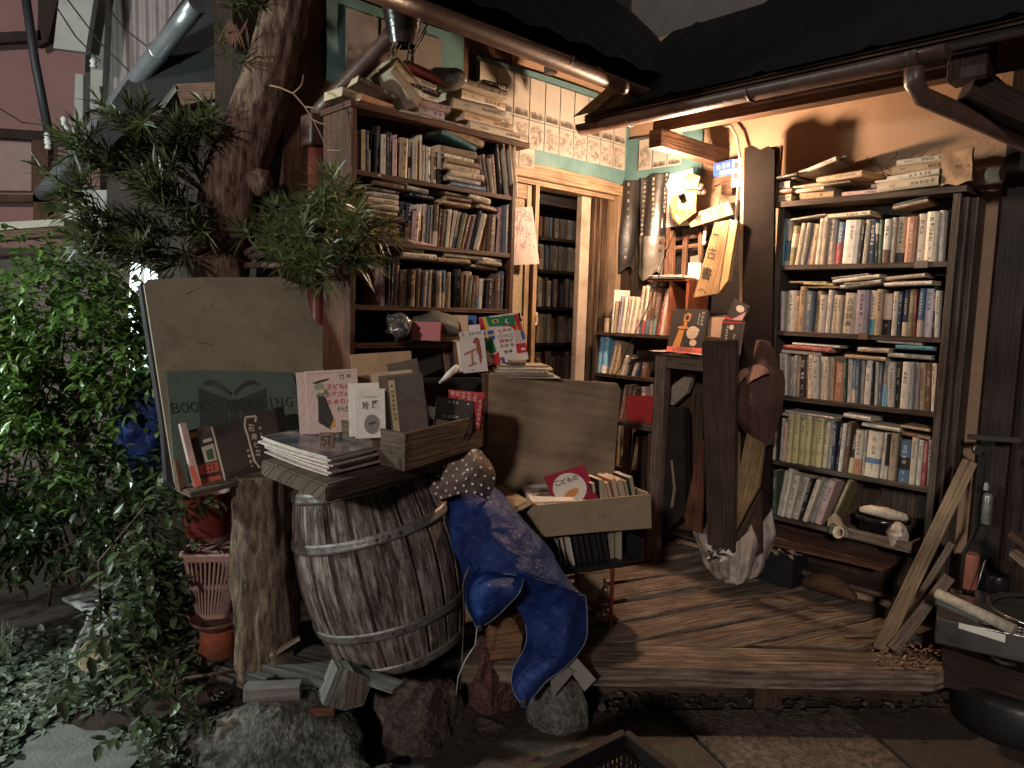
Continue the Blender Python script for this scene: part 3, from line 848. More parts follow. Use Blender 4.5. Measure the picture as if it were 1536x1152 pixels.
mb = MB(ROOM); mb.box((ag0-.03, -bg_+.055, zg+.03), (4.4, -bg_+.075, zg+.09)); mb.build('eave_board', DARKW, shop)
kb = -.50; k0 = onF(ROOM, 985, 205, kb); k1 = onF(ROOM, 1365, 128, kb)
zk = (k0.z+k1.z)/2
mb = MB(ROOM); mb.box((k0.x, kb-.035, zk), (3.4, kb+.035, zk+.11), bev=.003); mb.build('eave_beam', BRW, shop)
a0 = onF(ROOM, 1105, 236, 0).x
mb = MB(ROOM); mb.box((k0.x+.03, -.60, zk-.085), (k0.x+.10, .0, zk-.002), bev=.003); mb.build('bracket_beam', BRW, shop)
c = onF(ROOM, 1460, 110, -.55)
mb = MB(ROOM); mb.box((c.x-.05, -.66, zk-.05), (c.x+.07, -.56, zk+.10), bev=.004); mb.box((c.x-.02, -.559, zk-.07), (c.x+.05, -.002, zk-.005), bev=.003); mb.build('bracket_block', DARKW, shop)
mb = MB(ROOM); mb.bar((c.x, -.6, zk-.06), (c.x+.5, -.03, zk-.36), .06, .09); mb.build('brace', DARKW, shop)
dp = [onF(ROOM, 1372, 92, -bg_)]
dpts = [(dp[0].x, -bg_, zg-.02), (dp[0].x, -bg_+.01, zg-.07), (dp[0].x+.015, -bg_+.05, zg-.11)]
e = onF(ROOM, 1560, 222, -.25); dpts += [(e.x, -.25, e.z), (e.x+.5, -.02, e.z-.45)]
mb = MB(ROOM); mb.tube(dpts, .032, seg=14); mb.build('downpipe', COPP, shop)
# left eave
LG = ROOM.inverted() @ atY(800, 70, 3.05); al = LG.x; zl = LG.z
half_gutter('gutter', [(al, -2.15, zl), (al, -.40, zl-.02)], .045, COPP, shop)
roof('roof', -.1, LWE+.12, (al+.02, zl+.06), (-.02, 3.2), 'b', TILE)
mb = MB(ROOM)
for i in range(5):
    f0, f1 = i/5, (i+1)/5-.008; w = al-.04
    o0, o1 = w*(1-f0), w*(1-f1); z0, z1 = zl+.04+(3.08-zl-.04)*f0, zl+.04+(3.08-zl-.04)*f1
    mb.poly([R_(o0, .06, z0), R_(o1, .06, z1), R_(o1, LWE+.1, z1), R_(o0, LWE+.1, z0)]); mb.poly([R_(o0, LWE+.1, z0+.015), R_(o1, LWE+.1, z1+.015), R_(o1, .06, z1+.015), R_(o0, .06, z0+.015)])
mb.build('eave_boarding', BRW, shop)
mb = MB(ROOM); mb.box((al-.09, -LWE-.1, zl-.01), (al-.065, -.06, zl+.05)); mb.build('eave_board', BRW, shop)
for b in (.62, 1.2):
    mb = MB(ROOM); mb.box((al-.10, -b-.02, zl-.045), (al-.06, -b+.02, zl-.0102)); mb.tube([(al+.05*math.cos(RAD(t)), -b, zl+.05*math.sin(RAD(t))) for t in range(0, -181, -30)], .004, seg=6); mb.build('gutter_hook', COPP, shop)
c0 = onFx(ROOM, 720, 45, .45); c1 = onFx(ROOM, 960, 142, .45)
mb = MB(ROOM); mb.tube([(.45, c0.y-.5, c0.z), (.45, c1.y, c0.z)], .009, mi=0, seg=8); mb.build('conduit', mat('pale_conduit', (.45, .34, .24), rough=.4), shop)
mb = MB(ROOM); mb.box((.40, -LWE, c0.z+.03), (.44, -.3, c0.z+.08)); mb.build('eave_batten', BRW, shop)
# hopper, diagonal drain pipe and standing pipe at the left end
hp = onFx(ROOM, 600, 40, .52); h2 = onFx(ROOM, 476, 170, .16)
dr = thing('drainpipe', 'brown drainpipe slanting from the eave hopper above the left bookcase', 'pipe', ROOM @ V((.2, h2.y, .3)))
mb = MB(ROOM); mb.tube([(hp.x+.02, hp.y, hp.z+.02), (hp.x-.03, hp.y-.03, hp.z-.05), (h2.x+.04, h2.y+.02, h2.z+.03), (h2.x, h2.y, h2.z-.01)], .034, seg=14); mb.build('slanting_pipe', COPP, dr)
mb = MB(ROOM); mb.lathe([(.045, -.07), (.075, .05), (.085, .17), (.078, .17), (.06, .05)], T((hp.x+.02, hp.y, hp.z+.0)), seg=18, caps=False); mb.build('hopper', mat('black_hopper', (.03, .022, .02), rough=.25, spec=.7), dr)
mb = MB(ROOM); mb.box((h2.x-.045, h2.y-.05, h2.z-.13), (h2.x+.045, h2.y+.05, h2.z-.01), bev=.01); mb.build('catch_box', COPP, dr)
mb = MB(ROOM); mb.tube([(h2.x, h2.y, h2.z-.12), (h2.x, h2.y, .25)], .036, seg=14); mb.build('standing_pipe', mat('maroon_pipe', (.14, .035, .03), rough=.4, var=.25), dr)
for k in range(5):
    p = onFx(ROOM, 560+k*15, -15, .5+.03*k); q = V((hp.x+.03*math.cos(k*1.3), hp.y+.04*math.sin(k*1.7), hp.z-.07-.015*k))
    mb = MB(ROOM); mb.tube([p, p.lerp(q, .6)+V((.01, 0, -.01)), q, q+V((.03, .02, .05)), q+V((.05, .05, .12))], .0035, seg=5)
    tag(mb.build('cable', mat('black_cable', (.03, .028, .03), rough=.4)), 'thin black cable looping around the eave hopper', 'cable', 'cables looping around the eave hopper')
lp_ = onFx(LF, 518, 255, -.05)
mb = MB(LF); mb.box((-.10, .05, 1.55), (-.035, .08, 2.06), bev=.002, X=Ry(4)); tag(mb.build('wooden_board', WR), 'reddish wooden board leaning on the left side of the left bookcase', 'board')
# ================= alcove by the door
def FR(b): return ROOM @ T((0, -b, 0))
def pxs(F, pix, y=0): return [(lambda p: (p.x, p.z))(onF(F, u, v, y)) for u, v in pix]
def pxprism(F, pix, thick, mb=None, mi=0, y=0):
    """board with an outline measured on the plane y of F, extruded backwards"""
    mb = mb or MB(F); mb.prism(pxs(F, pix, y), y, y+thick, mi); return mb
def facing(x, y, z, yaw, back=0.0): return T((x, y, z)) @ Rz(yaw) @ Rx(-back)    # upright frame, -y towards the viewer when yaw=0
WHITEP = mat('white_paper', (.66, .62, .55), rough=.7, var=.1, scale=12, bump=.1)
TEAL = mat('teal_canvas', (.085, .17, .175), rough=.6, var=.22, scale=6, bump=.35, bscale=18)
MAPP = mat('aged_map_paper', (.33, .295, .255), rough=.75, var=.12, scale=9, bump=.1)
SKET = mat('grey_sketch_ink', (.14, .12, .10), rough=.8, var=.3, bump=0)
# teal banner with town sketches, running round the corner
def banner(F, x0, x1, zb, zt, panels, name_, label, wav=.008, mp=None):
    root = thing(name_, label, 'banner', F @ V(((x0+x1)/2, -.02, zb)))
    mb = MB(F); rows = []; nx = 40
    for i in range(nx+1):
        x = x0+(x1-x0)*i/nx; rows.append([(x, -.028-wav*math.sin(x*19+j*.5)*(1-j/9), zb+(zt-zb)*j/9 - .012*math.sin(x*3)) for j in range(10)])
    mb.grid(rows); mb.grid([[(p[0], p[1]+.004, p[2]) for p in r] for r in rows][::-1]); mb.build('canvas', TEAL, root)
    rng = random.Random(21)
    for (a0, a1, z0, z1, city) in panels:
        pm = MB(F); y = -.040
        pm.box((a0, y, z0), (a1, y+.0015, z1), 0)
        w = a1-a0; hgt = z1-z0
        def st(xa, xb, za, zb_): pm.poly([(xa, y-.0006, za), (xb, y-.0006, za), (xb, y-.0006, zb_), (xa, y-.0006, zb_)], 1)
        if city:
            for k in range(70):
                bx = a0+rng.uniform(.03, .85)*w; bw = w*rng.uniform(.05, .2); bz = z0+hgt*rng.uniform(.03, city-.2); bh = hgt*rng.uniform(.04, .16); q = .0011
                if bx+bw > a1-.005: continue
                st(bx, bx+q, bz, bz+bh); st(bx+bw, bx+bw+q, bz, bz+bh); st(bx, bx+bw, bz+bh, bz+bh+q)
                if rng.random() < .5: st(bx, bx+bw, bz+bh*.5, bz+bh*.5+q*.8)
                if rng.random() < .35: st(bx+bw*.2, bx+bw*.45, bz+bh*.2, bz+bh*.7)
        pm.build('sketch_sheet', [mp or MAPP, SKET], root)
    return root
LWF = ROOM @ Rz(90)      # left wall: x runs along it towards the corner (x=-b), -y out of it
def bx(u, v): p = onF(LWF, u, v, -.03); return p.x, p.z
xa, zta = bx(716, 80); xb, ztb = bx(922, 152); _, zb_ = bx(800, 246)
zb_ = 2.20; zt_ = (zta+ztb)/2
pan = []
w = .112; x = xa+.012; i = 0
while x+w < -.03:
    pan.append((x, x+w-.006, zt_-.235, zt_-.03, .25)); pan.append((x, x+w-.006, zt_-.375, zt_-.240, 1.0)); 
    if i < 2: pan.append((x+.16, x+w+.154, zt_-.475, zt_-.38, .8))
    x += w; i += 1
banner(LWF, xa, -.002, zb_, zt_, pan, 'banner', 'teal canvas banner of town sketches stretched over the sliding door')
xc, ztc = (lambda p: (p.x, p.z))(onF(ROOM, 1052, 215, -.03)); xr = onF(ROOM, 1052, 235, -.03).x
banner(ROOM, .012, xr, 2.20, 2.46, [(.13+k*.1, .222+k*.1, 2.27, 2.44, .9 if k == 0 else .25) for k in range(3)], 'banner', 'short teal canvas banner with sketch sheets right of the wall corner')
xd = bx(490, 70)[0]; xe = bx(705, 200)[0]
mb = MB(LWF); mb.box((xa+.09-.62, -.02, 2.75), (xa-.02, -.006, 3.05)); tag(mb.build('wooden_board', BRW), 'wide brown plywood board nailed above the left bookcase under the eave', 'board')
banner(LWF, xd, xa-.08, 2.36, 2.72, [(xd+.08+k*.17, xd+.235+k*.17, 2.42, 2.66, .4 if k else .6) for k in range(6) if xd+.24+k*.17 < xa-.1], 'banner', 'dim teal canvas banner with grey sketch sheets behind the left bookcase heap', mp=mat('shaded_map_paper', (.17, .15, .135), rough=.8, var=.25))  # sheet colour darkened to stand for the shade on this stretch
# shelves in the alcove
AF = FR(.24)
za = onF(AF, 975, 502).z; zb2 = onF(AF, 960, 566).z; zc = onF(AF, 945, 632).z; zd = onF(AF, 930, 700).z
ax0 = onF(AF, 898, 500).x; ax1 = onF(AF, 1040, 505).x
ash = thing('bookshelf', 'low alcove bookshelf right of the doorway, packed with slanting books', 'bookshelf', ROOM @ V(R_((ax0+ax1)/2, .15, .2)))
for z in (za, zb2, zc, zd, .3):
    mb = MB(AF); mb.box((ax0-.01, -.01, z-.018), (ax1+.25, .2, z), bev=.001); mb.build('shelf', WD, ash)
for x in (ax0-.03, ax1+.252):
    mb = MB(AF); mb.box((x, -.005, .2), (x+.018, .2, za-.0185)); mb.build('side_panel', WD, ash)
mb = MB(AF); mb.box((ax0-.01, .201, .2), (ax1+.25, .206, za-.019)); mb.build('back_panel', WD, ash)
gA = 'books on the alcove shelves'
row(AF, (890, 400), 6.4, za, '''t 86 130 92 520
w 166 188 192 222
t 190 204 214 330
l 206 248 252 285
c 254 280 298 290
c 282 308 330 292
c 310 338 365 294
c 340 380 400 296
c 384 416 460 190 band 0 .3 p
c 418 450 490 185 band 0 .3 te
c 452 486 512 180 band 0 .28 r
br 488 526 548 195 band 0 .32 s
br 528 556 585 200 band 0 .3 t
br 558 588 612 205 band 0 .35 te
br 578 592 640 215
r 594 626 682 232
c 628 656 700 215
or 658 688 714 212''', 'the lit alcove top shelf', gA, dep=.13)
row(AF, (880, 490), 5.008, zb2, '''lb 60 90 95 70
lb 92 128 130 72 band 0 .2 w
t 162 186 215 110
t 188 218 235 125
c 250 276 290 220
k 296 318 330 240
c 325 352 368 240
n 358 378 388 255
br 402 436 414 305''', "the alcove's second shelf", gA, dep=.12)
row(AF, (880, 490), 5.008, zc, '''br 236 262 280 440
br 266 292 310 440
br 295 322 345 460
p 402 434 412 450
t 455 475 465 430''', "the alcove's third shelf", gA, dep=.12)
row(AF, (880, 490), 5.008, zd, '''t 218 238 240 740
c 242 262 270 780 band 0 .3 n
p 265 310 300 785
n 316 330 345 800
c 336 362 370 830 band .1 .3 w''', "the alcove's lowest shelf", gA, dep=.12)
# red-brown bookend box with papers
F = AF; p0 = onF(F, 998, 503); p1 = onF(F, 1006, 422); p2 = onF(F, 1040, 505)
mb = MB(F); mb.box((p0.x+.01, -.004, za+.001), (p0.x+.03, .19, p1.z), bev=.001); mb.box((p0.x-.13, -.004, p1.z+.0005), (p0.x+.13, .19, p1.z+.012), bev=.001); mb.box((p0.x+.115, .0, za+.001), (p0.x+.13, .19, p1.z), bev=.001); mb.box((p0.x+.031, .17, za+.001), (p0.x+.114, .185, p1.z))
tag(mb.build('wooden_box', wood('rust_red_wood', (.16, .045, .02), (.36, .12, .055), rough=.5)), 'rust red wooden box end propping the lit alcove books', 'box')
mb = MB(F)
for k in range(5): mb.box((p0.x-.1+rng.uniform(-.02, .02), -.01, p1.z+.0132+k*.004), (p0.x+.11+rng.uniform(-.02, .02), .17, p1.z+.016+k*.004), 0, Rz(rng.uniform(-3, 3)))
tag(mb.build('paper_stack', WHITEP), 'loose white papers lying on the rust red wooden box', 'papers')
mb = MB(F); mb.box((p0.x-.0, .09, p1.z+.035), (p0.x+.075, .12, p1.z+.12), 0, Ry(2)); tag(mb.build('paper_card', WHITEP), 'white folded card standing on the rust red box before the lattice', 'card')
# black curtain sheets with white lettering
BPL = mat('black_plastic_sheet', (.022, .02, .019), rough=.35, var=.3, scale=20, bump=.5, bscale=14, spec=.6)
GPL = mat('grey_translucent_plastic', (.13, .115, .10), rough=.3, var=.3, scale=9, bump=.6, bscale=12, spec=.7)
def sheet(pixtop, pixbot, b, cols, label, lower=None):
    F = FR(b); (u0, v0), (u1, v1) = pixtop; (u2, v2), (u3, v3) = pixbot
    a = onF(F, u0, v0); c = onF(F, u1, v1); d = onF(F, u2, v2); e = onF(F, u3, v3)
    root = thing('curtain_sheet', label, 'curtain', F @ V(((a.x+c.x)/2, 0, d.z)))
    def S(s, t):
        p = a.lerp(c, s).lerp(d.lerp(e, s), t); return V((p.x, .014*math.sin(s*9+t*2)+.012*math.sin(s*5-t*5)*t, p.z - (.03*math.sin(s*6))*(t > .97)))
    mb = MB(F); g = [[S(i/18, j/26) for j in range(27)] for i in range(19)]
    mb.grid(g); mb.grid([[p+V((0, .002, 0)) for p in r] for r in g][::-1]); mb.build('plastic_sheet', BPL, root)
    if lower:
        mb = MB(F); g = [[S(i/18, lower+(1.03-lower)*j/10)+V((0, -.006, 0)) for j in range(11)] for i in range(19)]; mb.grid(g); mb.grid([[p+V((0, .002, 0)) for p in r] for r in g][::-1]); mb.build('plastic_pocket', GPL, root)
    mb = MB(F)
    for s, t0, t1, txt in cols:
        for k, ch in enumerate(txt):
            p = S(s, t0+(t1-t0)*(k+.5)/len(txt)); text_mb(ch, .03, T((p.x, p.y-.009, p.z)), mb, 0, fit=(.017, .017) if ch not in 'のイし' else (.014, .014))
    mb.build('lettering', INKW, root)
sheet(((922, 275), (963, 268)), ((918, 402), (952, 408)), .05, [(.15, .02, .95, '上道の少年少女のための夢王子'), (.6, .0, .9, '宮の響の宮小路の語群')], 'black plastic curtain sheet with white vertical lettering beside the door frame')
sheet(((962, 268), (1003, 258)), ((956, 408), (996, 412)), .07, [(.12, .02, .62, '上道の少年少女のための夢'), (.55, .02, .62, '宮の響の宮小路の語群イし'), (.92, .0, .4, '月の光に照らされて')], 'black curtain sheet with pale plastic pocket, between the other sheet and poster', lower=.62)
mb = MB(FR(.03)); pxprism(FR(.03), [(917, 280), (1000, 262), (1000, 440), (912, 470)], .02, mb); tag(mb.build('dark_board', DARKW), 'dark board behind the black curtain sheets in the alcove', 'board')
# poster behind the lamp
F = FR(.05)
root = thing('poster', 'white poster with small red print behind the bare bulb', 'poster', F @ onF(F, 1010, 340))
pts = pxs(F, [(994, 265), (1040, 252), (1037, 338), (988, 342)])
mb = MB(F); mb.prism(pts, -.001, .001); mb.build('sheet', WHITEP, root)
mb = MB(F); rng = random.Random(4)
q = pxs(F, [(990, 296), (1014, 290), (1010, 336), (989, 338)])
for k in range(11):
    z = q[0][1]+(q[3][1]-q[0][1])*k/11
    for j in range(7):
        x = q[0][0]+.003+j*(q[1][0]-q[0][0])/7; mb.poly([(x, -.0016, z), (x+.011*rng.uniform(.4, 1), -.0016, z), (x+.01, -.0016, z-.005), (x, -.0016, z-.005)])
mb.build('red_text', INKR, root)
# lattice
F = FR(.09); root = thing('lattice', 'brown wooden lattice rails over the dark window under the poster', 'lattice', F @ onF(F, 1020, 420))
for pa, pb, w in (((1003, 342), (1002, 420), .016), ((1009, 346), (1008, 420), .026), ((1029, 345), (1026, 420), .026), ((1052, 335), (1050, 430), .022), ((1000, 388), (998, 425), .014)):
    a, b = onF(F, *pa), onF(F, *pb); mb = MB(F); mb.bar(a, b, .018, w); mb.build('upright', BRW, root)
for pa, pb in (((990, 362), (1054, 353)), ((989, 374), (1054, 367))):
    a, b = onF(F, *pa, .02), onF(F, *pb, .02); mb = MB(F); mb.bar(a, b, .012, .018); mb.build('rail', BRW, root)
F = FR(.015); tag(pxprism(F, [(992, 335), (1110, 300), (1108, 470), (990, 470)], .012).build('dark_window', mat('dark_window_glass', (.02, .018, .018), rough=.12, spec=.7)), 'dark window pane behind the wooden lattice', 'window')
F = FR(.13); tag(pxprism(F, [(1035, 385), (1049, 382), (1051, 424), (1036, 424)], .01).build('plastic_bag', GPL), 'crumpled grey plastic wrap hanging right of the lattice', 'plastic bag')
# bare bulb on its arm with a crumpled yellow paper shade
BP = ROOM @ onF(ROOM, 1012, 278, -.48)
BL = ROOM.inverted() @ BP
lm = thing('clip_lamp', 'bare glowing bulb on a metal arm in front of crumpled yellow paper', 'lamp', BP+V((0, 0, -.1)))
mb = MB(); mb.lathe([(.001, .034)]+[(.034*math.sin(RAD(t)), .034*math.cos(RAD(t))) for t in range(15, 150, 15)]+[(.014, -.036)], T(BP) @ Rx(0), seg=20, caps=False)
BULBM = mat('glowing_bulb', (1, .66, .42), rough=.4, var=0, bump=0, emis=900); bo = mb.build('bulb', BULBM, lm); bo.visible_shadow = True
s0 = BL+V((.02, .03, -.02)); p1 = onF(ROOM, 1022, 292, -.46); p2 = onF(ROOM, 1026, 302, -.43)
mb = MB(ROOM); mb.tube([V((BL.x+.012, BL.y+.01, BL.z-.036)), p1, p2], [.014, .017, .016], seg=14); mb.build('socket', mat('black_socket', (.02, .018, .018), rough=.35, spec=.6), lm)
mb = MB(ROOM); q0 = onF(ROOM, 1030, 284, -.42); q1 = onF(ROOM, 1050, 285, -.25); q2 = onF(ROOM, 1056, 280, -.06)
mb.tube([p1, q0, q1, q2], .005, seg=8); mb.tube([q1+V((-.01, 0, -.02)), q1+V((.01, 0, .03))], .011, seg=10); mb.tube([q1+V((.015, .0, -.012)), q1+V((.03, .0, -.014))], .012, seg=10)
mb.build('arm', mat('steel_arm', (.4, .36, .32), rough=.25, metal=.9), lm)
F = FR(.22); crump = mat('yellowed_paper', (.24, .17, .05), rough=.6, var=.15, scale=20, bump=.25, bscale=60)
outl = pxs(F, [(1032, 258), (1050, 265), (1046, 288), (1042, 318), (1020, 337), (1008, 326), (1002, 310), (1008, 298), (1018, 292), (1024, 282)])
mb = MB(F); cx = sum(p[0] for p in outl)/len(outl); cz = sum(p[1] for p in outl)/len(outl); rng = random.Random(9)
n = len(outl); rings = []
for f in (1, .75, .45, .15):
    rings.append([(cx+(x-cx)*f, (-.045*(1-f)+rng.uniform(-.012, .012)), cz+(z-cz)*f) for x, z in outl])
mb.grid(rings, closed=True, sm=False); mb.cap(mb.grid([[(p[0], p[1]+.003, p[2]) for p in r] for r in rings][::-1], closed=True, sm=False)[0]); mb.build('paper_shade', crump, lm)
ccab = [p2, p2+V((0, -.0, -.03)), onF(ROOM, 1016, 340, -.5), onF(ROOM, 1000, 375, -.33), onF(ROOM, 985, 425, -.33), onF(ROOM, 968, 470, -.32), onF(ROOM, 950, 505, -.3), onF(ROOM, 930, 552, -.28), onF(ROOM, 915, 572, -.26)]
mb = MB(ROOM); mb.tube(ccab, .0028, seg=6); mb.build('cord', mat('black_cord', (.02, .02, .02), rough=.5), lm)
# 営業中 plate
def signboard(name, label, cat, F, pix, thick, mt, txts, inkm, bev=.002, group=None):
    root = thing(name, label, cat, F @ onF(F, *pix[3]), group); mb = pxprism(F, pix, thick); bmesh.ops.recalc_face_normals(mb.bm, faces=mb.bm.faces)
    mb.build('board', mt, root)
    mb = MB(F)
    for (u, v, ch, w, h, rot) in txts:
        p = onF(F, u, v); text_mb(ch, .05, T((p.x, -.0015, p.z)) @ Ry(rot), mb, 0, bold=.002, fit=(w, h))
    mb.build('lettering', inkm, root); return root
PINE = wood('pale_pine', (.33, .19, .085), (.52, .34, .18), rough=.45, bump=.25)
F = FR(.17)
signboard('hanging_plate', 'tilted wooden open plate with three black characters hanging under the bulb', 'sign', F, [(1029, 325), (1093, 302), (1100, 321), (1036, 341)], .012, PINE, [(1048, 328, '営', .038, .042, -17), (1066, 321, '業', .038, .042, -17), (1082, 315, '中', .034, .044, -17)], INKD)
for u, v in ((1046, 318), (1079, 306)):
    a = onF(F, u, v); mb = MB(F); mb.tube([a+V((0, -.002, -.008)), a+V((.004, -.006, .012)), a+V((-.01, .02, .035))], .0025, seg=5); tag(mb.build('wire_loop', INKD), 'black wire loop tying the wooden open plate', 'wire', 'wire loops of the open plate')
# tall pine sign
F = FR(.27)
root = thing('shop_sign', 'long pale pine sign with brushed black characters, leaning in the alcove', 'sign', F @ onF(F, 1050, 440))
mb = pxprism(F, [(1072, 334), (1094, 330), (1077, 440), (1040, 446)], .05); mb.build('board', PINE, root)
mb = MB(F)
for u, v, ch, w, h in ((1074, 352, '一', .03, .007), (1068, 380, '古', .05, .06), (1060, 410, '書', .058, .062), (1054, 436, 'へ', .055, .02)):
    p = onF(F, u, v); text_mb(ch, .05, T((p.x, -.002, p.z)) @ Ry(12), mb, 0, fit=(w, h), bold=0)
mb.build('lettering', INKD, root)
mb = pxprism(F, [(1094, 329), (1106, 332), (1092, 420), (1077, 441)], .03, y=.004); mb.build('edge_strip', mat('light_pine_edge', (.62, .40, .18), rough=.5, var=.15, scale=14), root)
# blue plate 書籍商 and notices
F = FR(.12)
signboard('trade_plate', 'small blue enamel plate with white characters above the open plate', 'sign', F, [(1070, 246), (1099, 238), (1099, 262), (1070, 265)], .006, mat('blue_enamel', (.02, .05, .30), rough=.3, var=.15), [(1078, 251, '書', .017, .02, -6), (1085.5, 249, '籍', .017, .02, -6), (1093, 247, '商', .017, .02, -6)], mat('white_enamel', (.75, .75, .75), rough=.4, var=.05, bump=0))
mb = pxprism(F, [(1080, 257), (1098, 254), (1098, 259), (1080, 262)], .001, y=-.002); tag(mb.build('white_label', WHITEP), 'narrow white label strip stuck on the blue enamel plate', 'label')
F = FR(.14)
for pix, lab in (([(1099, 240), (1112, 238), (1112, 252), (1099, 254)], 'upper white notice card beside the blue enamel plate'), ([(1098, 255), (1112, 253), (1112, 279), (1097, 281)], 'lower white notice card beside the blue enamel plate')):
    mb = pxprism(F, pix, .003); q = pxs(F, [(pix[0][0]+3, pix[0][1]+4), (pix[0][0]+9, pix[0][1]+4)]); mb.box((q[0][0], -.002, q[0][1]-.03), (q[1][0], -.001, q[0][1]), 1)
    tag(mb.build('notice_card', [WHITEP, INKD]), lab, 'card')
mb = pxprism(FR(.04), [(1068, 268), (1098, 262), (1098, 292), (1082, 292), (1082, 275), (1068, 280)], .01); tag(mb.build('wooden_bracket', BRW), 'brown wooden bracket piece fixed under the blue enamel plate', 'bracket')
mb = MB(ROOM); a = onF(ROOM, 1107, 190, -.05); mb.tube([onF(ROOM, 1085, 188, -.03), onF(ROOM, 1097, 190, -.05), onF(ROOM, 1105, 205, -.06), onF(ROOM, 1110, 240, -.08), onF(ROOM, 1106, 300, -.1), onF(ROOM, 1103, 345, -.11)], .008, seg=8)
tag(mb.build('conduit_pipe', mat('beige_pipe', (.46, .36, .25), rough=.4)), 'beige conduit pipe curving down the wall to the alcove', 'pipe')
mb = MB(ROOM); mb.tube([onF(ROOM, 1104, 300, -.12), onF(ROOM, 1103, 328, -.12), onF(ROOM, 1108, 340, -.13), onF(ROOM, 1112, 332, -.13)], .0045, seg=8); tag(mb.build('white_cable', WHITEP), 'white electric cable bundle at the alcove right edge', 'cable')
mb = MB(ROOM); a = onF(ROOM, 1058, 340, -.1); b = onF(ROOM, 1056, 362, -.1); mb.tube([a, b], [.007, .010], seg=10); mb.tube([b, b+V((0, 0, -.02))], [.012, .006], seg=10); tag(mb.build('pull_switch', WHITEP), 'small white pull cord switch hanging under the open plate', 'switch')
# tall dark board closing the alcove on its right
F = FR(.215); root = thing('tall_board', 'tall dark board standing between the alcove and the right bookcase', 'board', F @ onF(F, 1135, 560))
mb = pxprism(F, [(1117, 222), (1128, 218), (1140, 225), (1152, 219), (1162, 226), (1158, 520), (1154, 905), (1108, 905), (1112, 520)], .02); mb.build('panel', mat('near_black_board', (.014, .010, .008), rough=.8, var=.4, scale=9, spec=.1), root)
mb = pxprism(F, [(1112, 222), (1116.5, 222), (1111.5, 520), (1108, 800), (1103, 800), (1107, 520)], .05); mb.build('lit_edge', PINE, root)  # pale strip puts the bulb's light into the colour of the edge
mb = pxprism(FR(.2), [(1148, 222), (1172, 218), (1166, 300), (1146, 300)], .02); tag(mb.build('board_offcut', BRW), 'brown board offcut standing behind the tall dark board', 'board')
# side table with papers
TBF = FR(.50)
tz = onF(TBF, 990, 533).z
tb = thing('side_table', 'grey weathered wooden side table in front of the alcove shelves', 'table', TBF @ V((onF(TBF, 1020, 530).x, .1, .2)))
l0 = onF(TBF, 983, 535).x; l1 = onF(TBF, 999, 535).x; r1 = onF(TBF, 1056, 535).x; lf = onF(TBF, 935, 535).x
GW = wood('grey_weathered_wood', (.07, .05, .038), (.22, .165, .125), rough=.75, bump=.6)
mb = MB(TBF); mb.box((l0, 0, .2), (l1, .045, tz-.001), bev=.002); mb.build('leg', GW, tb)
mb = MB(TBF); mb.box((l1+.001, .004, tz-.06), (r1, .035, tz-.002), bev=.002); mb.build('apron', GW, tb)
mb = MB(TBF); mb.box((l0+.004, .046, tz-.05), (l1-.004, .40, tz-.002)); mb.build('side_apron', GW, tb)
mb = MB(TBF); mb.box((l0-.01, -.01, tz), (r1, .22, tz+.014), bev=.002); mb.build('table_top', GW, tb)
z5 = onF(TBF, 985, 640).z; mb = MB(TBF); mb.box((l0-.17, .03, z5-.035), (l0-.001, .055, z5), bev=.002); mb.build('rail', GW, tb)
mb = MB(TBF); mb.box((l0-.2, .03, .2), (l0-.165, .06, z5)); mb.build('leg', GW, tb)
mb = MB(TBF); zz = tz+.015; rows = []
for i in range(13):
    x = l0-.16+i*(r1-l0+.16)/12; sag = -max(0, l0-.01-x)**1.3*.9; rows.append([(x, -.02+.02*math.sin(i), zz+.002+sag+.003*math.sin(i*2)), (x, .2, zz+.002+sag*.8)])
mb.grid(rows); mb.grid([[(p[0], p[1], p[2]+.004) for p in r] for r in rows][::-1]); tag(mb.build('newspaper', mat('grey_newsprint', (.24, .21, .18), rough=.8, var=.3, scale=30)), 'curled grey newspaper draped over the weathered side table', 'newspaper')
# black display book with a man and trophy, orange band
o_ = onF(TBF, 1000, 522); DF = TBF @ T((o_.x, .0, tz+.02)) @ Rz(8) @ Rx(-14)
wb = (onF(TBF, 1052, 522).x-o_.x)*.93; hb = .215
def ell(mb, x, y, z, rx, rz, mi, n=20, rot=0):
    mb.poly([(x+rx*math.cos(2*math.pi*k/n)*math.cos(RAD(rot))-rz*math.sin(2*math.pi*k/n)*math.sin(RAD(rot)), y, z+rx*math.cos(2*math.pi*k/n)*math.sin(RAD(rot))+rz*math.sin(2*math.pi*k/n)*math.cos(RAD(rot))) for k in range(n)], mi)
SKIN = mat('printed_skin_tone', (.66, .47, .33), rough=.5, var=.08, bump=0); GOLD = mat('printed_orange', (.62, .26, .08), rough=.45, var=.15, bump=0); OBI = mat('coral_band_paper', (.72, .16, .11), rough=.5, var=.08, bump=.05)
def displaybook(name, label, M, w, h, t, cover, art, cat='book', group=None):
    """book shown cover forward: front board in the x-z plane of M"""
    root = thing(name, label, cat, M @ V((w/2, 0, 0)), group); RM[root.name] = RM[root.name]
    mb = MB(M); mb.box((0, 0, 0), (w, .002, h), bev=.0008); mb.box((0, t-.002, 0), (w, t, h)); mb.box((0, .0021, 0), (.002, t-.0021, h)); cv = mb.build('cover', cover, root)
    mb = MB(M); mb.box((.003, .0022, .003), (w-.003, t-.0022, h-.003)); mb.build('pages', paper(), root)
    if art:
        mb = MB(M); mats = art(mb); mb.build('cover_print', mats, cv)
    return root
DARKC = mat('charcoal_cover', (.055, .045, .04), rough=.4, var=.15, scale=20)
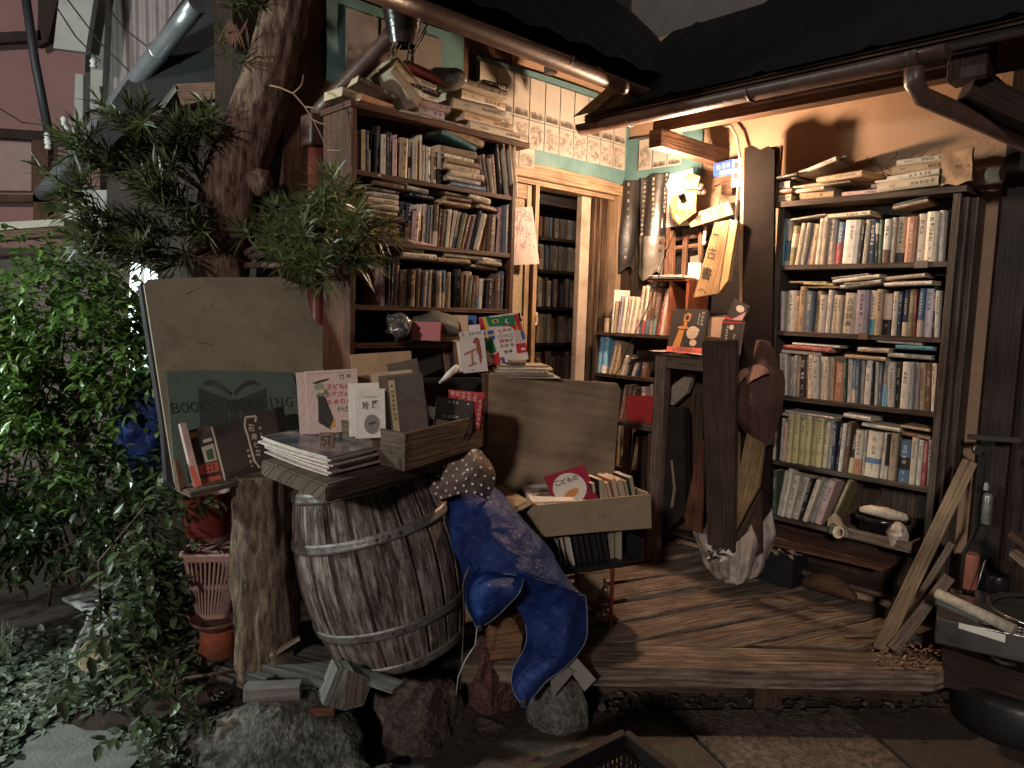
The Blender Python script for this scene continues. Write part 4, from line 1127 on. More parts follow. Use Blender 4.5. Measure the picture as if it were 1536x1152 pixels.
def art1(mb):
    w, h = wb, hb; y = -.0008
    mb.poly([(w*.14, y, h*.12), (w*.36, y, h*.12), (w*.42, y, h*.52), (w*.26, y, h*.52)], 0); ell(mb, w*.37, y, h*.58, w*.16, h*.035, 0); ell(mb, w*.42, y-.0002, h*.66, w*.05, h*.06, 0)
    mb.poly([(w*.34, y-.0003, h*.72), (w*.52, y-.0003, h*.72), (w*.56, y-.0003, h*.88), (w*.46, y-.0003, h*.93), (w*.36, y-.0003, h*.87)], 0); ell(mb, w*.45, y-.0005, h*.81, w*.05, h*.06, 2)
    ell(mb, w*.66, y, h*.47, w*.17, h*.15, 1); ell(mb, w*.72, y-.0003, h*.56, w*.14, h*.04, 3, rot=-20); ell(mb, w*.66, y-.0006, h*.46, w*.15, h*.125, 1)
    for dx in (-.06, .05): mb.poly([(w*(.65+dx), y-.0009, h*.48), (w*(.70+dx), y-.0009, h*.48), (w*(.70+dx), y-.0009, h*.487), (w*(.65+dx), y-.0009, h*.487)], 2)
    mb.poly([(w*.62, y-.0009, h*.41), (w*.70, y-.0009, h*.41), (w*.70, y-.0009, h*.417), (w*.62, y-.0009, h*.417)], 2)
    mb.poly([(w*.5, y, h*.13), (w*.95, y, h*.13), (w*.85, y, h*.28), (w*.72, y, h*.33), (w*.58, y, h*.3)], 2); ell(mb, w*.72, y-.0004, h*.24, w*.1, h*.075, 1)
    r = random.Random(3); vtext(mb, w*.88, h*.96, h*.62, .014, y, 3, r); vtext(mb, w*.78, h*.92, h*.66, .008, y, 3, r)
    mb.poly([(-.001, y-.001, -.002), (w+.001, y-.001, -.002), (w+.001, y-.001, h*.13), (-.001, y-.001, h*.13)], 4)
    vtext(mb, h*.095, w*.3, w*.75, .010, y-.0015, 2, r, True); vtext(mb, h*.05, w*.15, w*.85, .009, y-.0015, 2, r, True)
    return [GOLD, SKIN, INKD, INKW, OBI]
displaybook('book', 'charcoal picture-covered book with coral paper band, propped on the side table', DF, wb, hb, .022, DARKC, art1)
o2 = onF(FR(.42), 1078, 512); D2 = FR(.42) @ T((o2.x, 0, o2.z-.06)) @ Rz(4) @ Rx(-10)
def art2(mb):
    y = -.0008; r = random.Random(8); mb.poly([(0, y, .15), (.1, y, .15), (.1, y, .155), (0, y, .155)], 0); ell(mb, .05, y, .13, .012, .012, 1); vtext(mb, .03, .14, .04, .012, y, 1, r); vtext(mb, .07, .1, .03, .01, y, 1, r); return [INKR, INKW]
displaybook('book', 'black book with red edge and white circle at the right of the alcove', D2, .105, .165, .02, DARKC, art2)
o3 = onF(FR(.36), 1084, 470); D3 = FR(.36) @ T((o3.x, 0, o3.z-.05)) @ Ry(22) @ Rx(-8)
displaybook('book', 'tilted black and pink book leaning above the white circle book', D3, .085, .13, .016, DARKC, lambda mb: (mb.poly([(.02, -.0008, .02), (.085, -.0008, .05), (.085, -.0008, .1)], 0), ell(mb, .05, -.001, .1, .022, .016, 1), mb.poly([(0, -.001, .03), (.05, -.001, .03), (.05, -.001, .042), (0, -.001, .042)], 2), [mat('printed_pink', (.55, .3, .3), var=.05, bump=0), INKW, INKR])[-1])
# stuff under and beside the side table
F = FR(.52)
mb = pxprism(F, [(1053, 512), (1104, 510), (1100, 830), (1062, 842)], .022); tag(mb.build('upright_board', wood('umber_board', (.035, .024, .017), (.085, .058, .042), rough=.7)), 'wide brown upright board standing right of the side table', 'board')
F = FR(.44)
mb = pxprism(F, [(940, 593), (982, 594), (976, 637), (938, 635)], .015); tag(mb.build('red_square_book', mat('red_cover_cloth', (.36, .03, .028), rough=.55, var=.12, scale=14)), 'square plain red book standing behind the table leg', 'book')
mb = pxprism(FR(.46), [(990, 612), (1026, 612), (1028, 770), (1006, 790), (990, 786)], .05); bmesh.ops.bevel(mb.bm, geom=list(mb.bm.edges), offset=.008, segments=2, affect='EDGES'); mb.poly([(lambda p: (p[0], -.0015, p[1]))(q) for q in pxs(FR(.46), [(1006, 690), (1009, 690), (1014, 735), (1010, 760), (1006, 762), (1010, 730)])], 1)
tag(mb.build('black_case', [mat('black_leather_case', (.018, .016, .015), rough=.45, var=.4, scale=8, bump=.3), mat('worn_scuff', (.22, .17, .12), rough=.7)]), 'worn black case standing under the side table', 'case')
mb = pxprism(FR(.30), [(1000, 545), (1056, 540), (1052, 800), (1000, 790)], .012); tag(mb.build('back_board', WD), 'dark brown board closing the back of the side table', 'board')
mb = pxprism(FR(.38), [(1000, 585), (1032, 560), (1040, 562), (1030, 590), (1010, 608), (1000, 606)], .03); tag(mb.build('paper_roll', mat('brownish_paper', (.27, .22, .17), rough=.8, var=.25)), 'crumpled brownish papers stuffed under the side table', 'papers')
mb = pxprism(FR(.5), [(1050, 660), (1056, 662), (1052, 800), (1030, 790), (1026, 775)], .015); tag(mb.build('slanted_board', WR), 'dark reddish slanted board between case and upright board', 'board')
for k, (u, v0, v1) in enumerate(((962, 655, 815), (972, 650, 815))):
    mb = pxprism(FR(.40+.02*k), [(u, v0), (u+7, v0), (u+5, v1), (u-3, v1)], .02); tag(mb.build('thin_board', BRW if k else WD), ('dark' if k == 0 else 'brown')+' narrow board standing left of the table leg', 'board')
# rough pale board, brown sack, waste bag and crate by the right bookcase
mb = pxprism(FR(.36), [(1120, 650), (1146, 668), (1138, 730), (1104, 795), (1091, 790)], .018); tag(mb.build('rough_board', wood('straw_board', (.16, .10, .045), (.38, .26, .13), rough=.8)), 'rough straw coloured board leaning below the brown sack', 'board')
mb = pxprism(FR(.42), [(1140, 735), (1142, 830), (1110, 850), (1096, 820)], .02); tag(mb.build('dark_board', WD), 'dark board leaning over the white waste bag', 'board')
SACK = mat('maroon_brown_cloth', (.075, .035, .028), rough=.9, var=.3, scale=12, bump=.6, bscale=40)
c = FR(.36) @ onF(FR(.36), 1128, 600)
sk = thing('cloth_sack', 'limp maroon brown cloth bag hung on the left side of the right bookcase', 'bag', c-V((0, 0, .17)))
def cloth(ctrl, b0, nu, nv, name, mt, parent, amp, back=.03):
    g = []; F = FR(b0)
    R_s = [[onF(FR(b0+q[2]), q[0], q[1])+V((0, -q[2], 0)) for q in r] for r in ctrl]
    def cr(P, t):
        t *= len(P)-1; i = min(int(t), len(P)-2); f = t-i; a, p, q, b = P[max(i-1, 0)], P[i], P[i+1], P[min(i+2, len(P)-1)]
        return .5*((2*p)+(q-a)*f+(2*a-5*p+4*q-b)*f*f+(3*p-a-3*q+b)*f**3)
    for jj in range(nv+1):
        g.append([cr([cr(r, k/nu) for r in R_s], jj/nv) for k in range(nu+1)])
    for jj, r in enumerate(g):
        for k in range(len(r)): p = r[k]; r[k] = p+V((0, amp*(math.sin(k*1.25+jj*.22)+.6*math.sin(k*.6-jj*.5)), 0))+mnoise2(p*16)*amp*.8
    mb = MB(F); mb.grid(g); mb.grid([[p+V((0, back, 0)) for p in r] for r in g][::-1]); return mb.build(name, mt, parent)
from mathutils.noise import noise_vector as mnoise2
cloth([[(1092, 588, .0), (1104, 566, .05), (1122, 552, .07), (1146, 548, .05), (1170, 556, .0)], [(1086, 604, .0), (1104, 600, .09), (1128, 592, .11), (1150, 590, .08), (1172, 590, .0)], [(1090, 622, .0), (1108, 630, .08), (1130, 630, .11), (1150, 626, .08), (1168, 616, .0)], [(1108, 640, .0), (1120, 648, .05), (1136, 656, .07), (1150, 654, .05), (1162, 642, .0)], [(1132, 662, .0), (1138, 666, .02), (1146, 669, .03), (1154, 668, .02), (1159, 662, .0)]], .28, 26, 24, 'body', SACK, sk, .006)
cloth([[(1090, 598, .05), (1096, 578, .1), (1106, 560, .1), (1120, 552, .09)], [(1086, 612, .05), (1094, 594, .12), (1110, 572, .13), (1126, 560, .1)]], .28, 10, 5, 'tied_fold', mat('lit_cloth_folds', (.20, .11, .085), rough=.9, var=.2, bump=.4), sk, .006, .01)  # folds get a paler cloth colour for the light falling on them
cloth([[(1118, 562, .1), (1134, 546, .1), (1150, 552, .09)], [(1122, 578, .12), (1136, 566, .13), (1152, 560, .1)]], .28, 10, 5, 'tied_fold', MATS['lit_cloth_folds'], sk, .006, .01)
cloth([[(1134, 510, .0), (1146, 512, .03), (1156, 520, .0)], [(1130, 535, .02), (1144, 535, .06), (1160, 538, .02)], [(1128, 552, .04), (1144, 552, .08), (1164, 556, .02)]], .25, 10, 10, 'neck', SACK, sk, .005)
wbp = FR(.5) @ onF(FR(.5), 1085, 868); wbp.z = .2
wb_ = thing('waste_bag', 'torn white plastic bag of paper scraps on the deck', 'bag', wbp)
WPL = mat('translucent_white_plastic', (.30, .26, .225), rough=.45, var=.4, scale=14, bump=.6, bscale=24, spec=.35)
cloth([[(1038, 790, -.02), (1060, 800, .05), (1092, 816, .08), (1118, 802, .05), (1140, 768, -.04)], [(1046, 822, .0), (1068, 832, .09), (1096, 842, .13), (1122, 834, .09), (1144, 806, -.02)], [(1060, 850, .02), (1078, 858, .11), (1099, 866, .15), (1119, 862, .11), (1134, 842, .0)], [(1076, 868, .04), (1088, 873, .12), (1102, 876, .14), (1114, 874, .12), (1122, 866, .04)]], .40, 34, 26, 'bag_skin', WPL, wb_, .008, .12)
cloth([[(1036, 784, .0), (1048, 786, .03), (1058, 792, .0)], [(1044, 806, .04), (1056, 806, .08), (1066, 812, .04)], [(1054, 826, .05), (1062, 828, .08), (1072, 830, .05)]], .40, 10, 10, 'torn_flap', WPL, wb_, .006, .006)
mb = MB(T(wbp)); rng = random.Random(12)
for k in range(46):
    x, y, z = rng.uniform(-.09, .09), rng.uniform(-.06, .06), rng.uniform(.13, .185); s = rng.uniform(.02, .045)
    mb.poly([(x+rng.uniform(-s, s), y+rng.uniform(-s, s), z+rng.uniform(-.02, .02)) for _ in range(3)]+[(x, y, z+.01)])
tag(mb.build('paper_scraps', WHITEP, wb_), kind='stuff')
# things low in and under the right bookcase
bk = RF @ onF(RF, 1160, 835, -.03); bk.z = .2
ck = thing('black_crate', 'black open crate of torn paper scraps under the right bookcase', 'crate', RF @ V((.12, -.03, .2)))
X = RF @ T((.0, -.10, .2))
mb = MB(X); mb.box((0, 0, 0), (.22, .006, .14)); mb.box((0, .15, 0), (.22, .156, .14)); mb.box((0, .0061, 0), (.006, .1499, .14)); mb.box((.214, .0061, 0), (.22, .1499, .14)); mb.box((.0061, .0061, 0), (.2139, .1499, .006)); mb.build('crate_body', mat('black_plastic_crate', (.015, .015, .016), rough=.4), ck)
mb = MB(X)
for k in range(26):
    x, y, z = rng.uniform(.01, .21), rng.uniform(.01, .14), rng.uniform(.12, .165); s = .035; mb.poly([(x+rng.uniform(-s, s), y+rng.uniform(-s, s), z+rng.uniform(-.02, .02)) for _ in range(3)]+[(x, y, z+.01)])
tag(mb.build('paper_scraps', mat('aged_scrap_paper', (.36, .27, .19), rough=.8, var=.35), ck), kind='stuff')
for k in range(3):
    mb = MB(RF); mb.box((.02, -.09+.018*k, .375+.0135*k), (.62, .12, .387+.0135*k), 0, T((.0, 0, 0)) @ Ry(-2+3*k*.3)); tag(mb.build('thin_plank', BRW if k != 1 else WR), ['lowest', 'middle', 'topmost'][k]+' of three thin brown planks lying under the right bookcase', 'plank', 'planks under the right bookcase')
mb = MB(RF); rows = []
for i in range(15):
    f = i/14; rows.append([(.24+.24*f, -.02+.055*math.sin(math.pi*(.12+.8*f))*math.cos(k*math.pi/12)+.005*((i+k) % 2), .202+.075*math.sin(math.pi*(.15+.75*f))*(1+math.sin(k*math.pi/12))*.62+.005*((i+k) % 2)) for k in range(24)])
VV = mb.grid(rows, closed=True); mb.cap(VV[0][::-1]); mb.cap(VV[-1])
tag(mb.build('straw_basket', wood('straw_weave', (.05, .026, .014), (.14, .08, .045), rough=.8, gs=3)), 'small brown straw basket under the right bookcase', 'basket')
zz = ZR[0]
dd = thing('drawer_tray', 'grey wooden drawer tray pulled out of the fifth bookcase shelf', 'tray', RF @ V((.55, -.06, zz)))
X = RF @ T((.37, -.09, zz+.001))
mb = MB(X); mb.box((0, 0, 0), (.34, .012, .045), bev=.001); mb.box((0, .0121, 0), (.34, .2, .008)); mb.box((0, .0121, .0081), (.010, .2, .045)); mb.box((.33, .0121, .0081), (.34, .2, .045)); mb.build('tray', GW, dd)
pc = X @ V((.18, .11, .009))
pn = thing('black_pan', 'black round pan with wrapped packet inside the drawer tray', 'pan', pc)
mb = MB(T(pc)); mb.lathe([(.085, 0), (.09, .075), (.11, .08), (.112, .10), (.106, .10), (.10, .085), (.082, .07), (.08, .01)], seg=32, caps=False); mb.lathe([(.0005, .0075), (.081, .0075)], seg=32, caps=False); mb.build('pan_body', mat('black_lacquer', (.012, .012, .014), rough=.15, spec=.7), pn)
mb = MB(T(pc) @ Rz(-30)); mb.tube([(-.09, -.02, .115), (-.05, -.03, .12), (.02, -.03, .115), (.09, -.03, .108), (.10, -.03, .105)], [.012, .022, .024, .018, .008], seg=12); o = mb.build('wrapped_packet', mat('shiny_wrap', (.5, .42, .32), rough=.25, var=.3, scale=40, bump=.8, bscale=50, spec=.7), noise=.006, nscale=30); tag(o, 'shiny crumpled wrapped packet lying on the black pan', 'packet')
u0 = X @ V((.07, .02, .012))
mb = MB(T(u0) @ Rz(-60) @ Rx(75)); mb.lathe([(.018, 0), (.02, .05), (.028, .065), (.024, .065), (.016, .05)], seg=20, caps=False); mb.lathe([(.012, .001), (.001, .001)], seg=12, caps=False); tag(mb.build('vase', mat('cream_glaze', (.55, .47, .33), rough=.3, var=.1)), 'small cream ceramic vase lying in front of the black pan', 'vase')
u1 = X @ V((.27, .035, .01))
mb = MB(T(u1) @ Rz(-35)); mb.lathe([(.04, 0), (.043, .05), (.03, .085), (.012, .10)], seg=6, sm=False); tag(mb.build('patterned_packet', mat('flower_pattern_paper', (.42, .36, .30), rough=.5, var=.7, scale=70)), 'hexagonal flower patterned paper packet right of the black pan', 'packet')
mb = MB(X @ T((.03, .03, .012)) @ Rz(20)); g = [[(.1*i/6-.05, .03*j/3, .03*math.sin(i*.9)*(j/3)+.02+.02*j/3) for j in range(4)] for i in range(7)]; mb.grid(g, sm=False); mb.grid([[(p[0], p[1], p[2]+.002) for p in r] for r in g][::-1], sm=False); tag(mb.build('torn_carton', mat('torn_carton_board', (.36, .25, .16), rough=.8, var=.3)), 'torn carton piece curling left of the cream vase', 'carton')
# cloth tag book, rolled papers and brushwood on top of the right bookcase
p = onF(RF, 1440, 268, .02)
mb = MB(RF @ T((p.x, -.0, 1.994)) @ Rz(-14)); g = []
for i in range(9): g.append([(-.06+.12*i/8, .006*math.sin(i*.8+j)-.02, .004+.13*j/6+.006*math.sin(i)) for j in range(7)])
mb.grid(g); mb.grid([[(q[0], q[1]+.012, q[2]) for q in r] for r in g][::-1]); r = random.Random(6); vtext(mb, .01, .11, .06, .016, -.032, 1, r); vtext(mb, -.02, .08, .03, .009, -.032, 1, r)
tag(mb.build('paper_bag', [mat('tan_kraft_paper', (.30, .20, .12), rough=.8, var=.2, bump=.4, bscale=30), INKD]), 'crumpled tan paper bag with black characters right of the top heap', 'paper bag')
q0 = onF(RF, 1460, 272, .05); q1 = onF(RF, 1503, 270, .05)
mb = MB(RF); mb.tube([(q0.x, .06, 2.03), (q1.x, .05, 2.03)], .034, seg=18); tag(mb.build('paper_roll', mat('pale_roll_paper', (.46, .38, .30), rough=.8, var=.2, bump=.4)), 'pale rolled paper lying at the right end of the bookcase top', 'roll')
mb = MB(RF); rng = random.Random(15)
for k in range(14):
    x = .34+rng.uniform(0, .2); pts = [V((x, .12, 2.0))]
    for j in range(6): pts.append(pts[-1]+V((rng.uniform(-.05, .06), rng.uniform(-.01, .01), rng.uniform(0, .045))))
    mb.tube(pts, [.004, .0035, .003, .003, .0025, .002, .0015], seg=5)
tag(mb.build('dry_twigs', mat('dark_twig_bark', (.06, .03, .02), rough=.9)), 'dry curling twigs behind the heaps on the right bookcase', 'twigs')
# ================= the display in front: signboard, barrel, boxes, tarpaulin
GREENB = mat('worn_olive_canvas', (.32, .275, .20), rough=.8, var=.2, scale=5, bump=.3, bscale=220, dirt=(.21, .18, .135))
GREENP = mat('faded_green_board', (.125, .18, .145), rough=.75, var=.14, scale=7, bump=.25, bscale=200, dirt=(.10, .14, .115))
B0 = atY(262, 730, 2.30)
BF = T(B0) @ Rz(43) @ Rx(-23)
sb = thing('signboard', 'large worn olive board with green shop panel, leaning against the tree trunk', 'signboard', B0)
def roundpoly(pts, n=1): return pts
mb = pxprism(BF, [(222, 419), (300, 416), (420, 416), (565, 412), (577, 416), (582, 428), (600, 540), (628, 700), (266, 731), (262, 722), (216, 426)], .03)
mb.build('board', GREENB, sb)
mb = pxprism(BF, [(213, 421), (217, 426), (263, 722), (266, 733), (250, 720), (244, 640), (228, 540), (211, 430)], .035, y=.012); mb.build('edge_trim', mat('dark_edge_trim', (.035, .03, .035), rough=.7), sb)
mb = pxprism(BF, [(249, 557), (300, 555), (436, 558), (441, 566), (470, 700), (268, 729), (262, 715)], .006, y=-.007); sp_ = mb.build('shop_panel', GREENP, sb)
LOGO = mat('faded_logo_grey', (.06, .07, .066), rough=.75, var=.12, scale=20, bump=.1)
LETG = mat('faded_lettering', (.035, .05, .04), rough=.8, var=.2, bump=0)
mb = MB(BF)
for pix in ([(297, 581), (341, 598), (344, 650), (302, 668)], [(360, 598), (399, 582), (404, 640), (364, 655)], [(344, 599), (357, 599), (361, 655), (347, 657)]):
    mb.poly([(x, -.0078, z) for x, z in pxs(BF, pix, -.0078)])
for off in (0, 4.5, 9):
    for L_ in ([(303+off, 577-off*.55), (318+off*.8, 577-off*.55+1), (335+off*.3, 586-off*.4), (348, 595-off*.5)], [(391-off, 578-off*.55), (378-off*.7, 576-off*.4), (362-off*.2, 584-off*.4), (352, 594-off*.5)]):
        q = pxs(BF, L_, -.0078)
        for (x0, z0), (x1, z1) in zip(q, q[1:]): mb.poly([(x0, -.0079, z0), (x1, -.0079, z1), (x1, -.0079, z1+.006), (x0, -.0079, z0+.006)])
mb.build('book_emblem', LOGO, sp_)
mb = MB(BF)
letters = 'BOOKS HERRING'; stems = dict(B='l', K='lr', H='lr', E='l', R='lr', I='c', N='lr', O='', S='', G='')
for i, ch in enumerate(letters):
    if ch == ' ': continue
    u = 263+i*14.2+(2 if ch == 'I' else 0); v = 612-i*.75
    p = onF(BF, u, v, -.0085); cw = .0265 if ch != 'I' else .005; hh = .036
    text_mb(ch, .05, T((p.x, -.0085, p.z)), mb, 0, fit=(cw, hh))
    for sx in stems[ch]:
        xx = p.x+{'l': -cw/2+.003, 'r': cw/2-.003, 'c': 0}[sx]
        mb.poly([(xx-.006, -.0087, p.z-hh/2), (xx+.006, -.0087, p.z-hh/2), (xx+.006, -.0087, p.z-hh/2+.0022), (xx-.006, -.0087, p.z-hh/2+.0022)])
        if ch in 'HINK': mb.poly([(xx-.006, -.0087, p.z+hh/2-.0022), (xx+.006, -.0087, p.z+hh/2-.0022), (xx+.006, -.0087, p.z+hh/2), (xx-.006, -.0087, p.z+hh/2)])
mb.build('lettering', LETG, sp_)
mb = MB(BF); rng = random.Random(31)
for k in range(9):
    u, v = rng.uniform(250, 560), rng.uniform(440, 540); p = onF(BF, u, v); L_ = rng.uniform(.02, .07); a = rng.uniform(-.5, 2)
    mb.poly([(p.x, -.0007, p.z), (p.x+L_*math.cos(a), -.0007, p.z+L_*math.sin(a)), (p.x+L_*math.cos(a)+.001, -.0007, p.z+L_*math.sin(a)+.0015), (p.x, -.0007, p.z+.0025)])
mb.build('scratches', LETG, sb)
# ledge with the black book and its neighbours
LP0 = BF @ onF(BF, 275, 738, -.06); LP1 = BF @ onF(BF, 405, 705, -.06)
LW = mat('ledge_wood', (.06, .045, .035), rough=.8, var=.3, scale=20)
mb = MB(); mb.bar(LP0, LP1, .11, .016, 0); tag(mb.build('ledge', GW), 'narrow grey ledge under the black picture book, carried by the log', 'shelf')
mb = pxprism(BF, [(318, 641), (412, 612), (425, 610), (433, 650), (440, 690), (338, 724)], .022, y=-.075); bk_ = thing('book', 'large black book with white brushed title lying against the signboard', 'book', BF @ onF(BF, 365, 722, -.075)); mb.build('cover', DARKC, bk_)
mb = pxprism(BF, [(412, 612), (425, 610), (437, 690), (426, 694)], .001, y=-.0762); mb.poly([(x, -.0768, z) for x, z in pxs(BF, [(316, 640), (319, 640.5), (340, 723), (337, 724.5)], -.0768)], 1); mb.poly([(x, -.0768, z) for x, z in pxs(BF, [(338, 724), (337, 722), (394, 706), (394, 708)], -.0768)], 1)
sp = [(366, 645), (368, 628), (374, 626), (383, 623), (385, 632)]; q = pxs(BF, [(383, 633), (384, 624), (368, 626), (367, 640), (372, 655), (377, 675), (382, 692), (390, 702)], -.077)
for (x0, z0), (x1, z1) in zip(q, q[1:]):
    d = V((x1-x0, z1-z0)); nrm = V((-d.y, d.x)).normalized()*.0035; mb.poly([(x0-nrm.x, -.077, z0-nrm.y), (x1-nrm.x, -.077, z1-nrm.y), (x1+nrm.x, -.077, z1+nrm.y), (x0+nrm.x, -.077, z0+nrm.y)], 1)
for u, v, ch, s in ((377, 642, '石', .024), (381, 655, '佛', .022), (384, 667, 'と', .018), (387, 679, '笠', .02), (390, 642, '詩', .012), (392, 651, 'と', .01), (394, 659, '写', .012), (372, 676, '金', .012), (374, 684, '柳', .012), (376, 692, '忠', .012), (378, 699, '一', .010)):
    p = onF(BF, u, v, -.077); text_mb(ch, .05, T((p.x, -.0775, p.z)) @ Ry(12), mb, 1, fit=(s*.9, s if ch != '一' else .003), bold=.001)
mb.build('cover_print', [mat('deep_black_print', (.012, .012, .012), rough=.5, bump=0), INKW], bk_)
mb = pxprism(BF, [(283, 646), (312, 637), (318, 642), (336, 722), (300, 731)], .02, y=-.052); b2 = thing('book', 'photo covered book with orange band beside the black book', 'book', BF @ onF(BF, 315, 728, -.05)); mb.build('cover', mat('brown_photo_cover', (.075, .05, .04), rough=.45, var=.7, scale=26, dirt=(.16, .11, .08)), b2)
mb = MB(BF)
def pq(pix, mi, y): mb.poly([(x, y, z) for x, z in pxs(BF, pix, y)], mi)
pq([(297.5, 698), (327, 692), (331, 706), (301, 713)], 0, -.0528); pq([(302, 718), (331, 712), (333, 719), (304, 726)], 0, -.0528); pq([(302, 671), (320, 665), (326, 690), (308, 694)], 1, -.0528); pq([(308, 676), (318, 672), (322, 688), (312, 690)], 3, -.0533); pq([(284, 650), (294, 647), (297, 655), (287, 658)], 4, -.0528); pq([(304, 660), (317, 656), (318, 661), (305, 665)], 1, -.0528)
r = random.Random(2)
for u, v in ((308, 700), (314, 699), (320, 697), (309, 706), (315, 705), (321, 703)): p = onF(BF, u, v, -.054); glyph(mb, p.x, p.z, .009, -.0536, 2, r)
mb.build('cover_print', [OBI, WHITEP, INKD, mat('printed_green', (.10, .16, .08), bump=0), GOLD], b2)
mb = pxprism(BF, [(270, 635), (279, 634), (303, 728), (293, 731)], .02, y=-.075); mb2 = mb; mb.poly([(x, -.0757, z) for x, z in pxs(BF, [(284, 700), (290, 699), (303, 728), (293, 731)], -.0757)], 1)
tag(mb.build('book', [mat('pale_pink_spine', (.55, .40, .37), rough=.5, var=.1, scale=20), OBI]), 'slim pale pink spined book standing left of the orange banded one', 'book')
mb = pxprism(BF, [(262, 690), (268, 688), (282, 728), (270, 734)], .02, y=-.06); tag(mb.build('book', bmat('br')), 'worn brown booklet end at the left edge of the ledge', 'book')
# rough log that carries the ledge
BARK = mat('flaky_bark', (.125, .088, .066), rough=.95, var=.55, scale=26, bump=1.0, bscale=38, dirt=(.20, .145, .10))
def bark(name, dark, mid, light, scl=1.0):
    if name in MATS: return MATS[name]
    m, t, b = nt(name); L = t.links.new
    co = N(t, 'ShaderNodeTexCoord').outputs['Object']; mp = N(t, 'ShaderNodeMapping'); mp.inputs['Scale'].default_value = (26*scl, 26*scl, 7*scl); L(co, mp.inputs[0])
    vo = N(t, 'ShaderNodeTexVoronoi', Scale=1.0); nz = N(t, 'ShaderNodeTexNoise', Scale=1.4, Detail=8.0, Roughness=.7, Distortion=.6); L(mp.outputs[0], nz.inputs[0])
    mxv = N(t, 'ShaderNodeMixRGB'); mxv.inputs[0].default_value = .35; L(mp.outputs[0], mxv.inputs[1]); L(nz.outputs['Color'], mxv.inputs[2]); L(mp.outputs[0], vo.inputs['Vector'])
    ad = N(t, 'ShaderNodeMath', operation='MULTIPLY_ADD'); L(vo.outputs['Distance'], ad.inputs[0]); ad.inputs[1].default_value = .35; L(nz.outputs['Fac'], ad.inputs[2])
    r = ramp(t, ad.outputs[0], [(.42, dark), (.62, mid), (.9, light)]); L(r.outputs[0], b.inputs['Base Color']); b.inputs['Roughness'].default_value = .92; b.inputs['Specular IOR Level'].default_value = .2
    bp = N(t, 'ShaderNodeBump', Strength=1.0, Distance=.02); L(ad.outputs[0], bp.inputs['Height']); L(bp.outputs[0], b.inputs['Normal']); MATS[name] = m; return m
from mathutils import noise as mnoise
def trunkmesh(pts, rs, seg=36, sub=10, amp=.012, mb=None, nf=5):
    mb = mb or MB(); P = []; Rr = []
    for i in range(len(pts)-1):
        for k in range(sub):
            f = k/sub; g = f*f*(3-2*f)
            P.append(V(pts[i]).lerp(V(pts[i+1]), f)); Rr.append(rs[i]+(rs[i+1]-rs[i])*g)
    P.append(V(pts[-1])); Rr.append(rs[-1])
    for _ in range(4): P = [P[0]]+[(P[i-1]+P[i]*2+P[i+1])/4 for i in range(1, len(P)-1)]+[P[-1]]
    rows = []
    for p, r in zip(P, Rr):
        row_ = []
        for k in range(seg):
            a = 2*math.pi*k/seg; d = V((math.cos(a), math.sin(a), 0)); q = p+d*r
            n = mnoise.noise(V((d.x*3, d.y*3, p.z*1.6))*1.3)*amp*1.6 + mnoise.noise(V((q.x*26, q.y*26, q.z*9)))*amp*.7
            row_.append(q+d*n)
        rows.append(row_)
    VV = mb.grid(rows, closed=True); mb.cap(VV[0][::-1]); mb.cap(VV[-1]); return mb
BKL = bark('log_bark', (.03, .021, .016), (.15, .108, .08), (.32, .24, .17), 1.9)
lt = atY(388, 722, 2.42); lb_ = atY(404, 990, 2.40)
tag(trunkmesh([lb_+V((0, 0, -.05)), lb_.lerp(lt, .35), lb_.lerp(lt, .7), lt+V((0, 0, .03))], [.100, .098, .096, .094], amp=.02).build('log_post', BKL), 'thick rough barked log post standing left of the barrel', 'log')
# red bucket, basket, terracotta pots
c = atY(312, 800, 2.62)
mb = MB(); mb.lathe([(.075, 0), (.088, .16), (.092, .165), (.086, .16), (.07, .01)], T((c.x, c.y, c.z-.0)), seg=28, caps=False); mb.lathe([(.0, .1), (.08, .1)], T(c), seg=20, caps=False); tag(mb.build('red_bucket', mat('dark_red_plastic', (.13, .02, .016), rough=.45, var=.25)), 'dark red bucket behind the log under the ledge', 'bucket')
c = atY(322, 925, 2.50); ct = atY(318, 826, 2.50); hb_ = ct.z-c.z
bs = thing('laundry_basket', 'dusty pink slotted plastic basket tucked between shrub and log', 'basket', c)
PINKP = mat('dusty_pink_plastic', (.36, .215, .19), rough=.5, var=.15, scale=14, bump=.15)
XB = T(c) @ Rx(-6) @ Rz(14)
def rectring(w, d, z, n=10, r=.03):
    out = []
    for (sx, sy, a0) in ((1, 1, 0), (-1, 1, 90), (-1, -1, 180), (1, -1, 270)):
        for k in range(n+1):
            a = RAD(a0+90*k/n); out.append((sx*(w-r)+r*math.cos(a), sy*(d-r)+r*math.sin(a), z))
    return out
mb = MB(XB)
def bs_w(f): return .052+.052*f, .045+.04*f
for f0, f1 in ((.0, .1), (.47, .54), (.88, 1.0)):
    (w0, d0), (w1, d1) = bs_w(f0), bs_w(f1); mb.grid([rectring(w0, d0, hb_*f0), rectring(w1, d1, hb_*f1)], closed=True); mb.grid([rectring(w1-.004, d1-.004, hb_*f1), rectring(w0-.004, d0-.004, hb_*f0)], closed=True)
mb.grid([rectring(*[q+.008 for q in bs_w(1)], hb_*.965), rectring(*[q+.008 for q in bs_w(1)], hb_*1.0), rectring(*bs_w(1), hb_*1.0)], closed=True)
mb.build('rim_bands', PINKP, bs)
mb = MB(XB); r0 = rectring(*bs_w(.1), hb_*.1); r1 = rectring(*bs_w(.88), hb_*.88); n = len(r0)
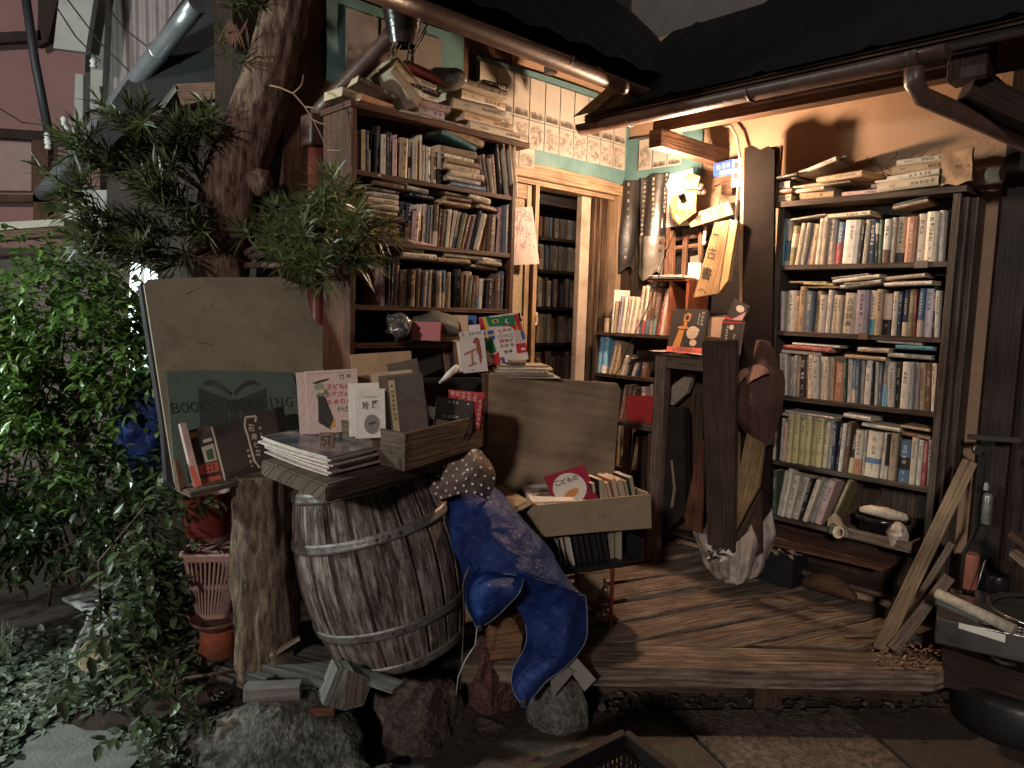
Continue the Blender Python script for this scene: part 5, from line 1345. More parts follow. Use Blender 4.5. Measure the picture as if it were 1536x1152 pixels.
def ringpts(f, N_=44):
    r = rectring(*bs_w(f), hb_*f, 12); L_ = [0]
    for i in range(len(r)): L_.append(L_[-1]+(V(r[(i+1) % len(r)])-V(r[i])).length)
    out = []
    for k in range(N_):
        t = L_[-1]*k/N_; i = max(j for j in range(len(r)) if L_[j] <= t); f_ = (t-L_[i])/max(1e-6, L_[i+1]-L_[i]); out.append(V(r[i]).lerp(V(r[(i+1) % len(r)]), f_))
    return out
for a, b in zip(ringpts(.09), ringpts(.89)): mb.bar(a, b, .0062, .004, up=(a.x, a.y, .001))
mb.build('ribs', PINKP, bs)
mb = MB(XB); mb.grid([rectring(*[q-.008 for q in bs_w(0)], .004), [(0, 0, .004)]*len(rectring(.1, .1, 0))], closed=True); mb.build('basket_floor', PINKP, bs)
mb = MB(XB); rng = random.Random(5)
for k in range(16): a = V((rng.uniform(-.06, .06), rng.uniform(-.05, .05), hb_*.98+rng.uniform(-.02, .02))); mb.bar(a, a+V((rng.uniform(-.06, .06), rng.uniform(-.04, .04), rng.uniform(-.01, .02))), .014, .003, jit=.004)
tag(mb.build('wrapping_scraps', mat('dusty_pink_scraps', (.30, .18, .17), rough=.4, var=.5, scale=40)), 'heap of crinkled pinkish wrapping scraps filling the pink basket', 'scraps')
TERRA = mat('terracotta', (.30, .075, .035), rough=.8, var=.25, scale=16, dirt=(.14, .05, .03))
c2 = atY(330, 975, 2.42)
mb = MB(); mb.lathe([(.075, 0), (.058, .075), (.06, .08), (.04, .08)], T((c2.x, c2.y, c2.z)), seg=28); tag(mb.build('terracotta_pot', TERRA), 'orange terracotta pot turned upside down below the pink basket', 'flower pot')
mb = MB(); mb.lathe([(.06, 0), (.085, .022), (.088, .03), (.08, .03), (.05, .01)], T((c2.x-.015, c2.y+.01, c2.z+.083)), seg=28); tag(mb.build('pot_saucer', mat('brown_saucer', (.10, .045, .03), rough=.6, var=.3)), 'brown saucer resting on the upturned terracotta pot', 'saucer')
# barrel
At = atY(538, 707, 2.50); Ab = atY(602, 968, 2.50)
ax = (At-Ab).normalized(); BH = (At-Ab).length; xx = V((0, -1, 0)).cross(ax).normalized(); yy = ax.cross(xx)
BX = M4(((xx.x, yy.x, ax.x, Ab.x), (xx.y, yy.y, ax.y, Ab.y), (xx.z, yy.z, ax.z, Ab.z), (0, 0, 0, 1)))
brl = thing('barrel', 'old weathered wooden barrel with four iron hoops, leaning on the stones', 'barrel', Ab)
def brad(t): return .222+.058*math.sin(math.pi*min(1, max(0, t)))**.9
STAVE = wood('barrel_staves', (.03, .02, .015), (.155, .115, .092), rough=.85, bump=.9, gs=.9, stain=(.33, .29, .26))
mb = MB(BX); rows = []; ns = 20; per = 9; rng = random.Random(14); offs_ = [rng.uniform(-.004, .003) for _ in range(ns)]
for i in range(29):
    t = i/28; r_ = []
    for s_ in range(ns):
        for k in range(per):
            a = 2*math.pi*(s_+k/per)/ns; e = min(k, per-k)/per
            r = brad(t)+offs_[s_]+(-.014 if k == 0 else 0); r_.append((r*math.cos(a), r*math.sin(a), t*BH))
    rows.append(r_)
VV = mb.grid(rows, closed=True, sm=False); mb.cap(VV[0][::-1]); mb.cap(VV[-1]); mb.build('staves', STAVE, brl)
IRON = mat('galvanised_hoop', (.22, .21, .20), rough=.5, var=.3, scale=40, metal=.55, bump=.3, bscale=90, dirt=(.12, .09, .07))
for t in (.965, .72, .245, .035):
    mb = MB(BX); h0 = .017/BH; prof = []
    mb.lathe([(brad(t-h0)+.001, (t-h0)*BH), (brad(t-h0)+.0065, (t-h0)*BH+.001), (brad(t-h0*.4)+.0075, (t-h0*.4)*BH), (brad(t)+.006, t*BH), (brad(t+h0*.4)+.0075, (t+h0*.4)*BH), (brad(t+h0)+.0065, (t+h0)*BH-.001), (brad(t+h0)+.001, (t+h0)*BH)], seg=90, caps=False)
    for da in (-8, 0, 8) if t > .1 else (-5, 5):
        a = RAD(106+da+t*10); r = brad(t)+.0065; mb.lathe([(.006, 0), (.0045, .004), (.001, .005)], T((r*math.cos(a), r*math.sin(a), t*BH)) @ M4.Rotation(a, 4, 'Z') @ Ry(90), seg=10, mi=1)
    mb.build('hoop', [IRON, INKD], brl)
# table plank on the barrel
zt_p = .96
pL, pF, pR = atZ(391, 690, zt_p), atZ(490, 728, zt_p), atZ(719, 668, zt_p)
pBk = pL+pR-pF
def outbox(pts, z0, z1, mt, name, parent=None, bev=.004, label=None, cat=None):
    mb = MB(); n = len(pts); e = max(range(n), key=lambda i: (pts[(i+1) % n]-pts[i]).length); d = (pts[(e+1) % n]-pts[e]).normalized()
    def uvf(ps): return [((p-pts[0]).dot(d), (p-pts[0]).dot(V((-d.y, d.x, 0)))+p.z) for p in ps]
    top = [V((p.x, p.y, z1)) for p in pts]; bot = [V((p.x, p.y, z0)) for p in pts]
    tv = [mb.bm.verts.new(p) for p in top]; bv = [mb.bm.verts.new(p) for p in bot]
    def fc(vs):
        f = mb.bm.faces.new(vs)
        for lp in f.loops: p = lp.vert.co; lp[mb.uv].uv = ((p-pts[0]).dot(d), (p-pts[0]).dot(V((-d.y, d.x, 0)))+p.z*1.3)
    fc(tv); fc(bv[::-1])
    for i in range(n): j = (i+1) % n; fc([bv[i], bv[j], tv[j], tv[i]])
    bmesh.ops.recalc_face_normals(mb.bm, faces=mb.bm.faces)
    if bev:
        r = bmesh.ops.bevel(mb.bm, geom=list(mb.bm.edges), offset=bev, segments=2, affect='EDGES')
    o = mb.build(name, mt, parent)
    if label: tag(o, label, cat)
    return o
OLDW = wood('old_brown_plank', (.045, .032, .023), (.18, .13, .095), rough=.8, bump=.8)
outbox([pF, pR, pR+V((-.06, .2, 0)), pBk, pL], zt_p-.05, zt_p, OLDW, 'table_plank', label='thick old plank lying across the barrel as a table top', cat='plank', bev=.006)
# magazines
mg = []
mz = zt_p+.001
mF = atZ(495, 716, mz); dl = (atZ(398.5, 660, 1.0)-atZ(495, 691, 1.0)); dr_ = (atZ(585, 670, 1.0)-atZ(495, 691, 1.0))
mcols = ['w', 'w', 'p', 't', 'w', 'w', 'w', 'n']
COVER_LAND = mat('landscape_cover', (.07, .07, .10), rough=.25, var=.75, scale=9, bump=.05, dirt=(.30, .23, .17), spec=.6)
z = mz; rng = random.Random(3)
for k in range(8):
    th = (.004, .005, .004, .006, .0045, .006, .005, .005)[k]; j = V((rng.uniform(-.012, .012), rng.uniform(-.012, .012), 0)); rot = Rz(rng.uniform(-3, 3))
    o0 = mF+j; a = rot.to_3x3() @ dl; b = rot.to_3x3() @ dr_
    mb = MB(); nn = 8; gap = .003
    def Z(s): return z+(.004+.002*k)*math.sin(math.pi*s*.5)**2*0 + .010*(abs(s-.45)**1.5)
    for zo, mi in ((0, 0), (th, 1)):
        pass
    top = [[o0+a*(i/nn)+b*f+V((0, 0, 0))+V((0, 0, Z(i/nn)+th-o0.z)) for f in (0, .5, 1)] for i in range(nn+1)]
    bot = [[p-V((0, 0, th)) for p in r] for r in top]
    mb.grid(top, 1, sm=True); mb.grid(bot[::-1], 1)
    mb.grid([[r[0] for r in bot], [r[0] for r in top]], 0, sm=False); mb.grid([[r[-1] for r in top], [r[-1] for r in bot]], 0, sm=False)
    mb.grid([bot[0][::-1], top[0][::-1]], 0, sm=False); mb.grid([top[-1][::-1], bot[-1][::-1]], 0, sm=False)
    lab = 'top magazine with a dark landscape cover in the stack on the plank' if k == 7 else f'{PAL[mcols[k]][0]} edged magazine, {ORD[k+1]} from bottom in the stack on the plank'
    tag(mb.build('magazine', [mat('magazine_page_edges', (.55, .47, .43), rough=.6, var=.25, scale=60), COVER_LAND if k == 7 else bmat(mcols[k])]), lab, 'magazine', 'magazines stacked on the plank')
    z += th+.0022
ztop = z
# price block
pc_ = atZ(490, 672, ztop+.012); F = T((pc_.x, pc_.y, pc_.z)) @ Rz(8) @ Rx(-6)
pb_ = thing('price_block', 'small wooden block with hand painted number standing on the magazines', 'sign', pc_)
mb = MB(F); mb.box((-.022, 0, 0), (.022, .014, .046), bev=.002); mb.build('block', wood('pinkish_block', (.22, .13, .09), (.38, .25, .18), rough=.6, bump=.2), pb_)
mb = MB(F)
def stroke(mb, pts, w, y, mi=0):
    for (x0, z0), (x1, z1) in zip(pts, pts[1:]):
        d = V((x1-x0, z1-z0)); nrm = V((-d.y, d.x)).normalized()*w/2; e = d.normalized()*w*.3
        mb.poly([(x0-nrm.x-e.x, y, z0-nrm.y-e.y), (x1-nrm.x+e.x, y, z1-nrm.y+e.y), (x1+nrm.x+e.x, y, z1+nrm.y+e.y), (x0+nrm.x-e.x, y, z0+nrm.y-e.y)], mi)
stroke(mb, [(-.012, .033), (.014, .034)], .0035, -.0008); stroke(mb, [(.006, .034), (.006, .010)], .0035, -.0008); stroke(mb, [(-.013, .033), (-.014, .024), (-.004, .023), (-.001, .016), (-.005, .010), (-.014, .011)], .0035, -.0008)
mb.build('painted_number', INKD, pb_)
# wooden box on the plank
zb0 = zt_p+.001; cF = atZ(607, 707, zb0)
hbx = (707-648)/FPX*cF.y; zb1 = zb0+hbx
cF = atZ(608, 650, zb1); cL = atZ(503, 628, zb1); cR = atZ(725, 622, zb1)
wb2 = thing('wooden_crate', 'open dark wooden box of old books on the plank', 'crate', V((cF.x, cF.y, zb0))+((cR-cF)+(cL-cF))/2)
eL_ = (cL-cF); eR_ = (cR-cF); BXW = wood('old_crate_wood', (.04, .027, .019), (.17, .115, .08), rough=.75, bump=.6, stain=(.10, .07, .05))
def wall2(p, q, th, z0, z1, mt, name, parent):
    d = (q-p).normalized(); nrm = V((-d.y, d.x, 0))*th; mb = MB(); a = V((p.x, p.y, z0)); Xm = M4(((d.x, -d.y, 0, a.x), (d.y, d.x, 0, a.y), (0, 0, 1, a.z), (0, 0, 0, 1)))
    mb.box((0, 0, 0), ((q-p).length, th, z1-z0), 0, Xm, bev=.0015); return mb.build(name, mt, parent)
tn = .012
uL, uR = eL_.normalized(), eR_.normalized()
wall2(cF, cR, tn, zb0, zb1, BXW, 'side_board', wb2); wall2(cL, cF+uL*.0005+uR*0, tn, zb0, zb1-.001, BXW, 'side_board', wb2)
wall2(cF+eL_+eR_, cL+uR*.001, tn, zb0, zb1, BXW, 'side_board', wb2); wall2(cR+uR*0, cF+eL_+eR_, tn, zb0, zb1-.001, BXW, 'side_board', wb2)
outbox([cF+uL*.013+uR*.013, cR+uL*.013-uR*.013, cF+eL_+eR_-uL*.013-uR*.013, cL-uL*.013+uR*.013], zb0+.001, zb0+.012, BXW, 'bottom_board', wb2, bev=0)
# cover-forward books around the box
def dispx(name, label, base, y, yaw, back, wpx, hpx, t, cover, art, cat='book', roll=0):
    p = atY(base[0], base[1], y); w_ = wpx/FPX*y/math.cos(RAD(yaw)); h_ = hpx/FPX*y/math.cos(RAD(back))
    M = T(p) @ Rz(yaw) @ Ry(roll) @ Rx(-back); return displaybook(name, label, M, w_, h_, t, cover, (lambda mb: art(mb, w_, h_)) if art else None, cat)
PCOV = mat('pale_pink_cover', (.62, .46, .42), rough=.45, var=.08, scale=18); WCOV = mat('white_cover', (.68, .62, .56), rough=.5, var=.08, scale=20)
PINKR = mat('printed_rose', (.45, .05, .07), rough=.5, bump=0); LEAFY = mat('printed_leaf_green', (.16, .2, .1), rough=.5, bump=0, var=.3)
def tx(mb, s, x, z, w, h, mi, rot=0, y=-.001): text_mb(s, .05, T((x, y, z)) @ Ry(rot), mb, mi, fit=(w, h), bold=.0012)
def art3(mb, w, h):
    y = -.0008; r = random.Random(1)
    for a, b, c_, d in ((.06, .95, .94, .955), (.06, .03, .08, .955), (.92, .03, .94, .955)): mb.poly([(w*a, y, h*b), (w*c_, y, h*b), (w*c_, y, h*d), (w*a, y, h*d)], 0) if b > .5 else None
    for i, ch in enumerate('子どもと'): tx(mb, ch, w*(.45+i*.115), h*.73, w*.105, h*.085, 0)
    for i, ch in enumerate('お母さんの'): tx(mb, ch, w*(.42+i*.115), h*.61, w*.105, h*.08, 0)
    for i, ch in enumerate('ための本'): tx(mb, ch, w*(.44+i*.12), h*.49, w*.095, h*.08, 0)
    vtext(mb, h*.38, w*.55, w*.95, .011, y, 1, r, True); vtext(mb, h*.33, w*.58, w*.95, .006, y, 1, r, True); vtext(mb, h*.88, w*.5, w*.9, .016, y, 1, r, True)
    ell(mb, w*.3, y, h*.63, w*.13, h*.05, 2, rot=30); ell(mb, w*.25, y-.0002, h*.74, w*.1, h*.06, 3); ell(mb, w*.3, y-.0003, h*.83, w*.17, h*.02, 1, rot=12)
    mb.poly([(w*.2, y-.0003, h*.18), (w*.42, y-.0003, h*.05), (w*.5, y-.0003, h*.2), (w*.36, y-.0003, h*.58), (w*.22, y-.0003, h*.6)], 1); mb.poly([(w*.4, y-.0004, h*.06), (w*.52, y-.0004, h*.1), (w*.5, y-.0004, h*.24)], 4); ell(mb, w*.29, y-.0005, h*.67, w*.05, h*.03, 5)
    return [PINKR, INKD, LEAFY, mat('printed_pale_green', (.30, .32, .2), bump=0), GOLD, SKIN]
dispx('picture_book', 'pink picture book with red title and black dressed figure behind the magazines', (463, 652), 2.34, 14, 10, 76, 95, .012, PCOV, art3, 'picture book', roll=-4)
dispx('picture_book', 'plain pale pink picture book just left of the red titled one', (450, 652), 2.40, 14, 10, 70, 93, .014, PCOV, None, 'picture book', roll=-4)
def art4(mb, w, h):
    y = -.0008; r = random.Random(7); tx(mb, '玲', w*.36, h*.66, w*.22, h*.17, 0); tx(mb, '瓏', w*.68, h*.68, w*.24, h*.18, 0); vtext(mb, h*.84, w*.3, w*.75, .005, y, 0, r, True)
    ell(mb, w*.55, y, h*.28, w*.25, h*.2, 1); mb.poly([(w*.42, y-.0003, h*.3), (w*.66, y-.0003, h*.34), (w*.7, y-.0003, h*.31), (w*.5, y-.0003, h*.26)], 0); return [INKD, mat('printed_grey', (.2, .18, .16), bump=0)]
dispx('book', 'white book with two black characters and grey oval in the wooden box', (533, 658), 2.22, 6, 9, 46, 74, .03, WCOV, art4, roll=-3)
dispx('book', 'plain white book tucked behind the two character book', (524, 655), 2.30, 6, 8, 52, 80, .02, WCOV, None, roll=-3)
KRAFT = mat('kraft_wrap', (.32, .19, .10), rough=.7, var=.14, scale=9, bump=.5, bscale=14)
dispx('parcel', 'brown kraft wrapped flat parcel standing behind the boxed books', (530, 620), 2.46, 8, 12, 92, 88, .035, KRAFT, None, 'parcel', roll=-5)
OLDC = mat('mottled_old_cloth', (.10, .075, .055), rough=.7, var=.35, scale=16, dirt=(.06, .045, .035))
def art5(mb, w, h):
    y = -.0008; r = random.Random(7); mb.poly([(w*.05, y, h*.02), (w*.22, y, h*.02), (w*.22, y, h*.94), (w*.05, y, h*.94)], 0); vtext(mb, w*.135, h*.88, h*.2, .012, y-.0005, 1, r); return [mat('yellowed_slip', (.48, .36, .2), bump=0), INKD]
dispx('book', 'old dark cloth book with yellowed title slip in the wooden box', (588, 650), 2.24, 10, 12, 55, 84, .014, OLDC, art5, roll=-7)
dispx('book', 'worn brown volume second behind the yellowed title slip book', (576, 648), 2.28, 10, 12, 58, 84, .014, bmat('br'), None, roll=-7)
dispx('book', 'thin tan volume third behind the yellowed title slip book', (567, 645), 2.32, 10, 12, 60, 85, .014, bmat('t'), None, roll=-7)
dispx('board_book', 'dark slanted board behind the old cloth volumes', (600, 640), 2.40, 14, 14, 46, 95, .012, OLDC, None, 'board', roll=-12)
def art6(mb, w, h):
    y = -.0008; r = random.Random(4); vtext(mb, h*.88, w*.3, w*.9, .010, y, 0, r, True); vtext(mb, h*.6, w*.2, w*.9, .015, y, 1, r, True); vtext(mb, h*.42, w*.2, w*.75, .012, y, 0, r, True); mb.poly([(w*.05, y, 0), (w*.75, y, 0), (w*.75, y, h*.28), (w*.05, y, h*.28)], 0); ell(mb, w*.5, y-.0003, h*.14, w*.12, h*.12, 2); return [INKW, mat('printed_mid_grey', (.12, .11, .1), bump=0), INKD]
dispx('book', 'black book with white lettering lying slanted in the box right end', (650, 642), 2.46, 10, 30, 58, 46, .02, DARKC, art6, roll=8)
REDC = mat('bright_red_cover', (.45, .04, .045), rough=.4, var=.1, scale=18)
def art7(mb, w, h):
    y = -.0008; r = random.Random(14); vtext(mb, h*.9, w*.05, w*.8, .016, y, 0, r, True); vtext(mb, w*.9, h*.9, h*.1, .012, y, 0, r); return [INKW]
dispx('book', 'red book with white lettering standing behind the slanted black book', (668, 640), 2.56, 4, 10, 55, 56, .03, REDC, art7, roll=4)
dispx('book', 'second red book at the far right inside the wooden box', (684, 640), 2.52, 10, 8, 36, 50, .03, REDC, art7, roll=6)
# black bin and picture books behind
bbx = atY(600, 560, 2.9)
mb = MB(facing(*atY(604, 625, 2.78), 12)); L0 = .0
BLKB = mat('black_painted_box', (.014, .013, .013), rough=.5)
Fb = facing(*atY(604, 640, 2.86), 14)
bb = thing('black_box', 'black wooden box behind the crate, holding picture books', 'box', Fb @ V((.15, .1, 0)))
wdt = onF(Fb, 735, 560).x; hh = onF(Fb, 640, 500).z; h2_ = onF(Fb, 640, 566).z
mb = MB(Fb); mb.box((0, 0, 0), (wdt, .014, h2_), bev=.002); mb.build('front_board', BLKB, bb)
mb = MB(Fb); mb.box((0, .0141, 0), (.014, .26, h2_)); mb.build('side_board', BLKB, bb)
mb = MB(Fb); mb.box((wdt-.014, .0141, 0), (wdt, .26, h2_)); mb.build('side_board', BLKB, bb)
mb = MB(Fb); mb.box((.0141, .0141, h2_-.05), (wdt-.0141, .26, h2_-.04)); mb.build('inner_shelf', BLKB, bb)
mb = pxprism(Fb @ T((0, .12, 0)), [(615, 503), (648, 497), (658, 505), (664, 552), (612, 575)], .1); tag(mb.build('black_case', mat('black_case_skin', (.014, .013, .013), rough=.6)), 'black upright case left of the picture books', 'case')
def art8(mb, w, h):
    y = -.0008; B_ = mat('printed_russet', (.30, .09, .05), bump=0, var=.2); r = random.Random(19); vtext(mb, h*.93, w*.06, w*.9, .011, y, 1, r, True)
    mb.poly([(w*.1, y, h*.48), (w*.6, y, h*.58), (w*.6, y, h*.52), (w*.1, y, h*.42)], 2); mb.poly([(w*.35, y, h*.2), (w*.45, y, h*.2), (w*.48, y, h*.54), (w*.38, y, h*.53)], 2); mb.poly([(w*.2, y, h*.18), (w*.55, y, h*.24), (w*.6, y, h*.2), (w*.25, y, h*.14)], 2)
    ell(mb, w*.66, y-.0003, h*.76, w*.12, h*.07, 0, rot=15); mb.poly([(w*.62, y-.0004, h*.74), (w*.78, y-.0004, h*.76), (w*.82, y-.0004, h*.5), (w*.76, y-.0004, h*.2), (w*.7, y-.0004, h*.2), (w*.68, y-.0004, h*.42), (w*.62, y-.0004, h*.48)], 0); ell(mb, w*.56, y-.0004, h*.72, w*.06, h*.03, 0, rot=-10); mb.poly([(w*.66, y-.0005, h*.5), (w*.8, y-.0005, h*.5), (w*.83, y-.0005, h*.32), (w*.72, y-.0005, h*.3)], 0)
    vtext(mb, h*.06, w*.2, w*.45, .006, y, 1, r, True); return [B_, INKD, mat('printed_tan_rose', (.45, .2, .14), bump=0)]
dispx('picture_book', 'cream picture book with a russet dog on its cover', (696, 560), 2.90, 14, 10, 36, 62, .012, WCOV, art8, 'picture book', roll=-6)
dispx('picture_book', 'pale picture book just behind the russet dog book', (690, 558), 2.96, 14, 9, 38, 68, .02, WCOV, None, 'picture book', roll=-7)
for k, (u, c_) in enumerate(((668, 'br'), (677, 'k'), (684, 'br'))):
    dispx('picture_book', ['brown', 'black', 'second brown'][k]+' upright picture book left of the russet dog book', (u, 560), 3.0-.02*k, 18, 9, 20, 66-2*k, .012, bmat(c_), None, 'picture book', roll=-6)
FL = [mat('flag_'+n_, c_, rough=.4, var=.08, bump=0) for n_, c_ in (('red', (.50, .03, .04)), ('green', (.03, .20, .09)), ('yellow', (.62, .45, .06)), ('blue', (.04, .10, .34)), ('white', (.70, .66, .60)), ('black', (.02, .02, .02)))]
def art9(mb, w, h):
    y = -.0008; r = random.Random(23)
    def Q(x0, z0, ww, hh_, mi, rot=0, yy=0):
        c_, s_ = math.cos(RAD(rot)), math.sin(RAD(rot)); mb.poly([(w*x0+w*(a*c_)-h*(b*s_), y-yy, h*z0+w*(a*s_)+h*(b*c_)) for a, b in ((0, 0), (ww, 0), (ww, hh_), (0, hh_))], mi)
    Q(.0, .72, .14, .26, 0, 8); Q(.1, .72, .08, .27, 2, 8, .0001); Q(.18, .78, .08, .22, 1, 8, .0002)
    Q(.2, .78, .33, .2, 1, -4, .0003); ell(mb, w*.36, y-.0006, h*.88, w*.09, h*.045, 2); ell(mb, w*.36, y-.0008, h*.88, w*.04, h*.03, 3)
    Q(.52, .72, .3, .26, 1, -6, .0004); ell(mb, w*.65, y-.0007, h*.85, w*.06, h*.05, 4); ell(mb, w*.675, y-.0009, h*.855, w*.05, h*.042, 1); Q(.5, .68, .34, .1, 0, -8, .0005)
    Q(.82, .62, .18, .34, 2, 4, .0002); Q(.88, .62, .1, .34, 0, 10, .0004); Q(.94, .8, .06, .18, 5, 4, .0006)
    Q(.0, .5, .28, .2, 3, 2, .0003); Q(.08, .5, .05, .2, 2, 2, .0006); Q(0, .58, .28, .035, 2, 2, .0007)
    Q(.0, .22, .26, .26, 1, 6, .0003); Q(.0, .02, .3, .2, 0, -10, .0004); Q(.05, .02, .12, .26, 4, 20, .0005); Q(.26, .05, .16, .16, 0, 24, .0006); Q(.34, .0, .08, .1, 3, 0, .0007)
    for k in range(7): Q(.76+.03*k, .36, .016, .26, 0 if k % 2 == 0 else 4, 8, .0003)
    Q(.72, .15, .28, .2, 0, 0, .0002); Q(.86, .2, .1, .05, 4, 0, .0005); Q(.93, .42, .07, .2, 3, 0, .0005)
    mb.poly([(w*.3, y-.0011, h*.12), (w*.74, y-.0011, h*.14), (w*.76, y-.0011, h*.68), (w*.66, y-.0011, h*.74), (w*.36, y-.0011, h*.74)], 4)
    for row_, z_, s_ in (('世界の', .66, 0), ('くにぐにと', .55, 5), ('国旗が', .45, 0), ('わかる', .35, 5), ('絵本', .22, 5)):
        n_ = len(row_); cw = min(.115, .40/n_)
        for i, ch in enumerate(row_): tx(mb, ch, w*(.54+(i-(n_-1)/2)*cw*1.02), h*z_, w*cw*.9, h*.075, 5 if ch in 'のが' else s_, y=-.0025)
    return FL
dispx('picture_book', 'colourful picture book of world flags with red and black title', (732, 548), 3.02, 16, 12, 62, 72, .012, WCOV, art9, 'picture book', roll=-9)
pz = (Fb @ V((0, 0, h2_))).z
PF2 = facing(*atY(738, 566, 2.92), 12); PF2.translation.z = pz+.001
gP = 'books piled beside the flag picture book'
z = 0
for k, (c_, x0, L_, th) in enumerate((('g', -.02, .30, .006), ('t', .0, .26, .012), ('c', .02, .20, .010), ('c', .03, .22, .012), ('t', .04, .20, .008), ('br', .08, .06, .014))):
    o = book(PF2 @ T((x0, .02, z)) @ Rz(-6+5*k % 7) @ T((0, 0, th)) @ Ry(90), th, L_, .15, c_); z += th+.001
    tag(o, f"{PAL[c_][0]} book lying flat, {['bottom', 'second from bottom', 'third from bottom', 'fourth from bottom', 'fifth from bottom', 'top'][k]} of pile beside the flag book", 'book', gP)
p = atY(617, 500, 3.05)
for (u, v, w_, h_, y_, mt, lab, yaw) in ((616, 510, 44, 28, 2.86, mat('printed_pinkish_cover', (.50, .16, .16), var=.15), 'pink covered book peeking out behind the black case', -6), (645, 512, 18, 22, 2.92, mat('light_blue_label', (.25, .4, .48), var=.15), 'light blue book between the pink cover and picture books', 0), (655, 512, 46, 40, 2.97, mat('cream_orange_cover', (.60, .40, .24), var=.15), 'cream and orange book behind the upright picture books', 4), (696, 505, 18, 32, 3.04, mat('bright_blue_packet', (.04, .12, .38), var=.2), 'bright blue book in the shadow left of the flag book', 4)):
    dispx('picture_book', lab, (u, v), y_, yaw, 8, w_, h_, .014, mt, None, 'picture book')
fp = atY(640, 508, 2.97)
mb = MB(T(fp)); rows = []
for i in range(10):
    f = i/9; r = .05+.05*math.sin(f*3.14); rows.append([(-.11+.24*f, r*math.cos(k*.52), .02+(.035+.06*f*(1-f)*3)*(1+math.sin(k*.52))*.6+.012*math.sin(k*2+i)) for k in range(13)])
mb.grid(rows, sm=True); tag(mb.build('folded_jacket', mat('olive_grey_cloth', (.11, .11, .085), rough=.9, var=.3, bump=.6, bscale=40), noise=.008, nscale=18), 'folded olive grey cloth lying on the lower left bookcase shelf', 'cloth')
# clear plastic bag bulging by the signboard
c = atY(598, 488, 2.78); mb = MB(T(c)); rows = []
for i in range(12):
    t = math.pi*i/11; rows.append([(.05*math.sin(t)*math.cos(k*.35), .03*math.sin(t)*math.sin(k*.35), .035*math.cos(t)) for k in range(18)])
mb.grid(rows, closed=True); tag(mb.build('plastic_bag', mat('clear_crinkled_plastic', (.10, .10, .09), rough=.15, spec=.8, var=.8, scale=30, bump=1, bscale=28), noise=.035, nscale=30), 'crinkled clear plastic bag bulging right of the olive signboard', 'plastic bag')
c = onF(LF, 670, 118, .02); c = LF @ c; mb = MB(T(c)); rows = []
for i in range(12):
    t = math.pi*i/11; rows.append([(.085*math.sin(t)*math.cos(k*.35), .06*math.sin(t)*math.sin(k*.35), .04*math.cos(t)) for k in range(18)])
mb.grid(rows, closed=True); tag(mb.build('plastic_bag', MATS['clear_crinkled_plastic'], noise=.015, nscale=22), 'crinkled grey plastic wrap on the book heap over the left bookcase', 'plastic bag')
p = atY(660, 575, 2.66); mb = MB(); mb.tube([p, p+V((.03, .02, .03)), p+V((.055, .04, .055)), p+V((.06, .05, .062))], [.004, .012, .013, .005], seg=12); tag(mb.build('glove', WHITEP, noise=.004, nscale=60), 'crumpled whitish glove tip hanging over the black box', 'glove')
# plywood sheet
PYF = facing(*atY(728, 700, 2.92), 17)
mb = pxprism(PYF, [(724, 560), (734, 561), (926, 575), (931, 585), (922, 690), (918, 780), (722, 760), (724, 700)], .014)
mb.poly([(x, -.0006, z) for x, z in pxs(PYF, [(724, 560), (733, 561), (731, 700), (724, 700)], -.0006)], 1)
tag(mb.build('plywood_sheet', [wood('worn_plywood', (.25, .175, .11), (.33, .24, .155), rough=.7, bump=.1, gs=.3), BRW]), 'worn plywood sheet standing behind the cardboard box', 'plywood')
# cardboard box
CARD = mat('cardboard', (.30, .235, .15), rough=.85, var=.10, scale=7, bump=.2, bscale=200, dirt=(.26, .20, .125))
zc_ = .74
c0, c1 = atZ(806, 758, zc_), atZ(974, 741, zc_)
yawc = math.degrees(math.atan2(c1.y-c0.y, c1.x-c0.x)); CF = T((c0.x, c0.y, .56)) @ Rz(yawc); CW = (c1-c0).length; CD = .34; CH = zc_-.56
cb = thing('cardboard_box', 'open cardboard box with flaps folded out, full of paperbacks', 'box', CF @ V((CW/2, CD/2, 0)))
b0_ = .06; mb = MB(CF); mb.box((0, 0, b0_), (CW, .004, CH)); mb.box((0, CD-.004, b0_), (CW, CD, CH)); mb.box((0, .0041, b0_), (.004, CD-.0041, CH)); mb.box((CW-.004, .0041, b0_), (CW, CD-.0041, CH)); mb.box((.0041, .0041, b0_), (CW-.0041, CD-.0041, b0_+.004)); mb.build('box_body', CARD, cb)
f = onF(CF, 811, 806, -.02); f2 = onF(CF, 977, 792, -.02)
mb = MB(CF)
def flap(pts, th=.004):
    n = len(pts); a, b, c_ = V(pts[0]), V(pts[1]), V(pts[2]); nr = (b-a).cross(c_-a).normalized()*th; mb.poly(pts); mb.poly([tuple(V(p)+nr) for p in pts[::-1]])
    for i in range(n): p, q = V(pts[i]), V(pts[(i+1) % n]); mb.poly([p, p+nr, q+nr, q])
flap([(-.003, -.006, CH+.001), (CW+.002, -.006, CH+.001), (f2.x, -.022, f2.z), (CW*.5, -.026, (f.z+f2.z)/2+.004), (f.x, -.02, f.z)]); mb.build('front_flap', CARD, cb)
mb = MB(CF); flap([(-.02, CD+.002, CH+.001), (CW*.85, CD+.002, CH+.001), (CW*.84, CD+.06, CH+.11), (-.05, CD+.07, CH+.16)]); mb.build('back_flap', CARD, cb)
mb = MB(CF); flap([(-.004, .02, CH+.001), (-.004, CD, CH+.001), (-.15, CD-.03, CH-.02), (-.17, .06, CH-.085)]); mb.build('side_flap', CARD, cb)
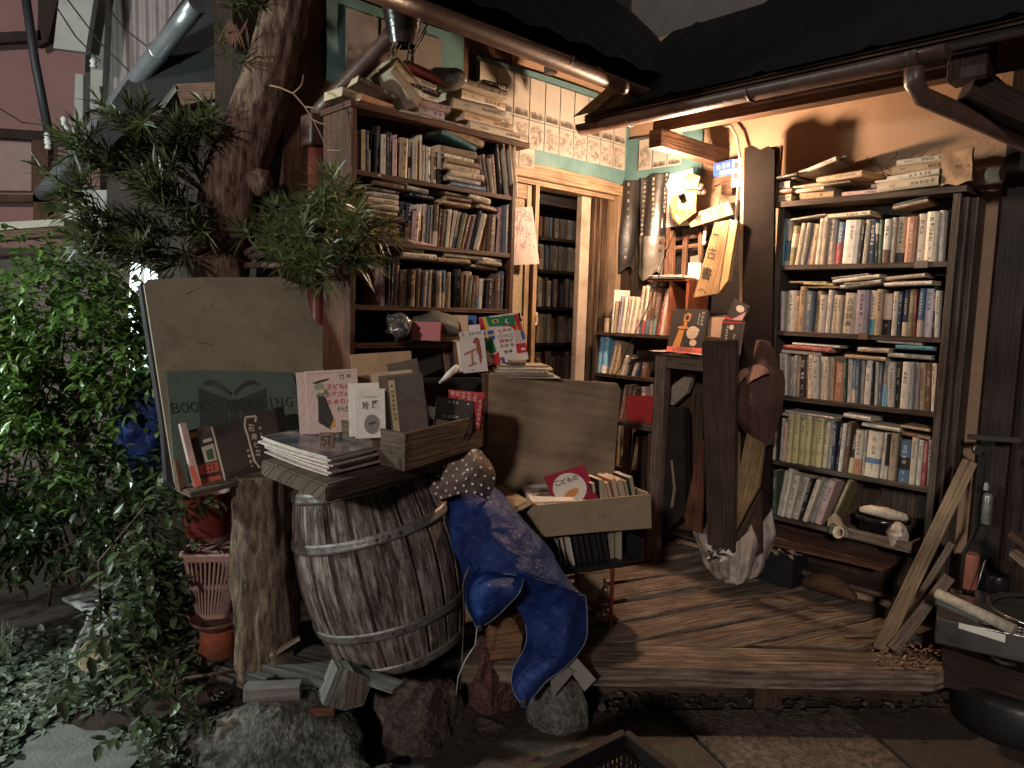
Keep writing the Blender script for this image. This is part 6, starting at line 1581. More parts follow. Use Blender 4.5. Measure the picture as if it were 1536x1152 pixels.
mb = MB(CF); flap([(CW+.004, CD, CH+.001), (CW+.004, .02, CH+.001), (CW+.07, .10, CH-.14), (CW+.09, CD-.05, CH-.1)]); mb.build('side_flap', CARD, cb)
mb = MB(CF); r = random.Random(9)
for k, ch in enumerate('100'): text_mb(ch, .03, T((CW*.52+k*.022, -.0165, CH-.065)), mb, 0, fit=(.012 if ch != '1' else .004, .022))
mb.build('pencil_marks', mat('pencil_grey', (.20, .155, .105), bump=0), cb)
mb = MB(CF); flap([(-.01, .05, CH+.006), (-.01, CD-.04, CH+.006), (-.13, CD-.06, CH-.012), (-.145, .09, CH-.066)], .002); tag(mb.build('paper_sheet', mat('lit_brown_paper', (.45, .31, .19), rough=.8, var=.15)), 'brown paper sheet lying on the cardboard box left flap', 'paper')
gC = 'paperbacks in the cardboard box'
for k in range(8):
    t_ = .016+.004*(k % 3); x = CW*.56+k*.026; lean = -18+1.0*k if k > 1 else -8+4*k
    M = CF @ T((x, .04+.004*k, CH-.055+.004*(k % 2))) @ Ry(lean) @ T((t_, .10, 0)) @ Rz(180)
    M = CF @ T((x, .03, CH-.06)) @ Ry(lean-4) @ T((t_, .13, 0)) @ Rz(180)
    o = book(M, t_, .112+.006*((k*5) % 3), .115, ['n', 'k', 'p', 'r', 'or', 'p', 'br', 'n'][k], soft=True)
    tag(o, f"paperback with {PAL[['n', 'k', 'p', 'r', 'or', 'p', 'br', 'n'][k]][0]} cover, {ordlabel(k, 8)} of those slanting in the cardboard box", 'book', gC)
def art10(mb, w, h):
    ell(mb, w*.45, -.0008, h*.5, w*.4, h*.42, 0); r = random.Random(3)
    for i, ch in enumerate('こどものうた'[:4]): tx(mb, ch, w*(.22+i*.15), h*.72, w*.13, h*.14, 1, y=-.0016)
    ell(mb, w*.45, -.0014, h*.36, w*.2, h*.1, 2, rot=15); return [WHITEP, INKD, GOLD]
Mb = CF @ T((CW*.24, .05, CH-.05)) @ Rz(-8) @ Ry(-14) @ Rx(-34)
displaybook('picture_book', 'dark red songbook with white oval leaning inside the cardboard box', Mb, .17, .15, .016, mat('crimson_cover', (.30, .02, .05), rough=.4, var=.1), lambda mb: art10(mb, .17, .15), 'picture book')
Mb = CF @ T((CW*.0+.012, .06, CH-.004)) @ Rz(-12) @ Rx(-84)
displaybook('picture_book', 'white photo covered album lying flat on top in the cardboard box', Mb, .17, .19, .016, WCOV, lambda mb: (mb.poly([(.02, -.0008, .06), (.15, -.0008, .06), (.15, -.0008, .15), (.02, -.0008, .15)], 0), mb.poly([(.05, -.0012, .07), (.11, -.0012, .075), (.13, -.0012, .12), (.06, -.0012, .13)], 1), [mat('printed_warm_grey', (.30, .24, .2), bump=0, var=.3), mat('printed_dark_grey', (.1, .08, .07), bump=0)])[-1], 'album')
for k in range(6):
    o = book(CF @ T((.02+k*.036, .012, .066)), .033, .105, .13, 'wpwcwp'[k], soft=True); tag(o, f"{PAL['wpwcwp'[k]][0]} paperback standing low under the album, {ordlabel(k, 6)} in the cardboard box", 'book', gC)
# record bin and red rack
RBF = CF @ T((-.0, .0, 0))
r0, r1 = onF(RBF, 822, 856, .0), onF(RBF, 965, 848, .0)
rb = thing('record_bin', 'black wooden bin of slanting records below the cardboard box', 'bin', RBF @ V(((r0.x+r1.x)/2, .15, r0.z)))
zb_r = (r0.z+r1.z)/2
mb = MB(RBF); mb.box((r0.x-.05, 0, zb_r), (r1.x, .34, zb_r+.012)); mb.build('base_board', BLKB, rb)
mb = MB(RBF); mb.box((r1.x-.012, 0, zb_r+.0121), (r1.x, .34, -.004)); mb.build('end_board', BLKB, rb)
mb = MB(RBF); mb.box((r0.x-.05, 0, zb_r+.0121), (r0.x-.038, .34, -.004)); mb.build('end_board', BLKB, rb)
mb = MB(RBF); mb.box((r0.x-.0379, .33, zb_r+.0121), (r1.x-.0121, .339, -.004)); mb.build('back_board', BLKB, rb)
rng = random.Random(77)
for k in range(13):
    cw_ = {3: (.42, .38, .32), 4: (.5, .46, .4), 2: (.2, .2, .19), 11: (.25, .22, .16), 12: (.3, .28, .2)}.get(k, (.02, .02, .02)); x = r0.x+.0+.026*k
    mb = MB(RBF); mb.box((0, .02+rng.uniform(0, .02), 0), (.007 if k in (3, 4, 2) else .014, .29, .115), 0, T((x+.02, 0, zb_r+.013)) @ Ry(-14 if k < 11 else -4)); tag(mb.build('record_sleeve', mat('sleeve_%d' % round(cw_[0]*100), cw_, rough=.4, var=.15)), f"{'pale' if cw_[0] > .3 else ('grey' if cw_[0] > .1 else 'black')} record sleeve, {ordlabel(k, 13)} in the bin below the cardboard box", 'record', 'records in the bin')
REDM = mat('red_painted_steel', (.13, .025, .018), rough=.45, var=.3, scale=30)
rk = thing('metal_rack', 'red tubular metal rack under the record bin on the deck', 'rack', RBF @ V((CW/2, .1, .2-.56)))
zl_ = .2-.56
lx = onF(RBF, 917, 900, .03).x
mb = MB(RBF); 
for x, y in ((lx, .03), (lx, .3), (r0.x, .03), (r0.x, .3)): 
    lg = MB(RBF); lg.tube([(x, y, zl_), (x, y, zb_r-.03), (x-.02 if x == lx else x+.02, y, zb_r-.008)], .009, seg=10); lg.build('leg', REDM, rk)
for y in (.03, .3): 
    lg = MB(RBF); zz = onF(RBF, 900, 902, .03).z; lg.tube([(r0.x, y, zz), (lx, y, zz)], .008, seg=10); lg.build('crossbar', REDM, rk)
lg = MB(RBF); lg.box((r0.x-.02, .0, zb_r-.009), (lx+.02, .33, zb_r-.001)); lg.build('rack_tray', BLKB, rk)
FOIL = mat('crumpled_foil', (.5, .45, .38), rough=.28, metal=.85, var=.3, scale=30, bump=1.0, bscale=40)
p0 = onF(RBF, 858, 960, .12); p1 = onF(RBF, 915, 865, .12)
mb = MB(RBF); g = [[(p0.x-.05+(p1.x-p0.x+.04)*i/24, .12+.02*math.sin(i*.7+j), zl_+.004+(p1.z-zl_)*j/26) for j in range(27)] for i in range(25)]; mb.grid(g, sm=False); tag(mb.build('foil_sheet', FOIL, noise=.022, nscale=34), 'crumpled silver foil sheet standing behind the red rack leg', 'foil')
mb = pxprism(RBF @ T((0, .1, 0)), [(868, 862), (905, 860), (905, 878), (892, 905), (872, 905)], .01); tag(mb.build('card_piece', CARD), 'torn cardboard piece in front of the foil behind the rack', 'cardboard')
# polka dot bag
PK = thing('polka_dot_bag', 'clear plastic bag with white polka dots bulging under the plank', 'plastic bag', atY(692, 745, 2.42))
pcx = [atY(u, v, y) for u, v, y in ((640, 742, 2.52), (655, 722, 2.44), (680, 715, 2.40), (705, 700, 2.40), (735, 715, 2.48))]
rowsP = []; top = [(645, 712, 2.5), (664, 700, 2.42), (690, 690, 2.38), (710, 674, 2.40), (722, 676, 2.5)]; mid = [(640, 738, 2.46), (660, 724, 2.38), (690, 716, 2.34), (718, 706, 2.36), (744, 712, 2.46)]; low = [(642, 748, 2.5), (668, 748, 2.42), (692, 740, 2.40), (715, 742, 2.42), (730, 752, 2.5)]
def dens(pl, n):
    P = [atY(*q) for q in pl]; out = []
    for k in range(n+1):
        t = k/n*(len(P)-1); i = min(int(t), len(P)-2); f = t-i; a, b = P[max(i-1, 0)], P[min(i+2, len(P)-1)]; p, q = P[i], P[i+1]
        out.append(.5*((2*p)+(q-a)*f+(2*a-5*p+4*q-b)*f*f+(3*p-a-3*q+b)*f**3))
    return out
def loft(pls, nu, nv):
    R_s = [dens(pl, nu) for pl in pls]; g = []
    for j in range(nv+1):
        t = j/nv*(len(R_s)-1); i = min(int(t), len(R_s)-2); f = t-i; row_ = []
        for k in range(nu+1):
            a, p, q, b = R_s[max(i-1, 0)][k], R_s[i][k], R_s[i+1][k], R_s[min(i+2, len(R_s)-1)][k]
            row_.append(.5*((2*p)+(q-a)*f+(2*a-5*p+4*q-b)*f*f+(3*p-a-3*q+b)*f**3))
        g.append(row_)
    return g
g = loft([top, mid, low], 24, 12)
mb = MB(); mb.grid(g); 
for j in range(1, 12, 2):
    for k in range(1, 24, 3):
        kk = k+(j//2 % 2); p = g[j][min(kk, 24)]; nr = (EYE-p).normalized(); x = nr.cross(V((0, 0, 1))).normalized(); z_ = x.cross(nr); c_ = p+nr*.008
        mb.poly([c_+(x*math.cos(a*.785)+z_*math.sin(a*.785))*.0042 for a in range(8)], 1)
mb.build('bag_film', [mat('cloudy_plastic_film', (.22, .17, .14), rough=.18, spec=.8, var=.3, scale=12, bump=.7, bscale=26), mat('white_dot_print', (.62, .55, .48), rough=.5, bump=0)], PK, noise=.005, nscale=20)
# blue tarpaulin
TARP = None
def tarpmat():
    m, t, b = nt('blue_tarpaulin'); L = t.links.new; co = N(t, 'ShaderNodeTexCoord').outputs['Object']
    n1 = N(t, 'ShaderNodeTexNoise', Scale=9.0, Detail=4.0); L(co, n1.inputs[0]); r = ramp(t, n1.outputs['Fac'], [(.3, (.006, .020, .11)), (.7, (.012, .038, .175))])
    L(r.outputs[0], b.inputs['Base Color']); b.inputs['Roughness'].default_value = .5; b.inputs['Specular IOR Level'].default_value = .3
    n2 = N(t, 'ShaderNodeTexNoise', Scale=26.0, Detail=6.0, Roughness=.65, Distortion=.8); L(co, n2.inputs[0]); n3 = N(t, 'ShaderNodeTexVoronoi', Scale=14.0); L(co, n3.inputs['Vector'])
    ad = N(t, 'ShaderNodeMath', operation='ADD'); L(n2.outputs['Fac'], ad.inputs[0]); L(n3.outputs['Distance'], ad.inputs[1])
    bp = N(t, 'ShaderNodeBump', Strength=.85, Distance=.016); L(ad.outputs[0], bp.inputs['Height']); L(bp.outputs[0], b.inputs['Normal']); return m
TARP = tarpmat()
tp = thing('tarpaulin', 'bright blue tarpaulin draped between the barrel and the cardboard box', 'tarpaulin', atY(786, 1060, 2.30))
A_ = [[(655, 770, 2.55), (668, 740, 2.55), (700, 722, 2.58), (735, 728, 2.66), (772, 758, 2.72)],
      [(668, 798, 2.45), (692, 768, 2.43), (730, 758, 2.44), (775, 772, 2.52), (812, 808, 2.62)],
      [(684, 832, 2.40), (712, 806, 2.37), (752, 800, 2.37), (800, 818, 2.43), (846, 858, 2.52)],
      [(694, 862, 2.38), (735, 850, 2.33), (780, 852, 2.31), (830, 868, 2.36), (872, 888, 2.44)],
      [(698, 868, 2.38), (738, 860, 2.32), (785, 866, 2.30), (835, 879, 2.35), (877, 893, 2.43)]]
def sheetbuild(ctrl, nu, nv, name, nz_=.006):
    g = loft(ctrl, nu, nv)
    g = [[p+mnoise.noise_vector(p*8)*nz_*2.4+(lambda q: V((0, 1, .3))*(abs(mnoise.noise(q*11))+.6*abs(mnoise.noise(q*23+V((3, 1, 2))))-.3)*nz_*2.6)(p) for p in r] for r in g]
    mb = MB(); mb.grid(g, 0); mb.build(name, TARP, tp); return g
gA_ = sheetbuild(A_, 44, 44, 'upper_drape')
gB_ = sheetbuild([[(694, 860, 2.39), (720, 858, 2.33), (750, 858, 2.315), (787, 868, 2.295)], [(693, 885, 2.36), (716, 886, 2.24), (745, 884, 2.22), (780, 888, 2.24)], [(700, 912, 2.35), (718, 915, 2.25), (738, 910, 2.24), (765, 906, 2.26)], [(712, 932, 2.34), (720, 932, 2.28), (730, 928, 2.28), (745, 922, 2.30)], [(717, 943, 2.32), (719, 943, 2.30), (722, 941, 2.30), (728, 936, 2.31)]], 22, 24, 'left_fold', .004)
gC_ = sheetbuild([[(775, 862, 2.27), (806, 872, 2.28), (842, 880, 2.33), (877, 891, 2.44)], [(768, 893, 2.36), (800, 903, 2.38), (842, 910, 2.36), (883, 928, 2.42)], [(788, 938, 2.40), (812, 938, 2.38), (848, 940, 2.34), (881, 958, 2.40)], [(790, 968, 2.38), (810, 972, 2.34), (840, 978, 2.32), (866, 982, 2.36)], [(772, 998, 2.34), (792, 1008, 2.29), (815, 1012, 2.28), (838, 1009, 2.32)], [(770, 1030, 2.30), (782, 1038, 2.27), (795, 1040, 2.27), (808, 1036, 2.29)], [(783, 1060, 2.28), (786, 1062, 2.27), (789, 1061, 2.27), (793, 1055, 2.28)]], 26, 40, 'lower_fold', .005)
mb = MB()
for gg, idx in ((gA_, -1), (gB_, None), (gC_, None)):
    if idx is not None: mb.tube([p+V((0, -.002, 0)) for p in gg[-1]], .0014, seg=5)
    else: mb.tube([r[-1]+V((0, -.002, 0)) for r in gg], .0014, seg=5); mb.tube([r[0]+V((0, -.002, 0)) for r in gg[len(gg)//3:]], .0014, seg=5)
mb.build('hem_thread', mat('pale_hem_thread', (.20, .24, .30), rough=.7, bump=0), tp)
for g_, i_, j_ in ((gA_, 41, 5), (gB_, 21, 8), (gC_, 37, 10)):
    p = g_[i_][j_]; mb = MB(T(p+V((0, -.008, 0))) @ Rx(90)); mb.lathe([(.004, .002), (.011, .002), (.012, 0), (.011, -.002)], seg=16, caps=False); mb.lathe([(.0, .001), (.004, .001)], seg=12, caps=False); mb.build('grommet', INKD, tp)
mb = MB(); p = atY(704, 850, 2.26); mb.tube([p, p+V((-.012, -.01, -.03)), p+V((-.018, 0, -.06)), p+V((-.012, 0, -.16)), p+V((-.016, .0, -.30)), p+V((-.02, .02, -.42))], .0035, seg=6); tag(mb.build('cord', mat('brown_cord', (.06, .045, .035), rough=.8)), 'brown cord hanging from the tarpaulin eyelet beside the barrel', 'cord')
p = atY(716, 940, 2.27); mb = MB(); mb.tube([p, p+V((-.005, 0, -.06)), p+V((-.035, -.03, -.10)), p+V((-.055, -.04, -.15)), p+V((-.06, -.04, -.21))], .0018, seg=5); tag(mb.build('bead_chain', mat('pale_chain', (.4, .38, .35), rough=.4)), 'thin pale chain dangling below the tarpaulin fold', 'chain')
# blocks and stones at the foot of the tarpaulin
F = facing(*atY(752, 985, 2.44), -18)
mb = pxprism(F, [(728, 945), (748, 918), (772, 930), (784, 955), (780, 985), (735, 990)], .16); bmesh.ops.bevel(mb.bm, geom=list(mb.bm.edges), offset=.004, segments=1, affect='EDGES'); tag(mb.build('wood_block', wood('chestnut_block', (.075, .035, .016), (.20, .105, .05), rough=.7)), 'chestnut brown cut timber block under the tarpaulin fold', 'block')
ROCK = None
def rockmat(name, a, b_, c_, sc1=5):
    m, t, b = nt(name); L = t.links.new; co = N(t, 'ShaderNodeTexCoord').outputs['Object']
    n = N(t, 'ShaderNodeTexNoise', Scale=float(sc1), Detail=12.0, Roughness=.72, Distortion=.5); L(co, n.inputs[0]); r = ramp(t, n.outputs['Fac'], [(.34, a), (.5, b_), (.68, c_)])
    n2 = N(t, 'ShaderNodeTexNoise', Scale=64.0, Detail=6.0); L(co, n2.inputs[0]); r2 = ramp(t, n2.outputs['Fac'], [(.35, (.5, .5, .5)), (.65, (1.25, 1.25, 1.25))]); mm = N(t, 'ShaderNodeMixRGB', blend_type='MULTIPLY'); mm.inputs[0].default_value = 1; L(r.outputs[0], mm.inputs[1]); L(r2.outputs[0], mm.inputs[2])
    L(mm.outputs[0], b.inputs['Base Color']); b.inputs['Roughness'].default_value = .85
    ad = N(t, 'ShaderNodeMath', operation='ADD'); L(n.outputs['Fac'], ad.inputs[0]); L(n2.outputs['Fac'], ad.inputs[1])
    bp = N(t, 'ShaderNodeBump', Strength=1.0, Distance=.02); L(ad.outputs[0], bp.inputs['Height']); L(bp.outputs[0], b.inputs['Normal']); return m
ROCK = rockmat('mossy_boulder', (.02, .016, .014), (.10, .102, .086), (.32, .28, .23), 9); ROCK2 = rockmat('brown_boulder', (.018, .012, .010), (.085, .060, .050), (.22, .17, .135), 11)
def rock(c, s, mt, label, seed, name='boulder', cat='rock'):
    mb = MB(); r = bmesh.ops.create_icosphere(mb.bm, subdivisions=5, radius=1)
    rg = random.Random(seed); o = V((rg.uniform(0, 50), rg.uniform(0, 50), 0)); cuts = [(V((rg.uniform(-1, 1), rg.uniform(-1, 1), rg.uniform(-.3, 1))).normalized(), rg.uniform(.68, .92)) for _ in range(13)]
    for v in mb.bm.verts:
        d = v.co.normalized(); rad = 1.0
        for n_, k in cuts:
            q = d.dot(n_)
            if q > .05: rad = min(rad, k/q)
        rad += .07*mnoise.noise(d*2.2+o)+.04*mnoise.noise(d*7+o)+.018*mnoise.noise(d*19+o); v.co = V((d.x*s[0], d.y*s[1], d.z*s[2]))*rad+V(c)
    for f in mb.bm.faces: f.smooth = True
    return tag(mb.build(name, mt), label, cat)
c = atY(425, 1130, 2.22); rock((c.x, 2.24, -.02), (.36, .25, .27), ROCK, 'large mossy grey boulder under the planks in front of the barrel', 3)
c = atY(625, 1110, 2.4); rock((c.x, 2.42, -.04), (.19, .18, .25), ROCK2, 'brown boulder right of the large mossy one, below the barrel', 8)
c = atY(300, 1060, 2.5); rock((c.x-.0, 2.5, .06), (.17, .18, .24), ROCK2, 'dark reddish boulder left of the large mossy one', 5)
c = atY(545, 1085, 2.55); rock((c.x, 2.62, .04), (.25, .16, .22), ROCK2, 'dark boulder wedged behind the two front boulders', 12)
c = atY(735, 1020, 2.56); rock((c.x, 2.56, .10), (.12, .12, .17), rockmat('red_stone', (.05, .02, .015), (.12, .05, .038), (.2, .12, .09), 8), 'reddish stone pier below the chestnut block', 21, 'stone', 'stone')
c = atY(575, 1150, 2.1); rock((c.x, 2.12, -.0), (.07, .05, .05), ROCK2, 'small loose stone between the front boulders', 25, 'stone', 'stone')
c = atY(730, 1065, 2.4); rock((c.x, 2.42, -.0), (.07, .05, .045), ROCK2, 'small broken stone at the foot of the reddish pier', 27, 'stone', 'stone')
c = atY(835, 1045, 2.46); rock((c.x, 2.46, .05), (.13, .10, .12), rockmat('pale_concrete_stone', (.07, .068, .06), (.14, .135, .12), (.2, .19, .17), 9), 'pale concrete lump at the deck corner below the tarpaulin', 33, 'stone', 'stone')
F = facing(*atY(860, 1030, 2.38), 12, 10)
mb = pxprism(F, [(848, 996), (862, 983), (894, 1019), (877, 1037)], .012); tag(mb.build('tile_piece', mat('pale_grey_tile', (.24, .225, .19), rough=.7, var=.12, scale=20)), 'pale grey tile piece leaning at the deck corner', 'tile')
F = facing(*atY(850, 1030, 2.36), 12, 14)
mb = pxprism(F, [(826, 1022), (850, 1000), (862, 1007), (828, 1048)], .006); tag(mb.build('card_piece', mat('grey_card', (.16, .15, .13), rough=.8)), 'grey card piece in front of the pale tile piece', 'card')
# weathered offcuts on the boulders
GRW = wood('silver_grey_wood', (.05, .05, .045), (.19, .185, .165), rough=.85, bump=.6, gs=.5); 
def plank_px(a, b, w_, th, mt, label, ya, yb, cat='plank', name='weathered_plank', up=(0, 0, 1)):
    mb = MB(); mb.bar(atY(*a, ya), atY(*b, yb), w_, th, 0, up=up, bev=.003, jit=.002); return tag(mb.build(name, mt), label, cat)
plank_px((325, 985), (425, 1012), .13, .022, GRW, 'wide grey weathered board lying left on the boulders', 2.52, 2.30)
plank_px((318, 1005), (400, 1034), .05, .02, GRW, 'narrow grey board beneath the wide weathered board', 2.46, 2.28)
plank_px((425, 985), (520, 1008), .20, .03, GRW, 'broad grey board lying before the barrel base', 2.40, 2.30)
plank_px((368, 1038), (452, 1034), .055, .042, wood('grey_brick_wood', (.12, .11, .10), (.26, .245, .22), rough=.85, bump=.3, gs=.4), 'short pale squared block on the large mossy boulder', 2.16, 2.18, 'block', 'wood_block')
plank_px((405, 984), (450, 956), .025, .012, wood('straw_stick', (.2, .16, .11), (.36, .3, .22)), 'short straw coloured stick at the foot of the log', 2.32, 2.34, 'stick', 'stick')
plank_px((505, 1000), (598, 1032), .06, .016, GRW, 'thin grey slat below the barrel rim', 2.30, 2.16)
F = facing(*atY(515, 1064, 2.15), 24, 8)
mb = pxprism(F, [(484, 1058), (506, 1003), (530, 1006), (552, 1018), (556, 1030), (545, 1058), (516, 1066)], .10); mb.poly([(x, -.0007, z) for x, z in pxs(F, [(515, 1064), (522, 1006), (531, 1007), (551, 1019), (555, 1030), (544, 1057)], -.0007)], 1)
tag(mb.build('timber_block', [wood('bleached_timber', (.10, .095, .085), (.34, .33, .30), rough=.9, bump=1.0), wood('timber_bark_side', (.06, .045, .035), (.19, .15, .115), rough=.9)]), 'split bleached timber block standing on the boulders', 'block')
plank_px((470, 1062), (505, 1060), .06, .03, WR, 'small reddish wood chip beside the split timber block', 2.2, 2.2, 'wood chip', 'wood_chip')
# ================= tree, shrubs, neighbours and the odds and ends on the right
def leafmat(name, dark, light, rough=.4, trans=.35):
    m, t, b = nt(name); L = t.links.new
    uv = N(t, 'ShaderNodeTexCoord').outputs['UV']; sx = N(t, 'ShaderNodeSeparateXYZ'); L(uv, sx.inputs[0])
    r = ramp(t, sx.outputs[0], [(0, dark), (1, light)]); L(r.outputs[0], b.inputs['Base Color']); b.inputs['Roughness'].default_value = rough; b.inputs['Specular IOR Level'].default_value = .5
    tr = N(t, 'ShaderNodeBsdfTranslucent'); L(r.outputs[0], tr.inputs[0]); mx = N(t, 'ShaderNodeMixShader'); mx.inputs[0].default_value = trans
    out = t.nodes['Material Output']; L(b.outputs[0], mx.inputs[1]); L(tr.outputs[0], mx.inputs[2]); L(mx.outputs[0], out.inputs[0]); return m
def uvc(f, mb, val):
    for lp in f.loops: lp[mb.uv].uv = (val, .5)
def strapleaf(mb, p, d, side, L_, w, val, droop, mi=0):
    """narrow leaf of two segments"""
    d = d.normalized(); s = side.normalized()*w; q1 = p+d*L_*.5; q2 = p+d*L_+V((0, 0, -droop*L_))
    vs = [mb.bm.verts.new(x) for x in (p-s*.35, p+s*.35, q1+s, q1-s, q2)]
    f = mb.bm.faces.new((vs[0], vs[1], vs[2], vs[3])); f.material_index = mi; uvc(f, mb, val); f = mb.bm.faces.new((vs[3], vs[2], vs[4])); f.material_index = mi; uvc(f, mb, val)
def shoot(mb, p, d, L_, n, rng, ll=.10, w=.0044, mi=0, tone=0.0):
    d = d.normalized(); x = d.cross(V((.3, .2, 1))).normalized(); y = d.cross(x)
    for k in range(n):
        f = (k+.5)/n; a = k*2.4+rng.uniform(-.3, .3); rad = x*math.cos(a)+y*math.sin(a); c = p+d*L_*f
        up = .35+.75*f; ld = (d*up+rad*(1.05-.45*f)); ln = ll*rng.uniform(.7, 1.15)*(1-.25*f)
        strapleaf(mb, c, ld, ld.cross(rad+V((.01, .02, .03))), ln, w, min(1, max(0, rng.uniform(.0, .75)+.25*f+tone)), rng.uniform(.02, .22), mi)
tr_ = thing('podocarpus_tree', 'leaning thick trunked yew pine growing behind the signboard', 'tree', atY(330, 420, 2.85)-V((0, 0, 1.25)))
PB = bark('tree_bark', (.03, .018, .014), (.15, .092, .07), (.32, .21, .16), 1.7)
tpts = [atY(u, v, y) for u, v, y in ((326, 560, 3.02), (328, 420, 3.0), (338, 335, 2.98), (354, 262, 2.96), (382, 180, 2.96), (404, 110, 2.96), (422, 40, 2.96), (436, -30, 2.96), (446, -90, 2.98))]
tpts[0] = V((tpts[1].x+.0, 3.02, .25))
trunkmesh(tpts, [.12, .116, .118, .118, .110, .100, .092, .088, .088], seg=48, sub=14, amp=.006).build('trunk', PB, tr_)
mb = MB(); c = atY(392, 274, 2.90); r = bmesh.ops.create_icosphere(mb.bm, subdivisions=4, radius=.05)
for v in mb.bm.verts: v.co = v.co*(1+.35*mnoise.noise(v.co*30))+c
for f in mb.bm.faces: f.smooth = True
mb.build('burl', PB, tr_)
cs = atY(312, 207, 2.88)
mb = MB(); mb.tube([cs+V((.05, .05, -.03)), cs+V((.0, -.0, 0))], [.03, .024], seg=16); mb.build('branch_stub', [PB], tr_)
mb = MB(T(cs) @ Rz(-35) @ Rx(90)); mb.lathe([(.0, .002), (.022, .002), (.0235, -.003)], seg=18, caps=False); mb.build('cut_end', mat('pink_cut_wood', (.36, .20, .17), rough=.8, var=.15), tr_)
mb = MB(); c0_ = atY(300, 398, 2.88); trunkmesh([c0_+V((.05, .06, -.35)), c0_+V((.06, .03, -.05)), c0_+V((.05, 0, .02)), c0_+V((.055, .01, .055))], [.08, .105, .10, .04], seg=24, sub=6, amp=.02, mb=mb); mb.build('cut_stump', PB, tr_)
branches = [[(330, 320, 2.92), (270, 300, 2.86), (205, 268, 2.8), (150, 240, 2.76)], [(325, 345, 2.92), (260, 350, 2.8), (190, 335, 2.72), (130, 310, 2.70)], [(320, 365, 2.90), (270, 385, 2.76), (215, 380, 2.70), (165, 365, 2.68)], [(325, 300, 2.92), (300, 265, 2.9), (290, 240, 2.88), (296, 215, 2.86)], [(330, 300, 2.92), (255, 250, 2.84), (210, 205, 2.8)], [(322, 360, 2.90), (295, 335, 2.8), (245, 300, 2.72)],
    [(375, 385, 2.90), (420, 378, 2.76), (475, 358, 2.62), (535, 348, 2.54)], [(370, 398, 2.88), (425, 398, 2.72), (490, 400, 2.58), (530, 390, 2.53)], [(385, 340, 2.92), (440, 350, 2.78), (480, 325, 2.68), (498, 300, 2.62)], [(370, 380, 2.90), (400, 360, 2.8), (438, 335, 2.72)]]
rng = random.Random(42)
mbB = MB(); mbF = MB()
for bi, b in enumerate(branches):
    P = dens(b, 14); mbB.tube(P, [.012*(1-.7*i/14)+.002 for i in range(15)], seg=6)
    for i in range(4, 15):
        for _ in range(2):
            dirn = (P[i]-P[i-1]).normalized()*.9+V((rng.uniform(-.7, .7), rng.uniform(-.9, .3), rng.uniform(-.35, .9)))
            st = P[i]+V((rng.uniform(-.03, .03), rng.uniform(-.03, .03), rng.uniform(-.03, .03))); en = st+dirn.normalized()*rng.uniform(.01, .06)
            mbB.tube([st, en], .0025, seg=4, caps=False); shoot(mbF, en, dirn, rng.uniform(.06, .11), rng.randint(18, 26), rng, ll=.108, tone=-.1+.3*(bi in (3, 6, 8)))
for (u, v, y, n) in ((350, 90, 2.9, 2), (362, 15, 2.9, 3), (372, 2, 2.9, 3), (300, 120, 2.7, 0), (205, 185, 2.75, 3), (130, 225, 2.7, 4), (110, 300, 2.7, 3), (330, 175, 2.88, 2)):
    for k in range(n): shoot(mbF, atY(u+rng.uniform(-8, 8), v+rng.uniform(-6, 6), y), V((rng.uniform(-1, 1), rng.uniform(-1, .2), rng.uniform(-.2, 1))), .10, 20, rng)
mbB.build('branches', PB, tr_)
mbF.build('foliage', leafmat('podocarpus_leaf', (.028, .038, .014), (.135, .15, .058)), tr_)
mb = MB()
for k in range(16):
    p = atY(354+rng.uniform(-14, 18), 34+rng.uniform(-6, 8), 2.82); strapleaf(mb, p, V((rng.uniform(-.8, .8), -.1, -1)), V((1, .2, 0)), rng.uniform(.06, .11), .0045, rng.uniform(.3, 1), .1)
mb.build('dead_leaves', leafmat('dead_brown_leaf', (.10, .045, .03), (.26, .12, .085), .8, .2), tr_)
mb = MB()
for b in ([(405, 128, 2.7), (440, 140, 2.66), (470, 180, 2.64), (492, 225, 2.64), (520, 270, 2.66), (545, 285, 2.66)], [(440, 140, 2.66), (452, 128, 2.6), (455, 112, 2.6)], [(470, 180, 2.64), (490, 186, 2.6), (522, 172, 2.6)], [(492, 225, 2.64), (510, 226, 2.6), (520, 222, 2.6)], [(458, 160, 2.65), (480, 162, 2.6), (488, 152, 2.6)]):
    mb.tube(dens(b, 10), [.0035*(1-.06*i) for i in range(11)], seg=5)
mb.build('bare_twig', mat('bare_twig', (.24, .15, .10), rough=.8), tr_)
# ---- broadleaf shrubs
LEAF1 = leafmat('shrub_leaf', (.016, .034, .012), (.21, .36, .085), .28, .3); LEAF2 = leafmat('dark_shrub_leaf', (.014, .026, .012), (.06, .095, .035), .3, .25); LEAF3 = leafmat('pale_ground_leaf', (.05, .07, .045), (.32, .38, .28), .45, .2)
def ovalleaf(mb, p, d, nrm, L_, w, val, fold=.25):
    d = d.normalized(); s = d.cross(nrm).normalized(); n = s.cross(d); q = lambda f, k, h: p+d*L_*f+s*w*k+n*(abs(k)*w*fold-h*L_)
    vs = [mb.bm.verts.new(x) for x in (q(0, 0, 0), q(.3, .5, 0), q(.7, .42, .03), q(1, 0, .10), q(.7, -.42, .03), q(.3, -.5, 0), q(.5, 0, 0))]
    for ids in ((0, 1, 2, 6), (6, 2, 3), (0, 6, 4, 5), (6, 3, 4)):
        f = mb.bm.faces.new([vs[i] for i in ids]); uvc(f, mb, val)
